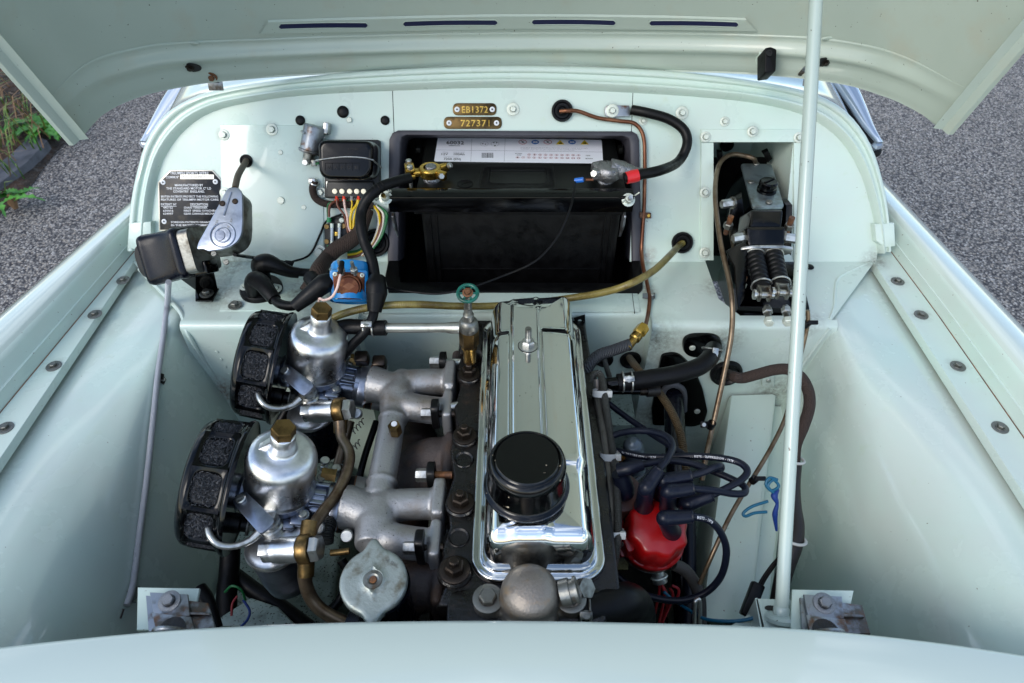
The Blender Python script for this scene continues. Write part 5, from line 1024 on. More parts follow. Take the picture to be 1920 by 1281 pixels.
un = thing('pipe_union', 'brass pipe union joining the copper pipe to a braided hose', 'union', e1); a.lathe(fr(e1 - ax * .012, ax), [(0, 0), (.0085, 0), (.0095, .003), (.0095, .016), (.0075, .019), (0, .019)], 6); part(un, 'union_nut', a, GLD)
a = MB(); a.lathe(fr(e1 + ax * .006, ax), [(.0065, 0), (.0085, .002), (.0085, .010), (.0065, .012), (.0062, .03), (0, .03)], 16); part(un, 'union_body', a, BRS)
wire('braided_hose', 'grey braided flexible hose curling down behind the rocker cover', [e1 + ax * .028, D(1150, 657, .985), D(1122, 667, .98), D(1103, 688, .975), D(1096, 720, .98), D(1098, 760, 1.0)], .0085, BRAID, 'hose', n=16)
yh = [B(1280, 456, .006), B(1272, 462, .02), D(1255, 480, 1.06), D(1225, 508, 1.01), D(1180, 533, .985), D(1130, 549, 1.01), D(1070, 559, 1.045), D(1000, 568, 1.05), D(920, 574, 1.04), D(850, 574, 1.0), D(780, 571, .965), D(720, 573, .96), D(680, 579, .955), D(645, 588, .955), D(625, 596, .96)]
wire('washer_hose', 'aged yellow translucent hose sweeping across below the battery box', yh, .0054, HOY, 'hose', n=14)
# heater valve, steel pipe and hose
hv = thing('heater_valve', 'brass heater valve with a small green handwheel on the cylinder head', 'valve', Z(878, 650, 0)); ax = (D(878, 575, .885) - D(880, 640, .93)).normalized(); b0 = Z(880, 655, -.02)
hb0 = D(880, 648, .935)
a = MB(); a.lathe(fr(hb0 - ax * .02, ax), [(.009, -.01), (.009, .016), (.0115, .018), (.0115, .022)], 20); part(hv, 'threaded_neck', a, BRS)
a = MB(); a.lathe(fr(hb0, ax), [(0, 0), (.0115, 0), (.0135, .004), (.0135, .030), (0, .030)], 6); part(hv, 'hexagon_body', a, BRZ)
a = MB(); f = fr(hb0 + ax * .030, ax); a.lathe(f, [(.0120, 0), (.0135, .003), (.0125, .014), (.010, .018), (.0075, .019), (.0072, .028), (.0055, .030), (.0045, .038), (0, .038)], 22); part(hv, 'corroded_cap', a, ZNR)
wc_ = D(877, 550, .868); a = MB(); f = fr(wc_, V((0, -.35, 1))); a.torus(f, .0125, .0024, 32, 10); a.lathe(f, [(.006, -.002), (.006, .001), (0, .002)], 18)
for i in range(6): an = i * pi / 3; a.tube([f @ V((cos(an) * .004, sin(an) * .004, 0)), f @ V((cos(an) * .012, sin(an) * .012, 0))], .0014, 6)
part(hv, 'spindle', MB().tube([D(878, 598, .905), wc_], [.0062, .0042], 12), ZNR)
whl = part(hv, 'handwheel', a, GRNH); hw(whl, 'hex', f @ V((0, 0, .001)), V((0, -.35, 1)), .0040, RST, 'wheel_nut')
a = MB(); a.lathe(fr(D(866, 615, .938), (-1, 0, 0)), [(0, -.004), (.0085, -.004), (.0085, .005), (0, .005)], 6); part(hv, 'side_nut', a, ZNC)
a = MB(); a.tube([D(864, 615, .938), D(845, 615, .94), D(835, 614.5, .94), D(780, 615, .942), D(715, 615, .945)], [.0085, .0085, .0068, .0068, .0068, .0068], 18, smooth=False); solo('heater_pipe', a, HTR, 'straight silver heater pipe from the brass valve to the rubber hose', 'pipe')
hh_ = thing('heater_hose', 'black rubber heater hose with wire clamp behind the rear carburettor', 'hose', D(700, 615, .95)); a = MB(); a.tube([D(724, 615, .943), D(700, 615, .945), D(670, 613, .95), D(650, 613, .955), D(630, 620, .965), D(612, 640, .98)], [.0108, .0108, .0108, .0112, .0118, .0118], 20); part(hh_, 'hose_body', a, RUB); clamp(hh_, 'wire_clamp', D(692, 615, .945), V((1, 0, 0)), .0112)
# ================================================================== BRAKE AND CLUTCH MASTER CYLINDER
ms = thing('master_cylinder', 'black brake and clutch master cylinder with grey lid in the opening', 'master cylinder', Z(1430, 480, 0))
zl = .118
def q_(x, y, z=zl): return Z(x, y, z)
lid = [q_(1389, 306), q_(1447, 307), q_(1471, 388), q_(1411, 389)]
a = MB(); a.ext(roundpoly(lid, .007, 4), V((0, 0, -.004)), .0012); part(ms, 'lid', a, M('lid_zinc_blue', '#8b9aa0', met=.8, rough=.36, bump=(160, .2, .001), var=(30, .45, .7, '#55524a')))
def sweep(l0, l1): return roundpoly(l0, .007, 4), roundpoly(l1, .007, 4)
low = [p + V((0, .0, -.11)) for p in lid]
a = MB(); t_, b__ = roundpoly([p + V((0, 0, -.0045)) for p in lid], .007, 4), roundpoly([V((p.x + (-.022 if i in (0, 3) else .004), p.y + (.004 if i < 2 else -.002), p.z)) for i, p in enumerate(low)], .009, 4)
a.grid([t_, [p.lerp(q, .12) for p, q in zip(t_, b__)], b__], closeu=True, flip=True); a.fill([t_], (0, 0, 1)); part(ms, 'reservoir', a, BLK, ang=50)
for x, y, r in ((1418, 308, 6), (1408, 342, 6), (1452, 342, 5.5), (1442, 380, 6.5)): p = q_(x, y, zl + .0005); hw(ms, 'slot', p, (0, 0, 1), m2(p, r), ZNR, 'lid_screw')
p = q_(1437, 358, zl); a = MB(); a.lathe(fr(p, (0, 0, 1)), [(.0155, 0), (.0155, .004), (.0130, .005), (.0130, .009), (.0150, .011), (.0145, .016), (.0125, .018), (0, .018)], 26); a.box(Matrix.Translation(p + V((0, 0, .019))) @ Matrix.Rotation(.6, 4, 'Z'), .024, .003, .002, .0005); part(ms, 'filler_cap', a, BLK)
# front casting
a = MB(); y0 = .905
def bx(xa, xb, ya, yb, za, zb, bev=.004, mb=a): mb.box(Matrix.Translation(((xa + xb) / 2, (ya + yb) / 2, (za + zb) / 2)), xb - xa, yb - ya, zb - za, bev)
xa, xb = Y(1406, 420, .88).x, Y(1470, 420, .88).x
bx(xa, xb, .845, .94, .01, .055, .008); bx(xa - .006, xb + .004, .865, .92, .0, .062, .008); part(ms, 'cylinder_casting', a, BLK)
a = MB()
a.ext(roundpoly([D(1399, 424, .975), D(1475, 424, .975), D(1472, 464, .972), D(1403, 464, .972)], .006, 3), FW * .05, .005); a.ext(roundpoly([D(1409, 393, .995), D(1470, 393, .995), D(1466, 426, .985), D(1405, 426, .985)], .004, 3), FW * .05, .004); part(ms, 'front_casting', a, BLKG)
a = MB(); a.ext([D(1362, 470, .965), D(1398, 452, .970), D(1404, 482, .965), D(1396, 560, .935), D(1384, 580, .93), D(1378, 500, .95)], FW * .004, .001); part(ms, 'left_tray_wall', a, BLKG)
cf = D(1434, 478, .985); axb = V((0, -.86, -.5)).normalized()
a = MB(); bf_ = fr(D(1434, 474, .975), axb, (1, 0, 0)); 
a.ext(roundpoly([bf_ @ V((x, y, 0)) for x, y in ((-.038, -.006), (-.02, -.015), (.02, -.015), (.038, -.006), (.038, .010), (.02, .016), (-.02, .016), (-.038, .010))], .004, 3), -axb * .004, .001); fp_ = part(ms, 'boot_plate', a, ZNC); hw(fp_, 'slot', bf_ @ V((0, 0.0, .0005)), axb, .006, ZNC, 'plate_screw')
for k, (xa_, ya_, xb_, yb_) in enumerate([(1415, 480, 1431, 547), (1450, 479, 1465, 543)]):
    p0 = D(xa_, ya_, .972); p1 = D(xb_, yb_, .925); ax = (p1 - p0).normalized(); L = (p1 - p0).length; a = MB(); pr = [(.0122, 0)]
    for i in range(6):
        t0 = .04 + i * .125; pr += [(.0130 - i * .0002, L * t0), (.0134 - i * .0002, L * (t0 + .04)), (.0128 - i * .0002, L * (t0 + .09)), (.0102, L * (t0 + .105)), (.0102, L * (t0 + .115))]
    pr += [(.0125, L * .82), (.0125, L * .92), (.007, L * .95)]
    a.lathe(fr(p0, ax), pr, 28); bo = part(ms, 'rubber_bellows', a, RUB, ang=60)
    for h in (0.0, L * .84): a = MB(); a.torus(fr(p0 + ax * h, ax), .0134, .0013, 28, 8); part(bo, 'bellows_ring', a, ZNC)
    a = MB(); e = p0 + ax * L
    f = fr(e, ax, (1, 0, 0)); 
    for s in (-1, 1): a.ext(roundpoly([f @ V((s * .008, y, z)) for y, z in ((-.008, -.006), (.008, -.006), (.008, .014), (-.008, .014))], .005, 4), f.to_3x3() @ V((-s * .003, 0, 0)), .0006)
    a.box(f @ Matrix.Translation((0, 0, -.004)), .018, .016, .006, .001); yk = part(ms, 'clevis', a, ZNR); a = MB(); a.tube([f @ V((-.013, 0, .006)), f @ V((.013, 0, .006))], .0045, 12); a.lathe(f @ Matrix.Translation((-.014, 0, .006)) @ Matrix.Rotation(pi / 2, 4, 'Y'), [(0, 0), (.007, 0), (.007, .003), (0, .003)], 14); part(yk, 'clevis_pin', a, ZNC)
# tray and bracket
a = MB(); tz = -.014
tr_ = [Z(1345, 470, tz), Z(1380, 462, tz), Z(1378, 500, tz), Z(1386, 578, tz), Z(1516, 582, tz), Z(1498, 520, tz), Z(1488, 470, tz)]
a.ext(tr_, V((0, 0, -.003)), .0005); 
rim = [Z(1380, 492, .012), Z(1386, 574, .012), Z(1515, 578, .012), Z(1497, 500, .012)]
for p, q in zip(rim, rim[1:]):
    d = (q - p).cross(V((0, 0, 1))).normalized() * .002; a.ext([p, q, q + V((0, 0, -.03)), p + V((0, 0, -.03))], d, 0)
a.ext(roundpoly([Z(1388, 576, .006), Z(1515, 579, .006), Z(1512, 592, -.002), Z(1394, 590, -.002)], .004), V((0, .002, -.006)), .001); part(ms, 'mounting_tray', a, BLK)
a = MB()
a.ext([Y(1372, 380, .93), Y(1392, 372, .93), Y(1402, 470, .90), Y(1376, 495, .89), Y(1364, 420, .92)], V((.003, .02, 0)), .0006); a.ext([Y(1474, 385, .92), Y(1486, 385, .92), Y(1484, 480, .89), Y(1472, 470, .89)], V((-.003, .02, 0)), .0006); part(ms, 'side_bracket', a, BLK)
for x, y, d in ((1364, 382, 1.03), (1386, 446, .985), (1482, 447, .985)):
    p = D(x, y, d); a = MB(); sx = -1 if x < 1430 else 1; a.lathe(fr(p, V((sx, -.25, 0))), [(0, -.01), (.0068, -.01), (.0068, .008), (.006, .010), (0, .010)], 6); hb_ = part(ms, 'side_bolt', a, ZNC); a = MB(); a.lathe(fr(p - V((sx, -.25, 0)) * .010, V((sx, -.25, 0))), [(.0095, 0), (.0095, .003), (0, .003)], 20); part(hb_, 'washer', a, ZNR)
for x, y, d in ((1367, 418, 1.0), (1481, 420, 1.0), (1392, 531, .965)):
    p = D(x, y, d); ax = V((0, -.1, 1)).normalized(); a = MB(); a.tube([p - ax * .02, p + ax * .012], .0042, 10); s_ = part(ms, 'rusty_stud', a, RST); hw(s_, 'plain', p - ax * .008, ax, .0070, ZNR, 'stud_nut')
for x in (1438, 1473):
    p = D(x, 575, .935); q = D(x + 4, 603, .915); a = MB(); a.tube([p, q], .0042, 12); ab = part(ms, 'adjuster_bolt', a, ZNR); ax = (q - p).normalized(); hw(ab, 'plain', p + ax * .006, ax, .0068, ZNC, 'lock_nut', rot=0); hw(ab, 'plain', q - ax * .003, ax, .0068, NUT, 'bolt_head', rot=.3)
a = MB()
for pts in ([(1346, 286), (1355, 286), (1355, 300), (1346, 300)], [(1430, 288), (1441, 283), (1448, 298), (1440, 306)]): a.ext([Y(x, y, 1.08) for x, y in pts], V((0, .01, 0)), .0005)
a.ext([Y(1338, 296, 1.11), Y(1448, 296, 1.11), Y(1448, 480, 1.11), Y(1338, 480, 1.11)], V((0, .003, 0))); part(ms, 'rear_bracket', a, BLKS)
mp = thing('brake_pipe', 'brown steel pipe arching out of the master cylinder lid and running down to the wing', 'pipe', Z(1355, 500, 0)); a = MB()
a.tube([q_(1417, 305, zl), D(1412, 297, 1.14), D(1395, 292, 1.14), D(1372, 290, 1.13), D(1352, 303, 1.11), D(1343, 330, 1.08), D(1341, 370, 1.04), D(1346, 420, 1.01), D(1354, 470, .985), D(1366, 520, .965), D(1373, 570, .95), D(1371, 630, .955), D(1358, 700, .96), D(1345, 760, .965), D(1334, 810, .965), D(1325, 850, .95), D(1316, 900, .95)], .0038, 12, k=8); part(mp, 'tube', a, PIP)
p = D(1333, 797, .962); a = MB(); a.lathe(fr(p, V((.25, 0, 1))), [(.0045, -.005), (.006, -.005), (.006, .005), (.0045, .005)], 14); a.box(fr(p + V((-.009, 0, .001)), (0, -.7, .7)), .012, .009, .003, .001); bc = part(mp, 'pipe_clip', a, BLKS); hw(bc, 'slot', p + V((-.011, -.002, .003)), (0, -.7, .7), .0032, ZNC, 'clip_screw')
mp2 = thing('clutch_pipe', 'thin brown pipe going down behind the prop rod and across the side member', 'pipe', Z(1510, 600, 0)); a = MB()
a.tube([D(1514, 582, .935), D(1515, 600, .94), D(1510, 630, .95), D(1498, 680, .96), D(1484, 740, .955), D(1470, 790, .93), D(1440, 850, .90), D(1400, 915, .885), D(1368, 970, .875), D(1340, 1030, .865), D(1312, 1095, .87)], .0030, 12, k=8); part(mp2, 'tube', a, PIP)
for x, y, d in ((1512, 608, .94), (1413, 900, .885)):
    p = D(x, y, d); a = MB(); a.lathe(fr(p, V((.5, 0, 1))), [(.0036, -.004), (.0052, -.004), (.0052, .004), (.0036, .004)], 12); a.box(fr(p + V((.008, 0, .003)), (0, -.6, .8)), .014, .006, .004, .001); part(mp2, 'cable_tie', a, BLKS)
# ================================================================== ENGINE
def remesh(parent, name, mb, mat, vox=.0022, it=6, label=None):
    me = mb.mesh('tmp'); o = bpy.data.objects.new('tmp', me); COL.objects.link(o)
    r = o.modifiers.new('r', 'REMESH'); r.mode = 'VOXEL'; r.voxel_size = vox; s = o.modifiers.new('s', 'SMOOTH'); s.iterations = it; s.factor = .6
    dg = bpy.context.evaluated_depsgraph_get(); m2_ = bpy.data.meshes.new_from_object(o.evaluated_get(dg)); bpy.data.objects.remove(o)
    og = origin_of(parent)
    m2_.transform(Matrix.Translation(-og)); m2_.shade_smooth(); m2_.materials.clear(); m2_.materials.append(mat)
    o = bpy.data.objects.new(name, m2_); COL.objects.link(o); o.parent = parent; ORG[o.name] = og
    if label: o['label'] = label
    return o
eng = thing('engine_block', 'oily black cast iron engine block and cylinder head under the chrome cover', 'engine', V((.03, .56, -.55)))
hy0, hy1 = .335, .792
a = MB(); out = []
ys = [hy0, .36, .40, .43, .47, .50, .54, .58, .61, .65, .69, .72, .755, hy1]
for i, y in enumerate(ys): out.append(V((-.078 + (.006 if i % 2 else -.001), y, -.006)))
out += [V((.112, hy1, -.006)), V((.118, .6, -.006)), V((.116, hy0, -.006))]
a.ext(out, V((0, 0, -.085)), .004); part(eng, 'cylinder_head', a, IRN, ang=50)
a = MB(); a.ext([V((-.062, .33, -.085)), V((-.062, .80, -.085)), V((.10, .80, -.085)), V((.10, .33, -.085))], V((0, 0, -.5)), .006); a.ext([V((-.10, .34, -.12)), V((-.10, .78, -.12)), V((-.06, .78, -.10)), V((-.06, .34, -.10))], V((0, 0, -.4)), .006); part(eng, 'block', a, IRN)
a = MB(); a.box(Matrix.Translation(Z(884, 640, .006)), .034, .060, .022, .005); part(eng, 'water_outlet_boss', a, IRN)
a = MB(); a.ext(roundpoly([Z(838, 1110, -.004), Z(884, 1100, -.004), Z(1130, 1100, -.004), Z(1140, 1170, -.004), Z(836, 1175, -.004)], .01), V((0, 0, -.10)), .004); part(eng, 'head_front', a, IRN)
for px, py, r in [(880, 706, .0088), (872, 822, .0088), (864, 947, .0094), (853, 1074, .0098)]:
    p = Z(px, py, -.006); a = MB(); a.lathe(fr(p, (0, 0, 1)), [(r * 2.0, -.003), (r * 1.95, .003), (r * 1.75, .005), (0, .005)], 24); b_ = part(eng, 'stud_boss', a, IRN); hw(b_, 'nut', p + V((0, 0, .005)), (0, 0, 1), r, IRN2, 'head_stud_nut')
for px, py in [(870, 862), (860, 1008)]:
    p = Z(px, py, -.0055); a = MB(); a.lathe(fr(p, (0, 0, 1)), [(.0125, 0), (.0115, .0012), (.0095, -.0005), (0, -.0005)], 24); part(eng, 'core_plug', a, IRN)
# --- rocker cover
rc = thing('rocker_cover', 'mirror bright chrome rocker cover with two raised ribs along its top', 'rocker cover', V((.029, .57, 0)))
x0, x1, y0, y1 = -.0445, .1025, .3585, .784; RR = .030
def rrect(ins, n_c=14, n_l=60, n_s=16):
    r = max(.0008, RR - ins); X0, X1, Y0, Y1 = x0 + ins, x1 - ins, y0 + ins, y1 - ins; pts = []
    for (cx, cy, a0) in ((X1 - r, Y1 - r, 0), (X0 + r, Y1 - r, 90), (X0 + r, Y0 + r, 180), (X1 - r, Y0 + r, 270)):
        for k in range(n_c + 1): a_ = radians(a0 + 90 * k / n_c); pts.append((cx + cos(a_) * r, cy + sin(a_) * r))
        q = pts[-1]; nxt = {0: (X0 + r, Y1), 90: (X0, Y0 + r), 180: (X1 - r, Y0), 270: (X1, Y1 - r)}[a0]; m = n_l if a0 in (90, 270) else n_s
        for k in range(1, m): pts.append((q[0] + (nxt[0] - q[0]) * k / m, q[1] + (nxt[1] - q[1]) * k / m))
    return pts
prof = [(0, -.004), (0, .0), (.0008, .0022), (.002, .003), (.0035, .0026), (.006, .0012), (.0085, .0010), (.0105, .0022), (.0118, .006), (.0125, .012), (.0138, .026), (.0150, .037), (.0168, .045), (.0195, .0515), (.0232, .0568), (.0275, .0605), (.030, .0618)]
rows = []
for ins, h in prof: rows.append([V((x, y, h)) for x, y in rrect(ins)])
last = rrect(.030); cxm = (x0 + x1) / 2; ya, yc = y0 + .073, y1 - .073
def sm(a_, b_, t): t = max(0, min(1, (t - a_) / (b_ - a_))); return t * t * (3 - 2 * t)
for k in range(1, 53):
    t = k / 52; row = []
    for (x, y) in last:
        my = max(ya, min(yc, y)); row.append(V((x + (cxm - x) * t, y + (my - y) * t, .0618 + .0035 * sin(min(1, t * 1.3) * pi / 2))))
    rows.append(row)
XR = (-.0145, .0485)
def feat(p):
    x, y, z = p
    if z < .03: return p
    k = sm(.03, .058, z); h = 0
    d = abs(x - .018); 
    side_ = sm(.0165, .0205, d)                         # 1 on the two outer flats
    mid = sm(.395, .425, y) * (1 - sm(.690, .715, y))
    crown = -.35 * ((x - cxm) ** 2)
    h -= .0020 * side_
    h += .0050 * sm(.462, .474, y) * (1 - sm(.676, .690, y)) * sm(.0185, .0235, d)
    for xr in (.018 - .0175, .018 + .0175): h += .0022 * math.exp(-((x - xr) / .0013) ** 2)
    h += .010 * sm(.68, .77, y) * 0
    bx_ = (.0022 * sm(.466, .474, y) * (1 - sm(.676, .684, y))) * (1 if x > cxm else -1) * sm(.03, .05, abs(x - cxm))
    return V((x + bx_ * k, y + .010 * ((x - cxm) / .073) * sm(.62, .78, y), z + (h + crown + .006 * sm(.55, .78, y)) * k))
rows = [[feat(p) for p in r] for r in rows]
a = MB(); a.grid(rows, closeu=True, flip=False); part(rc, 'cover_pressing', a, CHR, ang=80)
a = MB(); g0 = [V((x, y, -.0035)) for x, y in rrect(-.001)]; a.grid([[p + V((0, 0, .0025)) for p in g0], g0], closeu=True, flip=True); part(rc, 'cork_gasket', a, EXH)
for (px, py) in ((990, 650),):
    p = Z(px, py, .066); m_ = part(rc, 'stud', MB().tube([p, p + V((0, 0, .032))], .0042, 14), ZNR); hw(m_, 'nut', p, (0, 0, 1), .0078, ZNC, 'cap_nut'); a = MB(); a.lathe(fr(p, (0, 0, 1)), [(.0135, 0), (.0135, .0018), (.0095, .0022), (0, .0022)], 24); part(m_, 'washer', a, RUB)
a = MB(); pts = [Y(1076, 598, .79), Y(1097, 592, .79), Y(1098, 612, .79), Y(1080, 614, .79)]; a.ext(pts, V((0, .003, 0)), .0004); a.ext([Y(1078, 612, .79), Y(1088, 612, .79), Y(1088, 640, .79), Y(1078, 640, .79)], V((0, .003, 0))); tb_ = thing('lifting_tab', 'small black metal tab with a hole behind the rocker cover', 'bracket', Y(1087, 612, .79)); part(tb_, 'tab_plate', a, BLKS); a = MB(); a.lathe(fr(Y(1087, 602, .7895), (0, -1, 0)), [(.003, 0), (.003, .0004), (0, .0004)], 12); part(tb_, 'tab_hole', a, PAINTD)
cap = thing('breather_cap', 'round black oil filler cap with chipped gloss enamel on the chrome cover', 'oil cap', Z(987, 915, .066))
a = MB(); f = fr(Z(987, 912, .068), (0, 0, 1)); a.lathe(f, [(.030, -.003), (.0445, .000), (.0465, .002), (.0465, .0045), (.0445, .006), (.0425, .0065), (.0412, .009), (.0412, .036), (.0410, .041), (.0395, .0455), (.0368, .0485), (.0350, .0490), (.0342, .0480), (.0334, .0484), (.0322, .0502), (0, .0508)], 64); part(cap, 'cap_body', a, BLKW, ang=50)
a = MB(); a.lathe(fr(Z(987, 912, .060), (0, 0, 1)), [(.027, 0), (.027, .008), (0, .008)], 32); part(cap, 'filler_neck', a, CHR)
# --- inlet manifold
im = thing('inlet_manifold', 'rough cast aluminium inlet manifold with a balance pipe joining two carburettors', 'manifold', V((-.15, .55, -.05)))
a = MB(); zc = -.024
for dy in (0, -.205):
    yo = .656 + dy
    a.tube([V((-.157, yo + .038, zc + .002)), V((-.159, yo + .018, zc)), V((-.161, yo - .01, zc)), V((-.162, yo - .038, zc))], [.010, .0225, .0245, .020], 20)
    a.tube([V((-.160, yo + .015, zc)), V((-.128, yo + .020, zc)), V((-.085, yo + .024, zc - .004))], [.021, .0195, .0195], 20)
    a.tube([V((-.162, yo - .022, zc)), V((-.128, yo - .030, zc)), V((-.085, yo - .034, zc - .004))], [.021, .0195, .0195], 20)
    a.tube([V((-.165, yo + .004, zc)), V((-.196, yo + .018, zc - .004)), V((-.204, yo + .020, zc - .004))], [.023, .0265, .028], 20)
    a.box(Matrix.Translation((-.088, yo + .020, zc - .006)), .015, .052, .056, .003); a.box(Matrix.Translation((-.088, yo - .034, zc - .006)), .013, .048, .050, .003)
a.tube([V((-.162, .632, zc + .001)), V((-.162, .55, zc + .001)), V((-.163, .48, zc + .001))], .0178, 20, smooth=False)
for yy in (.60, .497): a.torus(fr(V((-.162, yy + .005, zc)), (0, 1, 0)), .0178, .003, 24, 8)
a.ext([V((-.215, .65 + .05, zc - .03)), V((-.2, .65 + .06, zc - .03)), V((-.2, .65 + .06, zc - .02)), V((-.215, .66, zc - .02))], V((0, -.02, 0)))
remesh(im, 'manifold_casting', a, ALC, .0021, 7)
p = Z(741, 806, -.001); a = MB(); ax = V((0, -.1, 1)); a.lathe(fr(p - V((0, 0, .006)), ax), [(.0085, 0), (.0085, .016), (.0075, .018), (.0048, .018), (.0045, .0172), (0, .0172)], 6); u_ = part(im, 'brass_plug', a, BRZ); a = MB(); a.lathe(fr(p + V((0, 0, .0115)), ax), [(.0040, 0), (.0038, .0012), (0, .0015)], 14); part(u_, 'plug_centre', a, PRTW)
# exhaust manifold
em = thing('exhaust_manifold', 'brown grey cast iron exhaust manifold below the inlet manifold', 'manifold', V((-.14, .57, -.2)))
a = MB()
for y, zz in ((.72, -.075), (.574, -.068), (.545, -.080), (.39, -.072)): a.tube([V((-.080, y, zz)), V((-.105, y, zz)), V((-.132, y - .003, zz - .016)), V((-.148, y - .006, zz - .06)), V((-.152, y, zz - .12))], [.026, .030, .031, .028, .026], 18)
a.tube([V((-.152, .74, -.19)), V((-.152, .38, -.19))], .030, 18)
for y in (.72, .56, .39): a.box(Matrix.Translation((-.084, y, -.066)), .014, .075, .062, .003)
remesh(em, 'manifold_casting', a, EXH, .0035, 6)
# clamps holding the manifolds
for i, (px, py, L, lab) in enumerate([(806, 679, .018, 'rearmost manifold nut with its black dog bone washer'), (790, 776, .018, 'second manifold nut from the bulkhead, over the rear exhaust port'), (780, 891, .020, 'third manifold nut from the bulkhead, with a copper tinted stud'), (757, 1026, .020, 'frontmost manifold nut beside the radiator cap')]):
    xx = -.118; zz_ = -.014; p = X(px + 2, py, -.112) if False else D(px, py, dep(V((-.115, Z(px, py, zz_).y, zz_))))
    t = thing('manifold_nut', lab, 'nut', p, 'manifold nuts with dog bone washers'); ax = V((1, 0, 0)); k = .0086
    a = MB(); a.lathe(fr(p, ax), [(0, 0), (k * .9, 0), (k, .002), (k, .014), (0, .014)], 6, a0=.52); part(t, 'hexagon', a, ZNC)
    a = MB(); f = fr(p + ax * .014, ax, (0, 1, 0)); sw = [.014, .022, .017, .024][i]
    a.ext(roundpoly([f @ V((u, v, 0)) for u, v in ((-.011, -sw), (.011, -sw), (.013, 0), (.011, sw), (-.011, sw), (-.013, 0))], .007, 3), ax * .010, .003); part(t, 'washer_block', a, BLKS)
    a = MB(); a.tube([p + ax * .022, p + ax * .045], .0048, 12); part(t, 'stud', a, RST if i == 2 else (NUT if i == 0 else IRN2))
a = MB(); a.tube([Z(836, 765, -.012), Z(860, 760, -.012)], .006, 12); solo('manifold_stud', a, ZNC, 'bare shiny stud end between head and rear manifold port', 'stud')
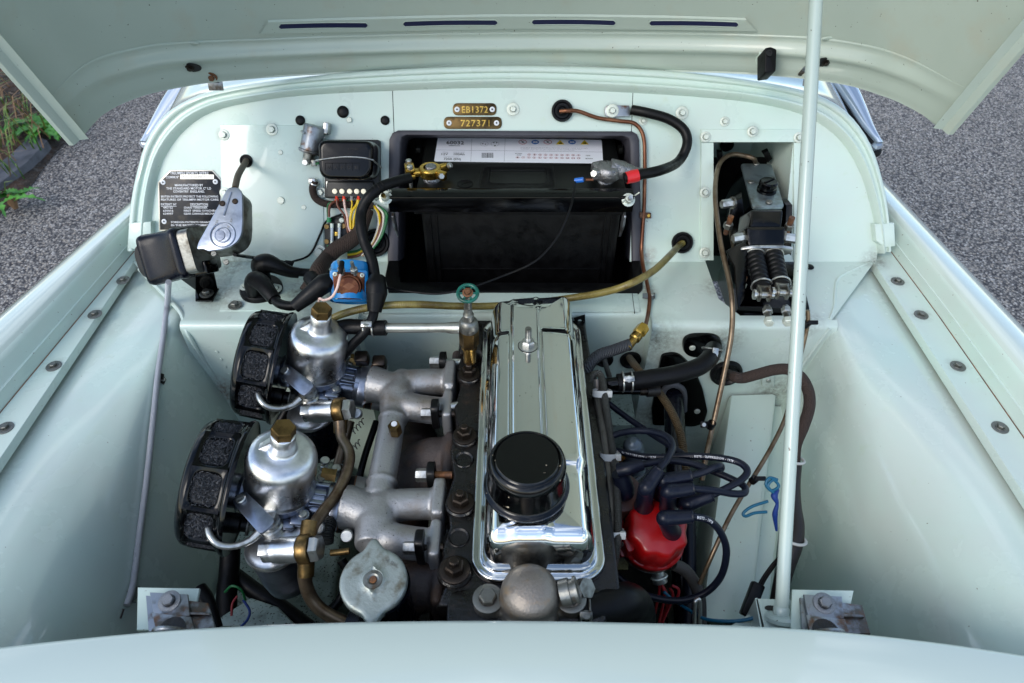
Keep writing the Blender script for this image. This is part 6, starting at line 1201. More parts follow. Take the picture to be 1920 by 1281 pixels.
# ================================================================== CARBURETTORS AND FILTERS
TI = radians(15); CX_ = V((cos(TI), 0, -sin(TI))); CZ_ = V((sin(TI), 0, cos(TI))); CY_ = V((0, 1, 0))
OF = V((-.282, .486, -.010)); OR_ = V((-.2815, .690, -.010))
GAU = None
def carb(O, which):
    lab = {'r': ('polished aluminium carburettor nearer the bulkhead, brass capped', 'round black air filter nearer the bulkhead with mesh windows', 'fuel float chamber of the carburettor nearer the bulkhead'), 'f': ('polished aluminium carburettor nearer the front panel, brass capped', 'round black air filter nearer the front panel with mesh windows', 'fuel float chamber of the carburettor nearer the front panel')}[which]
    def T(x, y, z): return O + CX_ * x + CY_ * y + CZ_ * z
    m = fr(O, CZ_, CX_)
    c = thing('carburettor', lab[0], 'carburettor', O + V((0, 0, -.05)), 'twin carburettors')
    a = MB(); a.lathe(m, [(.0385, .006), (.0415, .006), (.0420, .009), (.0408, .011), (.0404, .014), (.0406, .054), (.0402, .060), (.0388, .066), (.0355, .0715), (.030, .0748), (.023, .0762), (.0178, .0772), (.0156, .0788), (.0144, .0830), (.0138, .090), (.0138, .104), (.0125, .1055), (0, .1055)], 72); part(c, 'dashpot', a, ALU, ang=60)
    a = MB(); a.ext([T(-.008, -.004, .070), T(-.030, -.004, .071), T(-.030, .004, .071), T(-.008, .004, .070)], CZ_ * -.006); 
    f = T(-.012, 0, .078); a.grid([[T(-.012, -.004, .094), T(-.012, .004, .094)], [T(-.027, -.0045, .0735), T(-.027, .0045, .0735)], [T(-.030, -.0045, .069), T(-.030, .0045, .069)]]); a.ext([T(-.010, -.0045, .094), T(-.030, -.0045, .071), T(-.030, -.0045, .066), T(-.010, -.0045, .066)], V((0, .009, 0)), .001); part(c, 'vent_fin', a, ALU)
    a = MB(); a.lathe(m @ Matrix.Translation((0, 0, .104)), [(.0122, 0), (.0136, .001), (.0136, .0120), (.0126, .0138), (0, .0140)], 6, a0=.3); part(c, 'brass_cap', a, BRZ)
    a = MB(); a.lathe(m, [(.030, -.040), (.036, -.034), (.0395, -.010), (.0415, .0), (.0415, .006), (0, .006)], 48)
    bo = fr(T(-.046, 0, -.020), CX_); a.lathe(bo, [(.020, -.006), (.026, -.006), (.026, 0), (.021, .002), (.0205, .10), (.0265, .104), (.0265, .110), (.02, .110)], 36)
    for yy in (-.013, 0, .013): a.box(fr(T(.050, yy, -.001), CZ_, CX_), .034, .006, .006, .001)
    a.box(fr(T(.052, 0, -.026), CZ_, CX_), .034, .046, .040, .006)
    a.box(fr(T(.030, -.036, -.008), CZ_, CX_), .020, .016, .008, .003); a.box(fr(T(.020, -.042, -.010), CZ_, CX_), .016, .014, .007, .003); part(c, 'body', a, ALC if False else ALS, ang=50)
    for (x, y) in ((.034, -.030), (.030, .034), (-.034, -.028)):
        q = T(x, y, -.003); a = MB(); a.lathe(fr(q, CZ_), [(.008, -.006), (.0075, 0), (0, 0)], 16); lg = part(c, 'screw_lug', a, ALS); hw(lg, 'slot', q, CZ_, .0052, ZNC, 'lug_screw')
    # flange stack toward the manifold, oval
    def oval(x, ry, rz, n=36): return [T(x, cos(t) * ry + .004, sin(t) * rz - .020) for t in [2 * pi * i / n for i in range(n)]]
    for nm, xa, xb, ry, rz, mt in (('outlet_flange', .064, .076, .038, .030, ALS), ('gasket', .0762, .0776, .0385, .031, RST), ('insulator_block', .0778, .0858, .038, .0305, RUB), ('gasket', .0860, .0874, .0385, .031, RST), ('mating_flange', .0876, .1000, .038, .030, ALC)):
        a = MB(); a.ext(oval(xa, ry, rz), CX_ * (xb - xa), .0006 if mt is not RST else 0); part(c, nm, a, mt)
    q = T(.062, .026, .004); a = MB(); a.lathe(fr(q, CX_), [(0, -.018), (.0085, -.018), (.0085, -.004), (.0095, 0), (0, 0)], 6); part(c, 'brass_union', a, BRZ)
    q = T(.045, .020, .004); hw(c, 'slot', q, CZ_ + CX_ * .2, .0055, ZNR, 'adjusting_screw')
    # linkage springs and screws on the engine side
    for k, (dx, dy, dz) in enumerate(((.044, .052, -.012), (.060, .046, -.016))):
        q = T(dx, dy, dz); a = MB(); 
        a.tube([q + CZ_ * -.016 + (V((cos(t), sin(t), 0)) * .0046) + CZ_ * (.022 * t / (8 * pi)) for t in [i * pi / 6 for i in range(49)]], .0008, 5, smooth=False); sp = part(c, 'screw_spring', a, ZNC); hw(sp, 'slot', q + CZ_ * .007, CZ_, .0062, ZNC, 'idle_screw')
    # ------ air filter
    fl = thing('air_filter', lab[1], 'air filter', T(-.07, 0, -.09), 'twin pancake air filters')
    fc = T(-.046, 0, -.012); A = -CX_; R0 = .079; th = .051
    U_, W_ = CY_, CZ_
    def ringp(r, h, n=96): return [fc + A * h + U_ * (r * cos(2 * pi * i / n)) + W_ * (r * sin(2 * pi * i / n)) for i in range(n)]
    a = MB(); a.grid([ringp(.02, .0), ringp(R0 * .9, .0), ringp(R0 * 1.0, -.001), ringp(R0 * 1.03, -.002), ringp(R0 * 1.035, .001), ringp(R0 * 1.02, .004), ringp(R0 * .985, .005), ringp(R0 * .97, .007)], closeu=True, flip=True); part(fl, 'rim_plate', a, BLK, ang=50)
    a = MB(); a.grid([ringp(R0 * .945, th - .006), ringp(R0 * .93, th - .002), ringp(R0 * .88, th + .002), ringp(R0 * .6, th + .007), ringp(.001, th + .009)], closeu=True, flip=True); part(fl, 'outer_face', a, BLK, ang=50)
    # slotted band: 8 windows with rounded frames, slightly tapered
    NW = 10; b0 = MB(); gz = MB(); off = .16 if which == 'r' else .05
    def bp(th_, h, r=None):
        rr_ = (lerp(R0 * .97, R0 * .945, (h - .006) / (th - .012))) if r is None else r; return fc + A * h + U_ * (rr_ * cos(th_)) + W_ * (rr_ * sin(th_))
    nseg = 9; hh = [.006, .0125, .014, .018, .024, .031, .037, .041, .0425, th - .006]
    for wdx in range(NW):
        t0 = off + 2 * pi * wdx / NW; dt = 2 * pi / NW; win = []
        # frame as ring around a rounded rectangle hole
        outl = []; n_ = 10
        for i in range(n_): outl.append((t0 + dt * i / n_, .006))
        for i in range(n_): outl.append((t0 + dt, lerp(.006, th - .006, i / n_)))
        for i in range(n_): outl.append((t0 + dt * (1 - i / n_), th - .006))
        for i in range(n_): outl.append((t0, lerp(th - .006, .006, i / n_)))
        cxw, chw = t0 + dt / 2, th / 2; sx_, sh_ = dt / 2 - .062, th / 2 - .0105; rows_ = []
        for kk, rad in ((0, 0), (1, .0), (2, -.0015), (3, -.005)):
            row = []
            for (tt_, h_) in outl:
                u = (tt_ - cxw) / (dt / 2); v_ = (h_ - chw) / (chw - .006)
                if kk: 
                    an = atan2(v_, u); e_ = 5; rr2 = (abs(cos(an)) ** e_ + abs(sin(an)) ** e_) ** (-1 / e_); g_ = {1: 1.10, 2: 1.0, 3: .97}[kk]; tt2, h2 = cxw + cos(an) * rr2 * sx_ * g_, chw + sin(an) * rr2 * sh_ * g_
                else: tt2, h2 = tt_, h_
                bump_ = .0012 if kk == 0 and (abs(u) > .98) else 0
                base = bp(tt2, h2); nr = (base - (fc + A * h2)).normalized(); row.append(base + nr * (rad + (.0022 if kk == 0 and abs(u) > .97 else 0)))
            rows_.append(row)
        b0.grid(rows_, closeu=True)
        if sin(cxw) > -.5:
            rng = random.Random(wdx)
            for _ in range(230):     # crimped wire gauze
                ta, ha = cxw + rng.uniform(-1, 1) * sx_, chw + rng.uniform(-1, 1) * sh_; pts = []; an = rng.uniform(0, 6.28)
                for k in range(7):
                    an += rng.uniform(-1.3, 1.3); ta += cos(an) * .022; ha += sin(an) * .0018; ta = min(cxw + sx_, max(cxw - sx_, ta)); ha = min(chw + sh_, max(chw - sh_, ha))
                    pts.append(bp(ta, ha, R0 * .90 + rng.uniform(-.001, .0035)))
                gz.tube(pts, .00030, 3, caps=False, k=1, smooth=False)
    part(fl, 'window_band', b0, BLK, ang=50)
    a = MB(); a.grid([ringp(R0 * .89, .003), ringp(R0 * .89, th - .003)], closeu=True, flip=True); part(fl, 'element', a, INK); part(fl, 'wire_gauze', gz, MESH, kind='stuff', ang=60)
    q = T(-.044, -.038, -.030); a = MB(); a.lathe(fr(q, CX_), [(0, -.004), (.012, -.004), (.012, .008), (.009, .010), (.009, .018), (0, .018)], 20); fb_ = part(fl, 'mounting_stud', a, BLKS); hw(fb_, 'hex', q + CX_ * .017, CX_, .0075, ZNR, 'stud_nut')
    # ------ float chamber
    fcx = thing('float_chamber', lab[2], 'float chamber', O + V((0, -.062, -.12)), 'float chambers beside the carburettors')
    lc_ = O + V((.003, -.064, -.022)); a = MB(); a.lathe(fr(lc_, (-.03, 0, 1)), [(.030, -.006), (.0335, -.004), (.0338, -.001), (.0325, .001), (.0300, .0005), (.027, .002), (.018, .0045), (0, .005)], 48); part(fcx, 'lid', a, ALU, ang=60)
    a = MB(); a.lathe(fr(lc_, (-.03, 0, 1)), [(0, -.085), (.020, -.085), (.0285, -.078), (.0305, -.060), (.0305, -.006), (.032, -.003)], 48); part(fcx, 'bowl', a, NAVY if which == 'r' else ALS, ang=60)
    q = lc_ + V((-.004, .018, .002)); a = MB(); a.lathe(fr(q, (-.03, 0, 1)), [(.014, 0), (.014, .010), (.012, .012), (.0125, .014), (.0125, .019), (0, .019)], 24); bj = part(fcx, 'overflow_banjo', a, ZNC); a = MB(); a.lathe(fr(q + V((0, 0, .019)), (-.05, -.05, 1)), [(.0115, 0), (.0115, .009), (.010, .011), (0, .011)], 6, a0=.4); part(bj, 'bolt_head', a, ZNC)
    rel = lambda px, py, d: O + (D(px, py, d) - OF)
    a = MB(); a.tube([rel(486, 999, .775), rel(468, 1014, .77), rel(440, 1024, .765), rel(412, 1022, .76), rel(396, 1008, .76), rel(390, 990, .765)], [.0055, .0042, .0040, .0040, .0040, .0040], 14); part(fcx, 'overflow_pipe', a, ZNC)
    i0, i1 = rel(497, 1034, .765), rel(562, 1030, .760); ax = (i1 - i0).normalized(); L = (i1 - i0).length; a = MB(); a.lathe(fr(i0, ax), [(0, 0), (.0125, 0), (.0125, .010), (.0140, .011), (.0142, L * .45), (.0146, L * .47), (.0146, L * .98), (0, L)], 32); part(fcx, 'inlet_filter', a, ALU)
    a = MB(); a.box(fr(i0 + ax * .004, V((0, -.4, .9)), ax), .016, .012, .026, .001); part(fcx, 'inlet_flat', a, ZNC)
    a = MB(); b0_ = i1 + ax * .001; a.lathe(fr(b0_, ax), [(0, 0), (.0165, 0), (.0172, .002), (.0172, .011), (.0165, .013), (0, .013)], 32); u1 = V((0, .55, .2)).normalized(); 
    if which == 'f': a.tube([b0_ + ax * .0065 + u1 * .013, b0_ + ax * .0065 + u1 * .030], .0092, 16); 
    a.tube([b0_ + ax * .0065 - UP * .013, b0_ + ax * .0065 - UP * .030], [.0095, .0088], 16); bnj = part(fcx, 'fuel_banjo', a, BRZ); a = MB(); a.lathe(fr(b0_ + ax * .013, ax), [(.012, 0), (.0150, .001), (.0150, .008), (.013, .0105), (0, .011)], 6, a0=.2); part(bnj, 'banjo_bolt', a, ZNC)
    a = MB(); l0, l1 = rel(452, 936, .775), rel(503, 990, .745); dd = (l1 - l0).normalized(); nn = (C0 - l0).normalized(); sd2 = dd.cross(nn).normalized(); nn = sd2.cross(dd)
    a.ext(roundpoly([l0 - dd * .008 - sd2 * .009, l0 - dd * .008 + sd2 * .009, l1 + sd2 * .0105, l1 - sd2 * .0105], .007, 4), nn * -.003, .0005); lv = part(c, 'steady_strap', a, ALS); hw(lv, 'slot', l0 + nn * .0003, nn, .0062, ZNC, 'strap_screw')
    p_ = lc_ + V((.014, -.004, .004)); a = MB(); a.lathe(fr(p_, (0, 0, 1)), [(.0052, 0), (.0045, .003), (.0025, .003), (.0022, .001), (0, .001)], 14); part(fcx, 'tickler', a, ZNC)
    return c, rel
carb(OR_, 'r'); _, rel = carb(OF, 'f')
wire('fuel_hose', 'brown braided fuel hose linking the banjos of both float chambers', [D(637, 790, .90), D(640, 820, .895), D(655, 848, .88), D(652, 880, .86), D(632, 925, .83), D(605, 960, .80), D(588, 985, .775), D(582, 1004, .768)], .0068, PIP, 'hose', n=16)
wire('fuel_hose', 'braided fuel hose leaving the lower banjo and diving behind the front panel', [D(573, 1052, .765), D(571, 1080, .775), D(580, 1115, .78), D(604, 1145, .78), D(650, 1170, .78), D(700, 1190, .78)], .0078, PIP, 'hose', n=16)
wire('throttle_rod', 'thin black rod running down between carburettors and inlet manifold', [D(706, 790, 1.05), D(680, 870, 1.02), D(662, 960, 1.0)], .0052, BLKS, 'rod')
for k, (pts, r, mt, lab) in enumerate([
    ([D(655, 790, .97), D(650, 810, .965), D(640, 850, .96), D(630, 890, .955)], .0075, PIP, 'brown link rod behind the fuel hose of the rear carburettor'),
    ([D(520, 745, 1.05), D(540, 760, 1.05), D(520, 800, 1.05), D(505, 830, 1.04)], .0075, RUB, 'black hose curving under the rear float chamber'),
    ([D(620, 1037, .78), D(640, 1035, .78), D(655, 1033, .78)], .0038, BRZ, 'short brass link beside the banjo bolt of the front float chamber'),
    ([D(615, 1150, .85), D(640, 1120, .86), D(655, 1080, .86), D(640, 1050, .86)], .006, BLKS, 'dark control rod under the front carburettor')]): wire('link_rod', lab, pts, r, mt, 'rod')
for k, (px, py, d, lab) in enumerate([(650, 1005, .79, 'slotted linkage clamp screw below the front inlet flange'), (597, 990, .80, 'linkage screw next to the brass hose end of the front carburettor'), (668, 775, .93, 'linkage nut to the right of the rear banjo bolt')]):
    t = thing('linkage_clamp', lab, 'clamp', D(px, py, d), 'throttle linkage clamps'); p = D(px, py, d); ax = V((.1, -.6, .8)).normalized(); a = MB(); a.lathe(fr(p - ax * .01, ax), [(0, -.012), (.006, -.012), (.006, 0), (.0075, .001), (.0075, .008), (0, .008)], 16); part(t, 'collar', a, ZNR); hw(t, 'slot', p, ax, .0072, ZNC, 'collar_screw')
for k, (px, py, d) in enumerate([(672, 800, .94), (665, 840, .93), (636, 880, .92)]):
    a = MB(); p = D(px, py, d); ax = V((.5, .5, .3)).normalized()
    a.tube([p + ax * (.022 * t / (8 * pi) - .011) + (V((0, 0, 1)) * cos(t) + ax.cross(V((0, 0, 1))) * sin(t)) * .0040 for t in [i * pi / 6 for i in range(49)]], 8 and .0007, 6, smooth=False)
    solo('return_spring', a, ZNR, ['upper throttle return spring right of the rear fuel banjo', 'middle throttle return spring between the carburettors', 'lower throttle return spring above the front carburettor'][k], 'spring', 'throttle return springs')
a = MB(); p = D(604, 1005, .80); a.tube([p + V((0, 0, -.03)), p], .0072, 14); wire('corrugated_hose', 'dark ribbed hose end beside the front brass banjo', [D(618, 975, .83), D(612, 995, .82), D(610, 1018, .82)], .0098, SPRB, 'hose')
# small clips at the rear flange
for px, py, d, mt, lab in ((679, 672, .985, IRN2, 'dark clamp bolt above the rear inlet flange'), (712, 680, 1.0, IRN2, 'dark linkage bracket behind the rear inlet flange')):
    a = MB(); a.box(fr(D(px, py, d), (0, -.4, .9)), .020, .018, .022, .004); solo('linkage_bracket', a, mt, lab, 'bracket')
# ================================================================== RADIATOR CAP, THERMOSTAT HOUSING
rp = Z(700, 1088, .020); rcp = thing('pressure_cap', 'weathered grey radiator cap with two pointed ears', 'radiator cap', rp)
def rcap(s=1.0):
    pts = []
    for i in range(96):
        t = 2 * pi * i / 96; r = .0350
        for a0 in (radians(97), radians(275)):
            d = abs((t - a0 + pi) % (2 * pi) - pi); r += .0115 * math.exp(-(d / .20) ** 2) 
        pts.append((cos(t) * r * s, sin(t) * r * s))
    return pts
a = MB(); f = fr(rp, V((.03, -.12, 1)), (1, 0, 0)); rows = [[f @ V((x, y, h)) for x, y in rcap(s)] for s, h in ((.0, .0015), (.22, .0012), (.30, .0026), (.34, .0014), (.5, .0008), (.80, .0012), (.9, .0010), (.965, 0), (1.0, -.0016), (1.005, -.009), (.96, -.0095))]
a.grid(rows, closeu=True, flip=True); part(rcp, 'cap_plate', a, RADC, ang=50)
a = MB(); a.lathe(f @ Matrix.Translation((0, 0, .0012)), [(.0105, 0), (.0095, .0018), (.006, .0020), (.0042, .0006), (0, .0004)], 28); rv_ = part(rcp, 'centre_rivet', a, ZNR); a = MB(); a.lathe(f @ Matrix.Translation((0, 0, .0022)), [(.0040, 0), (.0036, .0006), (0, .0006)], 16); part(rv_, 'rust_dot', a, RST)
mbt = text('4 lbs', f @ V((.010, .020, .0014)), f.to_3x3() @ V((1, -.5, 0)).normalized(), f.to_3x3() @ V((.5, 1, 0)).normalized(), .014, .004); part(rcp, 'lettering', mbt, ZNR)
rn = thing('radiator_filler_neck', 'blue black radiator filler neck under the grey cap', 'filler neck', rp - V((0, 0, .1))); a = MB(); a.lathe(fr(rp - V((-.004, .0, .012)), (0, 0, 1)), [(.033, .004), (.0335, 0), (.031, -.004), (.031, -.10), (0, -.10)], 40); part(rn, 'neck', a, NAVY)
a = MB(); a.ext([Z(640, 1170, -.05), Z(655, 1140, -.05), Z(740, 1140, -.05), Z(780, 1178, -.05)], V((0, 0, -.08)), .006); part(rn, 'header_tank', a, NAVY)
th_ = thing('thermostat_housing', 'stained cast aluminium thermostat elbow with two bolts in front of the chrome cover', 'thermostat housing', Z(995, 1140, -.02))
a = MB(); c = Z(993, 1116, .016); a.lathe(fr(c, (0, -.15, 1)), [(0, -.05), (.036, -.05), (.0310, -.010), (.0305, .004), (.0285, .013), (.0235, .020), (.015, .0255), (.006, .0275), (0, .028)], 40)
a.tube([c + V((.002, .005, -.012)), c + V((0, -.03, -.030)), c + V((0, -.06, -.070))], [.026, .031, .032], 24); a.box(Matrix.Translation(c + V((0, 0, -.020))), .100, .030, .013, .005); 
a.tube([c + V((.020, .0, -.004)), c + V((.052, .006, -.008))], .011, 16); a.lathe(fr(c + V((-.043, .0, -.016)), (0, 0, 1)), [(0, -.03), (.016, -.03), (.0155, .006), (.013, .008), (0, .008)], 20); a.lathe(fr(c + V((.043, .0, -.016)), (0, 0, 1)), [(0, -.03), (.016, -.03), (.0155, .006), (.013, .008), (0, .008)], 20); remesh(th_, 'elbow_casting', a, M('stained_casting', '#7f7870', met=.6, rough=.45, bump=(400, .5, .0012), var=[(24, .48, .68, '#564c42'), (60, .55, .75, '#8a7458')]), .002, 5)
for s in (-1, 1): hw(th_, 'hex', c + V((.043 * s, 0, -.009)), (0, 0, 1), .0092, ZNR, 'housing_bolt')
a = MB(); f = fr(D(1090, 1104, .72), V((.6, -.3, .8))); a.lathe(f, [(.009, -.02), (.009, 0), (.011, .001), (.011, .010), (0, .010)], 6); part(th_, 'bypass_nut', a, ZNR); a = MB(); f = fr(D(1073, 1108, .70), V((1, .1, .3))); a.lathe(f, [(.014, -.012), (.014, -.002), (.012, -.002), (.012, .003), (.014, .003), (.014, .006), (0, .006)], 20); part(th_, 'bypass_collar', a, GLD if False else ZNR)
th2 = thing('top_hose', 'thick dull black coolant hose elbow beside the thermostat housing', 'hose', Z(1150, 1150, -.03)); a = MB(); a.tube([D(1075, 1150, .72), D(1110, 1148, .725), D(1145, 1138, .735), D(1175, 1130, .75), D(1192, 1142, .78), D(1198, 1180, .81)], [.0190, .0200, .0215, .0220, .0215, .0205], 28); part(th2, 'hose_body', a, RUB); clamp(th2, 'wire_clamp', D(1094, 1148, .722), V((1, 0, 0)), .0200, ZNR, .005)
# cold rim of engine front
a = MB(); a.box(Matrix.Translation(V((-.02, .30, -.12))), .34, .05, .16, .01); part(eng, 'timing_cover', a, IRN)
# ================================================================== RIGHT-HAND SIDE
sc_ = thing('steering_column', 'black steering column tube running down from its cover plate on the footwell wall', 'steering column', D(1275, 900, 1.0))
a = MB(); a.tube([W(1262, 735, .0), D(1270, 900, 1.02), D(1284, 1170, .98)], [.0165, .0160, .0150], 22, smooth=False); part(sc_, 'column_tube', a, M('column_blue_black', '#0b0d16', rough=.22, rv=(40, .15, .3)))
cp = roundpoly([W(x, y, .006) for x, y in [(1236, 690), (1241, 668), (1262, 664), (1276, 668), (1302, 692), (1318, 730), (1327, 772), (1320, 795), (1300, 801), (1224, 798), (1222, 770)]], .006, 4)
a = MB(); a.ext(cp, V((0, .006, 0)), .0015); part(sc_, 'cover_plate', a, BLK)
a = MB(); pts = [W(1243, 745, .008), W(1246, 730, .010), W(1262, 722, .012), W(1278, 728, .010), W(1283, 742, .008), W(1283, 770, .008)]; a.tube(pts, .005, 10); part(sc_, 'felt_ring', a, M('felt_grey', '#55565a', rough=.8)); hw(sc_, 'slot', W(1307, 771, .0065), (0, -1, 0), .0052, NUT, 'plate_screw')
# heater hose from the engine to the oval elbow plate
oe = thing('heater_elbow', 'oval glossy black elbow plate with a screw and hose clip on the footwell wall', 'elbow', W(1318, 652, .01))
a = MB(); a.ext([W(1318 + 37 * math.copysign(abs(cos(t)) ** .62, cos(t)), 652 + 20.5 * math.copysign(abs(sin(t)) ** .8, sin(t)), .009) for t in [2 * pi * i / 40 for i in range(40)]], V((0, .009, 0)), .004); part(oe, 'oval_plate', a, BLK); hw(oe, 'slot', W(1298, 652, .0095), (0, -1, 0), .0048, NUT, 'plate_screw')
wv = [D(1338, 655, .985), D(1330, 672, .955), D(1310, 688, .94), D(1270, 701, .935), D(1230, 708, .935), D(1190, 714, .935), D(1158, 718, .935)]
hs2 = thing('heater_hose', 'thick black rubber hose curving from the oval elbow toward the engine', 'hose', wv[3]); a = MB(); a.tube(wv, .0125, 22, k=8); part(hs2, 'hose_body', a, RUB); clamp(hs2, 'wire_clamp', D(1176, 716, .935), V((-1, 0, -.05)), .0128); clamp(hs2, 'end_clamp', D(1334, 663, .968), V((-.15, -.6, -.6)), .0130)
wire('heater_stub', 'narrow black pipe end joining the heater hose beside the rocker cover', [D(1160, 718, .938), D(1140, 720, .94), D(1125, 722, .945)], .0088, BLK, 'pipe', n=16)
pp = thing('heater_return_pipe', 'thin black pipe with a brown union just below the heater hose', 'pipe', D(1180, 733, .96)); a = MB(); a.tube([D(1128, 733, .955), D(1215, 733, .955)], .0052, 14); part(pp, 'tube', a, BLK); a = MB(); a.tube([D(1200, 733, .955), D(1212, 733, .955)], .0072, 12, smooth=False); part(pp, 'brown_union', a, IRN2); a = MB(); a.tube([D(1212, 733, .957), D(1235, 731, .96)], .0090, 14, smooth=False); part(pp, 'end_fitting', a, IRN)
wire('speedometer_cable', 'olive spiral bound cable curving from the small grommet over the steering column', [Y(1180, 671, YC - .01), D(1192, 687, 1.03), D(1215, 715, 1.01), D(1240, 742, .99), D(1262, 778, .975), D(1276, 815, .97), D(1284, 860, .97), D(1288, 900, .98)], .0058, SPRT, 'cable', n=14)
wire('choke_cable', 'dark ribbed cable hanging from the leftmost small grommet', [Y(1133, 674, YC - .01), D(1138, 692, 1.04), D(1144, 715, 1.02), D(1141, 745, 1.02), D(1135, 775, 1.03)], .0040, SPRB, 'cable')
wire('wall_loom', 'thick brown cloth loom looping from the large grommet behind the prop rod', [W(1362, 700, .004), D(1375, 706, .975), D(1392, 709, .965), D(1420, 702, .955), D(1450, 694, .95), D(1478, 693, .945), D(1502, 708, .94), D(1516, 735, .935), D(1517, 765, .93), D(1506, 800, .925), D(1492, 835, .93), D(1489, 875, .94)], .0078, LOOM, 'wiring loom', n=18)
wl = wire('wing_loom', 'dark taped loom hanging down behind the lower half of the prop rod', [D(1489, 870, .94), D(1486, 910, .93), D(1488, 950, .91), D(1493, 985, .89), D(1490, 1020, .875), D(1476, 1060, .87), D(1464, 1100, .87), D(1456, 1150, .87)], .0102, M('taped_loom', '#1a1412', rough=.55, bump=(200, .4, .001)), 'wiring loom', n=18)
for k, (px, py, d) in enumerate([(1490, 862, .937), (1492, 1012, .874)]): 
    a = MB(); a.torus(fr(D(px, py, d), (.1, .45, .9)), .0125, .0020, 24, 6); solo('nylon_tie', a, TIE, ['white nylon tie round the dark loom just below the cloth loop', 'white nylon tie round the dark loom near its lower end'][k], 'cable tie', 'ties on the hanging loom')
# pipes along the right side of the rocker cover
wire('vacuum_pipe', 'dull grey steel pipe running along the right side of the rocker cover', [D(1120, 712, .93), D(1122, 750, .925), D(1130, 800, .895), D(1137, 860, .865), D(1144, 930, .83), D(1146, 1000, .80), D(1143, 1060, .785), D(1130, 1145, .775)], .0062, M('dull_grey_pipe', '#5a5652', met=.6, rough=.42, bump=(120, .3, .001), var=(50, .5, .7, '#3d3833')), 'pipe', n=14)
wire('spiral_conduit', 'grey spiral conduit strapped alongside the dull steel pipe', [D(1112, 716, .935), D(1114, 703, .93), D(1124, 701, .925), D(1131, 720, .92), D(1136, 760, .905), D(1145, 820, .88), D(1153, 880, .85), D(1158, 950, .815), D(1158, 1010, .79), D(1150, 1060, .775), D(1132, 1092, .765), D(1100, 1108, .755)], .0048, SPRB, 'conduit', n=12)
wire('dark_conduit', 'black flexible tube hugging the chrome cover behind the steel pipe', [D(1098, 700, 1.0), D(1102, 740, .985), D(1110, 800, .96), D(1120, 880, .92), D(1126, 960, .88), D(1132, 1030, .86), D(1140, 1110, .85)], .0085, RUBL, 'hose', n=14)
for k, (px, py, d, lb) in enumerate([(1128, 737, .917, 'uppermost pale nylon tie on the pipe beside the rocker cover'), (1143, 855, .862, 'middle pale nylon tie on the pipe beside the rocker cover'), (1150, 1000, .796, 'lowest pale nylon tie on the pipe beside the rocker cover')]):
    p = D(px, py, d); t = thing('pipe_tie', lb, 'cable tie', p, 'pale ties beside the rocker cover'); f = fr(p, V((0, .55, .83)), (1, 0, 0)); a = MB()
    rows = []
    for h in (-.0045, .0045): rows.append([f @ V((cos(q) * .0125, sin(q) * .0082, h)) for q in [2 * pi * i / 24 for i in range(24)]])
    a.grid(rows, closeu=True, flip=True); a.grid([[p_ + (p_ - p) * -.1 for p_ in r] for r in rows], closeu=True); part(t, 'strap', a, TIE); a = MB(); a.box(f @ Matrix.Translation((.010, -.005, 0)), .007, .006, .009, .001); part(t, 'tie_head', a, TIE)
# plug / coil end and sundries behind the leads
cl = thing('coil_cap', 'round brown capped unit with a black boot left of the red distributor cap', 'coil', D(1165, 930, .86)); p = D(1166, 922, .86); a = MB(); a.lathe(fr(p, V((.05, -.2, 1))), [(.0275, -.03), (.0275, -.004), (.0260, 0), (.012, .004), (0, .004)], 32); part(cl, 'brown_cap', a, M('brown_disc', '#4d2f27', rough=.45, bump=(120, .2, .001)))
a = MB(); a.tube([p, p + V((0, -.01, .018)), D(1163, 888, .83)], [.0120, .0125, .0110], 20); a.tube([D(1160, 882, .83), D(1180, 878, .825), D(1205, 871, .825)], [.0090, .0086, .0070], 18); part(cl, 'boot', a, RUBL)
wire('cylinder_sensor', 'grey rounded metal plug standing behind the ignition leads', [D(1188, 880, .93), D(1188, 855, .92), D(1187, 833, .91), D(1187, 826, .905)], [.0165, .0155, .0130, .004], M('blue_grey_metal', '#59646e', met=.5, rough=.4), 'plug', n=20)
wire('brass_sender', 'small brass sender beside the middle nylon tie', [D(1168, 852, .90), D(1156, 860, .90)], .0075, BRS, 'sender', n=8)
for k, (x, y, d) in enumerate([(1215, 880, .95), (1200, 872, .95)]): wire('small_wire', ['thin grey wire looping behind the ignition leads', 'second thin grey wire looping behind the ignition leads'][k], [D(x, y, d), D(x - 12, y + 12, d), D(x - 26, y + 22, d - .01), D(x - 40, y + 26, d - .02)], .0028, M('grey_wire%s' % k, '#4a4d52', rough=.4), group='small wires by the coil')
# ------------------------------------------------------------------ distributor
dc = D(1227, 1000, .845); DAX = V((.06, -.22, 1)).normalized(); df = fr(dc, DAX, (1, .25, 0))
ds = thing('distributor', 'bright red distributor cap with five black lead boots', 'distributor', dc - V((0, 0, .08)))
def octo(r, n=96, k=.05, cuts=8): return [(r * (1 + k * (cos(cuts * t) * .5)) * cos(t), r * (1 + k * (cos(cuts * t) * .5)) * sin(t)) for t in [2 * pi * i / n for i in range(n)]]
rows = []
for r, h, k in ((.0, .026, 0), (.014, .026, .02), (.0310, .0245, .05), (.0340, .0220, .09), (.0358, .0190, .10), (.0372, -.004, .11), (.0382, -.012, .05), (.0382, -.013, 0), (.0412, -.0135, 0), (.0415, -.015, 0), (.0415, -.024, 0), (.040, -.0245, 0), (.0385, -.024, 0)):
    rows.append([df @ V((x, y, h)) for x, y in octo(max(r, 1e-4), k=k, cuts=8)])
a = MB(); a.grid(rows, closeu=True, flip=True); part(ds, 'red_cap', a, REDB, ang=75)
a = MB(); a.box(df @ Matrix.Translation((-.038, -.006, -.004)) @ Matrix.Rotation(.1, 4, 'Z'), .010, .022, .024, .003); a.box(df @ Matrix.Translation((-.040, -.006, -.016)), .012, .018, .006, .001); part(ds, 'clip_lug', a, REDB)
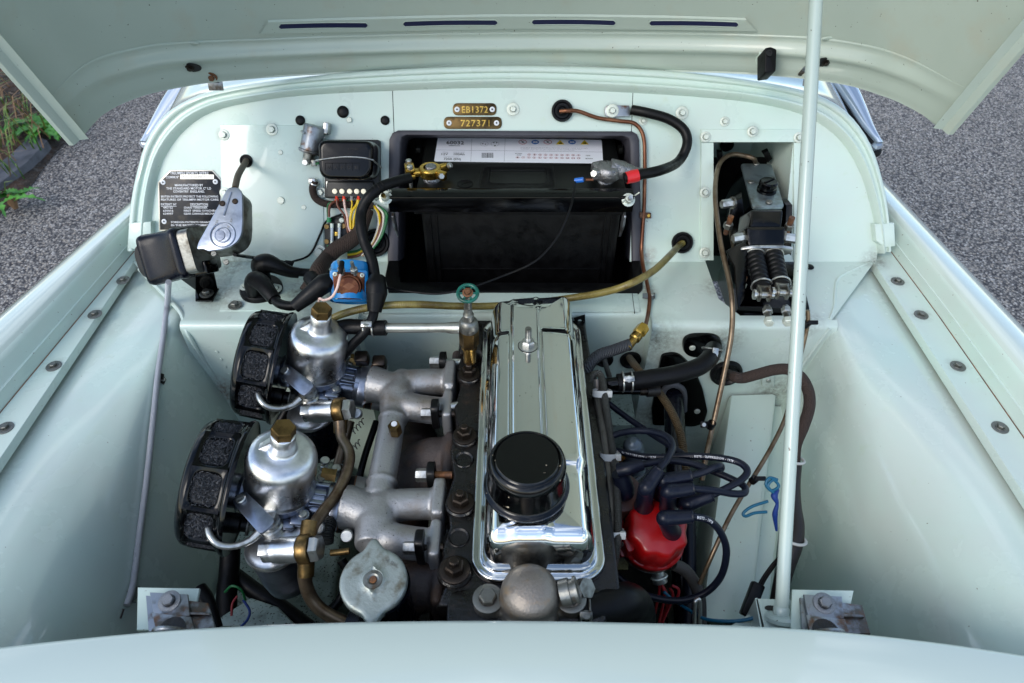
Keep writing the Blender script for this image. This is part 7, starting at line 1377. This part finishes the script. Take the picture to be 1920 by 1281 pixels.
a = MB(); a.tube([df @ V((-.043, -.004, .004)), df @ V((-.0455, -.006, -.006)), df @ V((-.045, -.008, -.020)), df @ V((-.040, -.008, -.030))], .0016, 8); part(ds, 'spring_clip', a, ZNC)
a = MB(); a.lathe(df, [(.0385, -.024), (.0395, -.027), (.0395, -.032), (.036, -.036), (.030, -.050), (.016, -.060), (.014, -.10), (0, -.10)], 48); part(ds, 'body', a, IRN2); a = MB(); a.torus(df @ Matrix.Translation((0, 0, -.030)), .0395, .0012, 40, 6); part(ds, 'bright_rim', a, ZNC)
towers = {}
for nm, (px, py) in {'front': (1258, 998), 'mid': (1252, 955), 'rear': (1268, 935), 'left': (1206, 950), 'back': (1240, 925)}.items():
    r = ray(px, py); o = df @ V((0, 0, .022)); p = C0 + r * ((o - C0).dot(DAX) / r.dot(DAX)); towers[nm] = p
    a = MB(); a.lathe(fr(p - DAX * .006, DAX), [(.0110, 0), (.0095, .012), (0, .012)], 20); part(ds, 'tower', a, REDB)
LG = 'rubber boots and leads of the distributor'
LR = .0043
def lead(lab, pts, txt=None):
    o = wire('ignition_lead', lab, pts, .0043, RUBL, 'ignition lead', 'ignition leads of the distributor', n=14, k=10)
    for (t0, s, L) in (txt or []):
        cur = catmull(pts, 10); cur = resample(cur, 200); st_ = int(t0 * 199); acc = [0]
        for i in range(st_, 199): acc.append(acc[-1] + (cur[i + 1] - cur[i]).length)
        def cv(x, y):
            i = 0
            while i < len(acc) - 2 and acc[i + 1] < x: i += 1
            p = cur[st_ + i].lerp(cur[min(199, st_ + i + 1)], min(1, (x - acc[i]) / max(1e-6, acc[i + 1] - acc[i]))); tg = (cur[min(199, st_ + i + 1)] - cur[st_ + i]).normalized()
            vw = (C0 - p).normalized(); sd_ = vw.cross(tg).normalized(); vw = tg.cross(sd_); an = (y - .0015) / .0043; return p + (vw * cos(an) + sd_ * sin(an)) * .0045
        mb = text(s, V((0, 0, 0)), V((1, 0, 0)), V((0, 1, 0)), L, .0030, 1.15, curve=cv); part(o, 'lettering', mb, PRTW)
    return o
def elbow(lab, base, mid, end, r0=.0118, r1=.0098):
    a = MB(); b = towers[base] + DAX * .002; kn = D(*mid); e = D(*end)
    a.lathe(fr(b, (kn - b).normalized()), [(r0 * 1.02, 0), (r0 * 1.0, .002), (r0 * .88, .010), (r0 * .80, (kn - b).length), (r0 * .5, (kn - b).length + .009), (0, (kn - b).length + .011)], 24)
    a.tube([b.lerp(kn, .75), kn, kn.lerp(e, .4), kn.lerp(e, .8), e], [.0080, .0094, .0084, .0078, .0070], 20, k=8)
    a.torus(fr(kn.lerp(e, .97), (e - kn)), .0068, .0012, 20, 6)
    return solo('lead_boot', a, RUBL, lab, 'rubber boot', LG, ang=55)
elbow('frontmost boot on the red cap, its lead sweeping down in a wide loop', 'front', (1246, 972, .775), (1298, 968, .775))
elbow('low boot pointing up and right, second from the front', 'rear', (1290, 945, .805), (1336, 928, .80))
elbow('boot lying level toward the right across the middle of the red cap', 'mid', (1253, 922, .790), (1300, 916, .79))
elbow('uppermost boot at the back of the red cap pointing right', 'back', (1244, 902, .800), (1296, 892, .80))
elbow('boot on the left edge of the red cap bending upward', 'left', (1212, 915, .785), (1236, 880, .79))
lead('front ignition lead sweeping in a wide loop right and down under the cap', [D(1298, 968, .775), D(1330, 976, .78), D(1352, 1000, .79), D(1362, 1035, .80), D(1352, 1080, .815), D(1322, 1112, .825), D(1280, 1126, .83), D(1230, 1122, .835), D(1190, 1105, .84), D(1160, 1082, .85), D(1130, 1052, .86)], [(.02, 'BISTS - 1978', .020)])
lead('ignition lead rising from the low boot and running back left with white lettering', [D(1336, 928, .80), D(1365, 914, .80), D(1392, 898, .805), D(1401, 882, .81), D(1385, 867, .82), D(1350, 859, .83), D(1300, 855, .84), D(1250, 857, .85), D(1205, 856, .86), D(1165, 848, .875), D(1135, 838, .89)], None)
lead('ignition lead leaving the level boot and turning back in a tight bend', [D(1300, 916, .79), D(1340, 920, .795), D(1375, 926, .80), D(1396, 924, .805), D(1393, 910, .815), D(1360, 893, .83), D(1310, 872, .85), D(1280, 852, .87), D(1240, 825, .90), D(1200, 800, .93), D(1165, 775, .95), D(1135, 752, .96)], None)
lead('ignition lead rising right from the uppermost boot to a short bent end', [D(1296, 892, .80), D(1320, 885, .80), D(1340, 876, .80), D(1351, 874, .805), D(1350, 880, .815), D(1330, 880, .825), D(1290, 868, .83), D(1250, 864, .832), D(1205, 871, .83)], None)
lead('ignition lead arching high over the coil from the left boot', [D(1236, 880, .79), D(1253, 857, .80), D(1261, 838, .815), D(1252, 820, .83), D(1225, 810, .85), D(1190, 808, .865), D(1155, 815, .88), D(1128, 832, .885), D(1113, 858, .885), D(1106, 885, .885)], None)
# lettering on the two long leads, reading left to right
for (lab, pts, s, L) in [('white print along the lead that runs past the pipe', [D(1148, 843, .87), D(1175, 850.5, .858), D(1205, 856, .85), D(1240, 857, .842)], '1978 - SUPPRESSION - 1978 .', .060), ('white print along the lead crossing the side member', [D(1295, 855, .832), D(1330, 856.5, .827), D(1360, 860.5, .82), D(1385, 867.5, .812)], '. . BISTS - SUPPRESSION - 1978 .', .052)]:
    cur = resample(catmull(pts, 10), 120)
    def cv(x, y, cur=cur):
        Lc = sum((b - a_).length for a_, b in zip(cur, cur[1:])); i = max(0, min(118, int(x / Lc * 119))); fr_ = x / Lc * 119 - i; p = cur[i].lerp(cur[i + 1], fr_); tg = (cur[i + 1] - cur[i]).normalized(); vw = (C0 - p).normalized(); sd_ = vw.cross(tg).normalized(); return p + sd_ * (y - .0018)
    mb = text(s, V((0, 0, 0)), V((1, 0, 0)), V((0, 1, 0)), L, .0030, 1.15, curve=cv)
    host = [o for o in bpy.data.objects if o.name.startswith('ignition_lead') and 'running back left' in o.get('label', '')][0]
    # lay it on the lead's own surface
    hc = resample(catmull([D(1336, 928, .80), D(1365, 914, .80), D(1392, 898, .805), D(1401, 882, .81), D(1385, 867, .82), D(1350, 859, .83), D(1300, 855, .84), D(1250, 857, .85), D(1205, 856, .86), D(1165, 848, .875), D(1135, 838, .89)], 10), 400)
    for i in range(len(mb.v)):
        q = mb.v[i]; px, py = proj(q); near = min(hc, key=lambda h: (proj(h)[0] - px) ** 2 + (proj(h)[1] - py) ** 2); dq = dep(near); r = ray(px, py); c_ = C0 + r * dq; off = (c_ - near).length; h = sqrt(max(0, .0043 ** 2 - min(off, .0041) ** 2)) + .0003; mb.v[i] = c_ - r.normalized() * h
    part(host, 'lettering', mb, PRTW)
# below the distributor
dn = thing('pickup_connector', 'small bright metal connector under the red cap with red wires', 'connector', D(1235, 1085, .86)); a = MB(); a.tube([D(1232, 1070, .86), D(1238, 1092, .86)], [.0085, .0095], 14); part(dn, 'shell', a, ZNC); a = MB(); a.torus(fr(D(1236, 1082, .858), D(1238, 1092, .86) - D(1232, 1070, .86)), .0098, .0014, 18, 6); part(dn, 'collar', a, NUT)
rng = random.Random(3)
for k, pts in enumerate([[(1238, 1092), (1246, 1112), (1243, 1135), (1236, 1165)], [(1236, 1093), (1236, 1110), (1232, 1130), (1228, 1150)], [(1260, 1098), (1272, 1105), (1270, 1120), (1258, 1124), (1250, 1115)], [(1256, 1103), (1262, 1115), (1256, 1135), (1245, 1160), (1240, 1175)], [(1240, 1094), (1252, 1118), (1250, 1140), (1234, 1172)]]):
    wire('red_wire', ['red wire from the connector straight down behind the front panel', 'short red wire left of the connector', 'red wire curled in a small loop right of the connector', 'red wire bending down from the small loop', 'innermost red wire of the bunch below the connector'][k], [D(x, y, .86 + .004 * k) for x, y in pts], .0018, REDW, group='red wires below the distributor')
wire('turquoise_wire', 'turquoise wire running from the distributor to the rod bracket', [D(1245, 1110, .85), D(1262, 1125, .85), D(1290, 1143, .82), D(1320, 1160, .79), D(1360, 1165, .77), D(1395, 1163, .76), D(1418, 1157, .755)], .0020, TUR)
wire('grey_hose', 'grey brown hose bending down right of the red distributor cap', [D(1262, 1058, .87), D(1285, 1070, .875), D(1303, 1095, .88), D(1312, 1125, .88), D(1313, 1170, .88)], .0080, M('grey_hose', '#3d3a38', rough=.6, bump=(200, .3, .001)), 'hose', n=16)
a = MB(); a.tube([D(1302, 1178, .80), D(1303, 1135, .79), D(1307, 1125, .79), D(1312, 1130, .79), D(1312, 1178, .80)], .0026, 12); solo('steel_loop', a, ZNC, 'narrow bright steel loop handle standing at the front edge', 'handle')
wire('blue_black_tube', 'dark blue black tube descending right of the distributor', [D(1290, 930, 1.0), D(1293, 1050, .97), D(1290, 1180, .93)], .0095, RUBL, 'hose')
# blue and turquoise strings behind the rod
st_t = [([(1438, 960), (1415, 962), (1398, 968), (1394, 962), (1410, 950), (1440, 940)], 'turquoise loop of cord sticking out left of the prop rod'), ([(1458, 900), (1443, 896), (1436, 908), (1446, 920), (1460, 912), (1450, 900), (1440, 912), (1452, 926)], 'tangled turquoise cord knot left of the prop rod')]
for pts, lab in st_t: wire('cord', lab, [D(x, y, .845) for x, y in pts], .0019, TUR, 'cord')
wire('blue_rag', 'twisted blue cord hanging behind the prop rod', [D(1458, 918, .85), D(1452, 930, .845), D(1457, 945, .845), D(1453, 965, .85), D(1456, 995, .86)], [.0025, .0045, .002, .0035, .0015], BLW, 'cord')
bc2 = thing('wiring_connector', 'black wiring connector with two wires on the inner wing foot', 'connector', D(1408, 1125, .88)); a = MB(); a.box(fr(D(1410, 1125, .88), V((0, -.5, 1)), V((.5, .9, .3))), .045, .016, .014, .002); part(bc2, 'connector_shell', a, BLKS)
for k in range(2): wire('black_wire', ['left of the two black wires rising from the connector', 'right of the two black wires rising from the connector'][k], [D(1416 + 5 * k, 1112, .88), D(1430 + 5 * k, 1085, .885), D(1448 + 4 * k, 1060, .885), D(1466, 1040, .88)], .0022, RUB, group='two wires at the black connector')
# left front corner: harness and cable beside the catch bracket
wire('corner_cable', 'thick black cable beside the left catch bracket going under the front panel', [D(372, 1105, .80), D(384, 1122, .795), D(392, 1145, .79), D(402, 1180, .785)], .0095, RUB, 'cable', n=16)
wire('corner_loom', 'black loom dropping down left of the front float chamber', [D(432, 1030, .98), D(430, 1070, .97), D(425, 1120, .95), D(428, 1190, .93)], .014, RUB, 'wiring loom', n=16)
wire('corner_loom', 'second black loom crossing under the front float chamber toward the engine', [D(440, 1080, .98), D(480, 1110, .97), D(520, 1135, .96), D(580, 1180, .95)], .012, RUB, 'wiring loom', n=16)
wire('green_wire', 'green wire arching over the looms near the left catch bracket', [D(422, 1110, .87), D(435, 1099, .865), D(452, 1106, .865), D(460, 1125, .87)], .0016, GWI)
wire('red_wire', 'red wire among the looms near the left catch bracket', [D(445, 1118, .88), D(436, 1132, .875), D(434, 1155, .87)], .0016, REDW)
wire('blue_wire', 'blue wire curving among the looms near the left catch bracket', [D(456, 1125, .87), D(468, 1145, .865), D(464, 1162, .86), D(452, 1175, .86)], .0017, BLW)
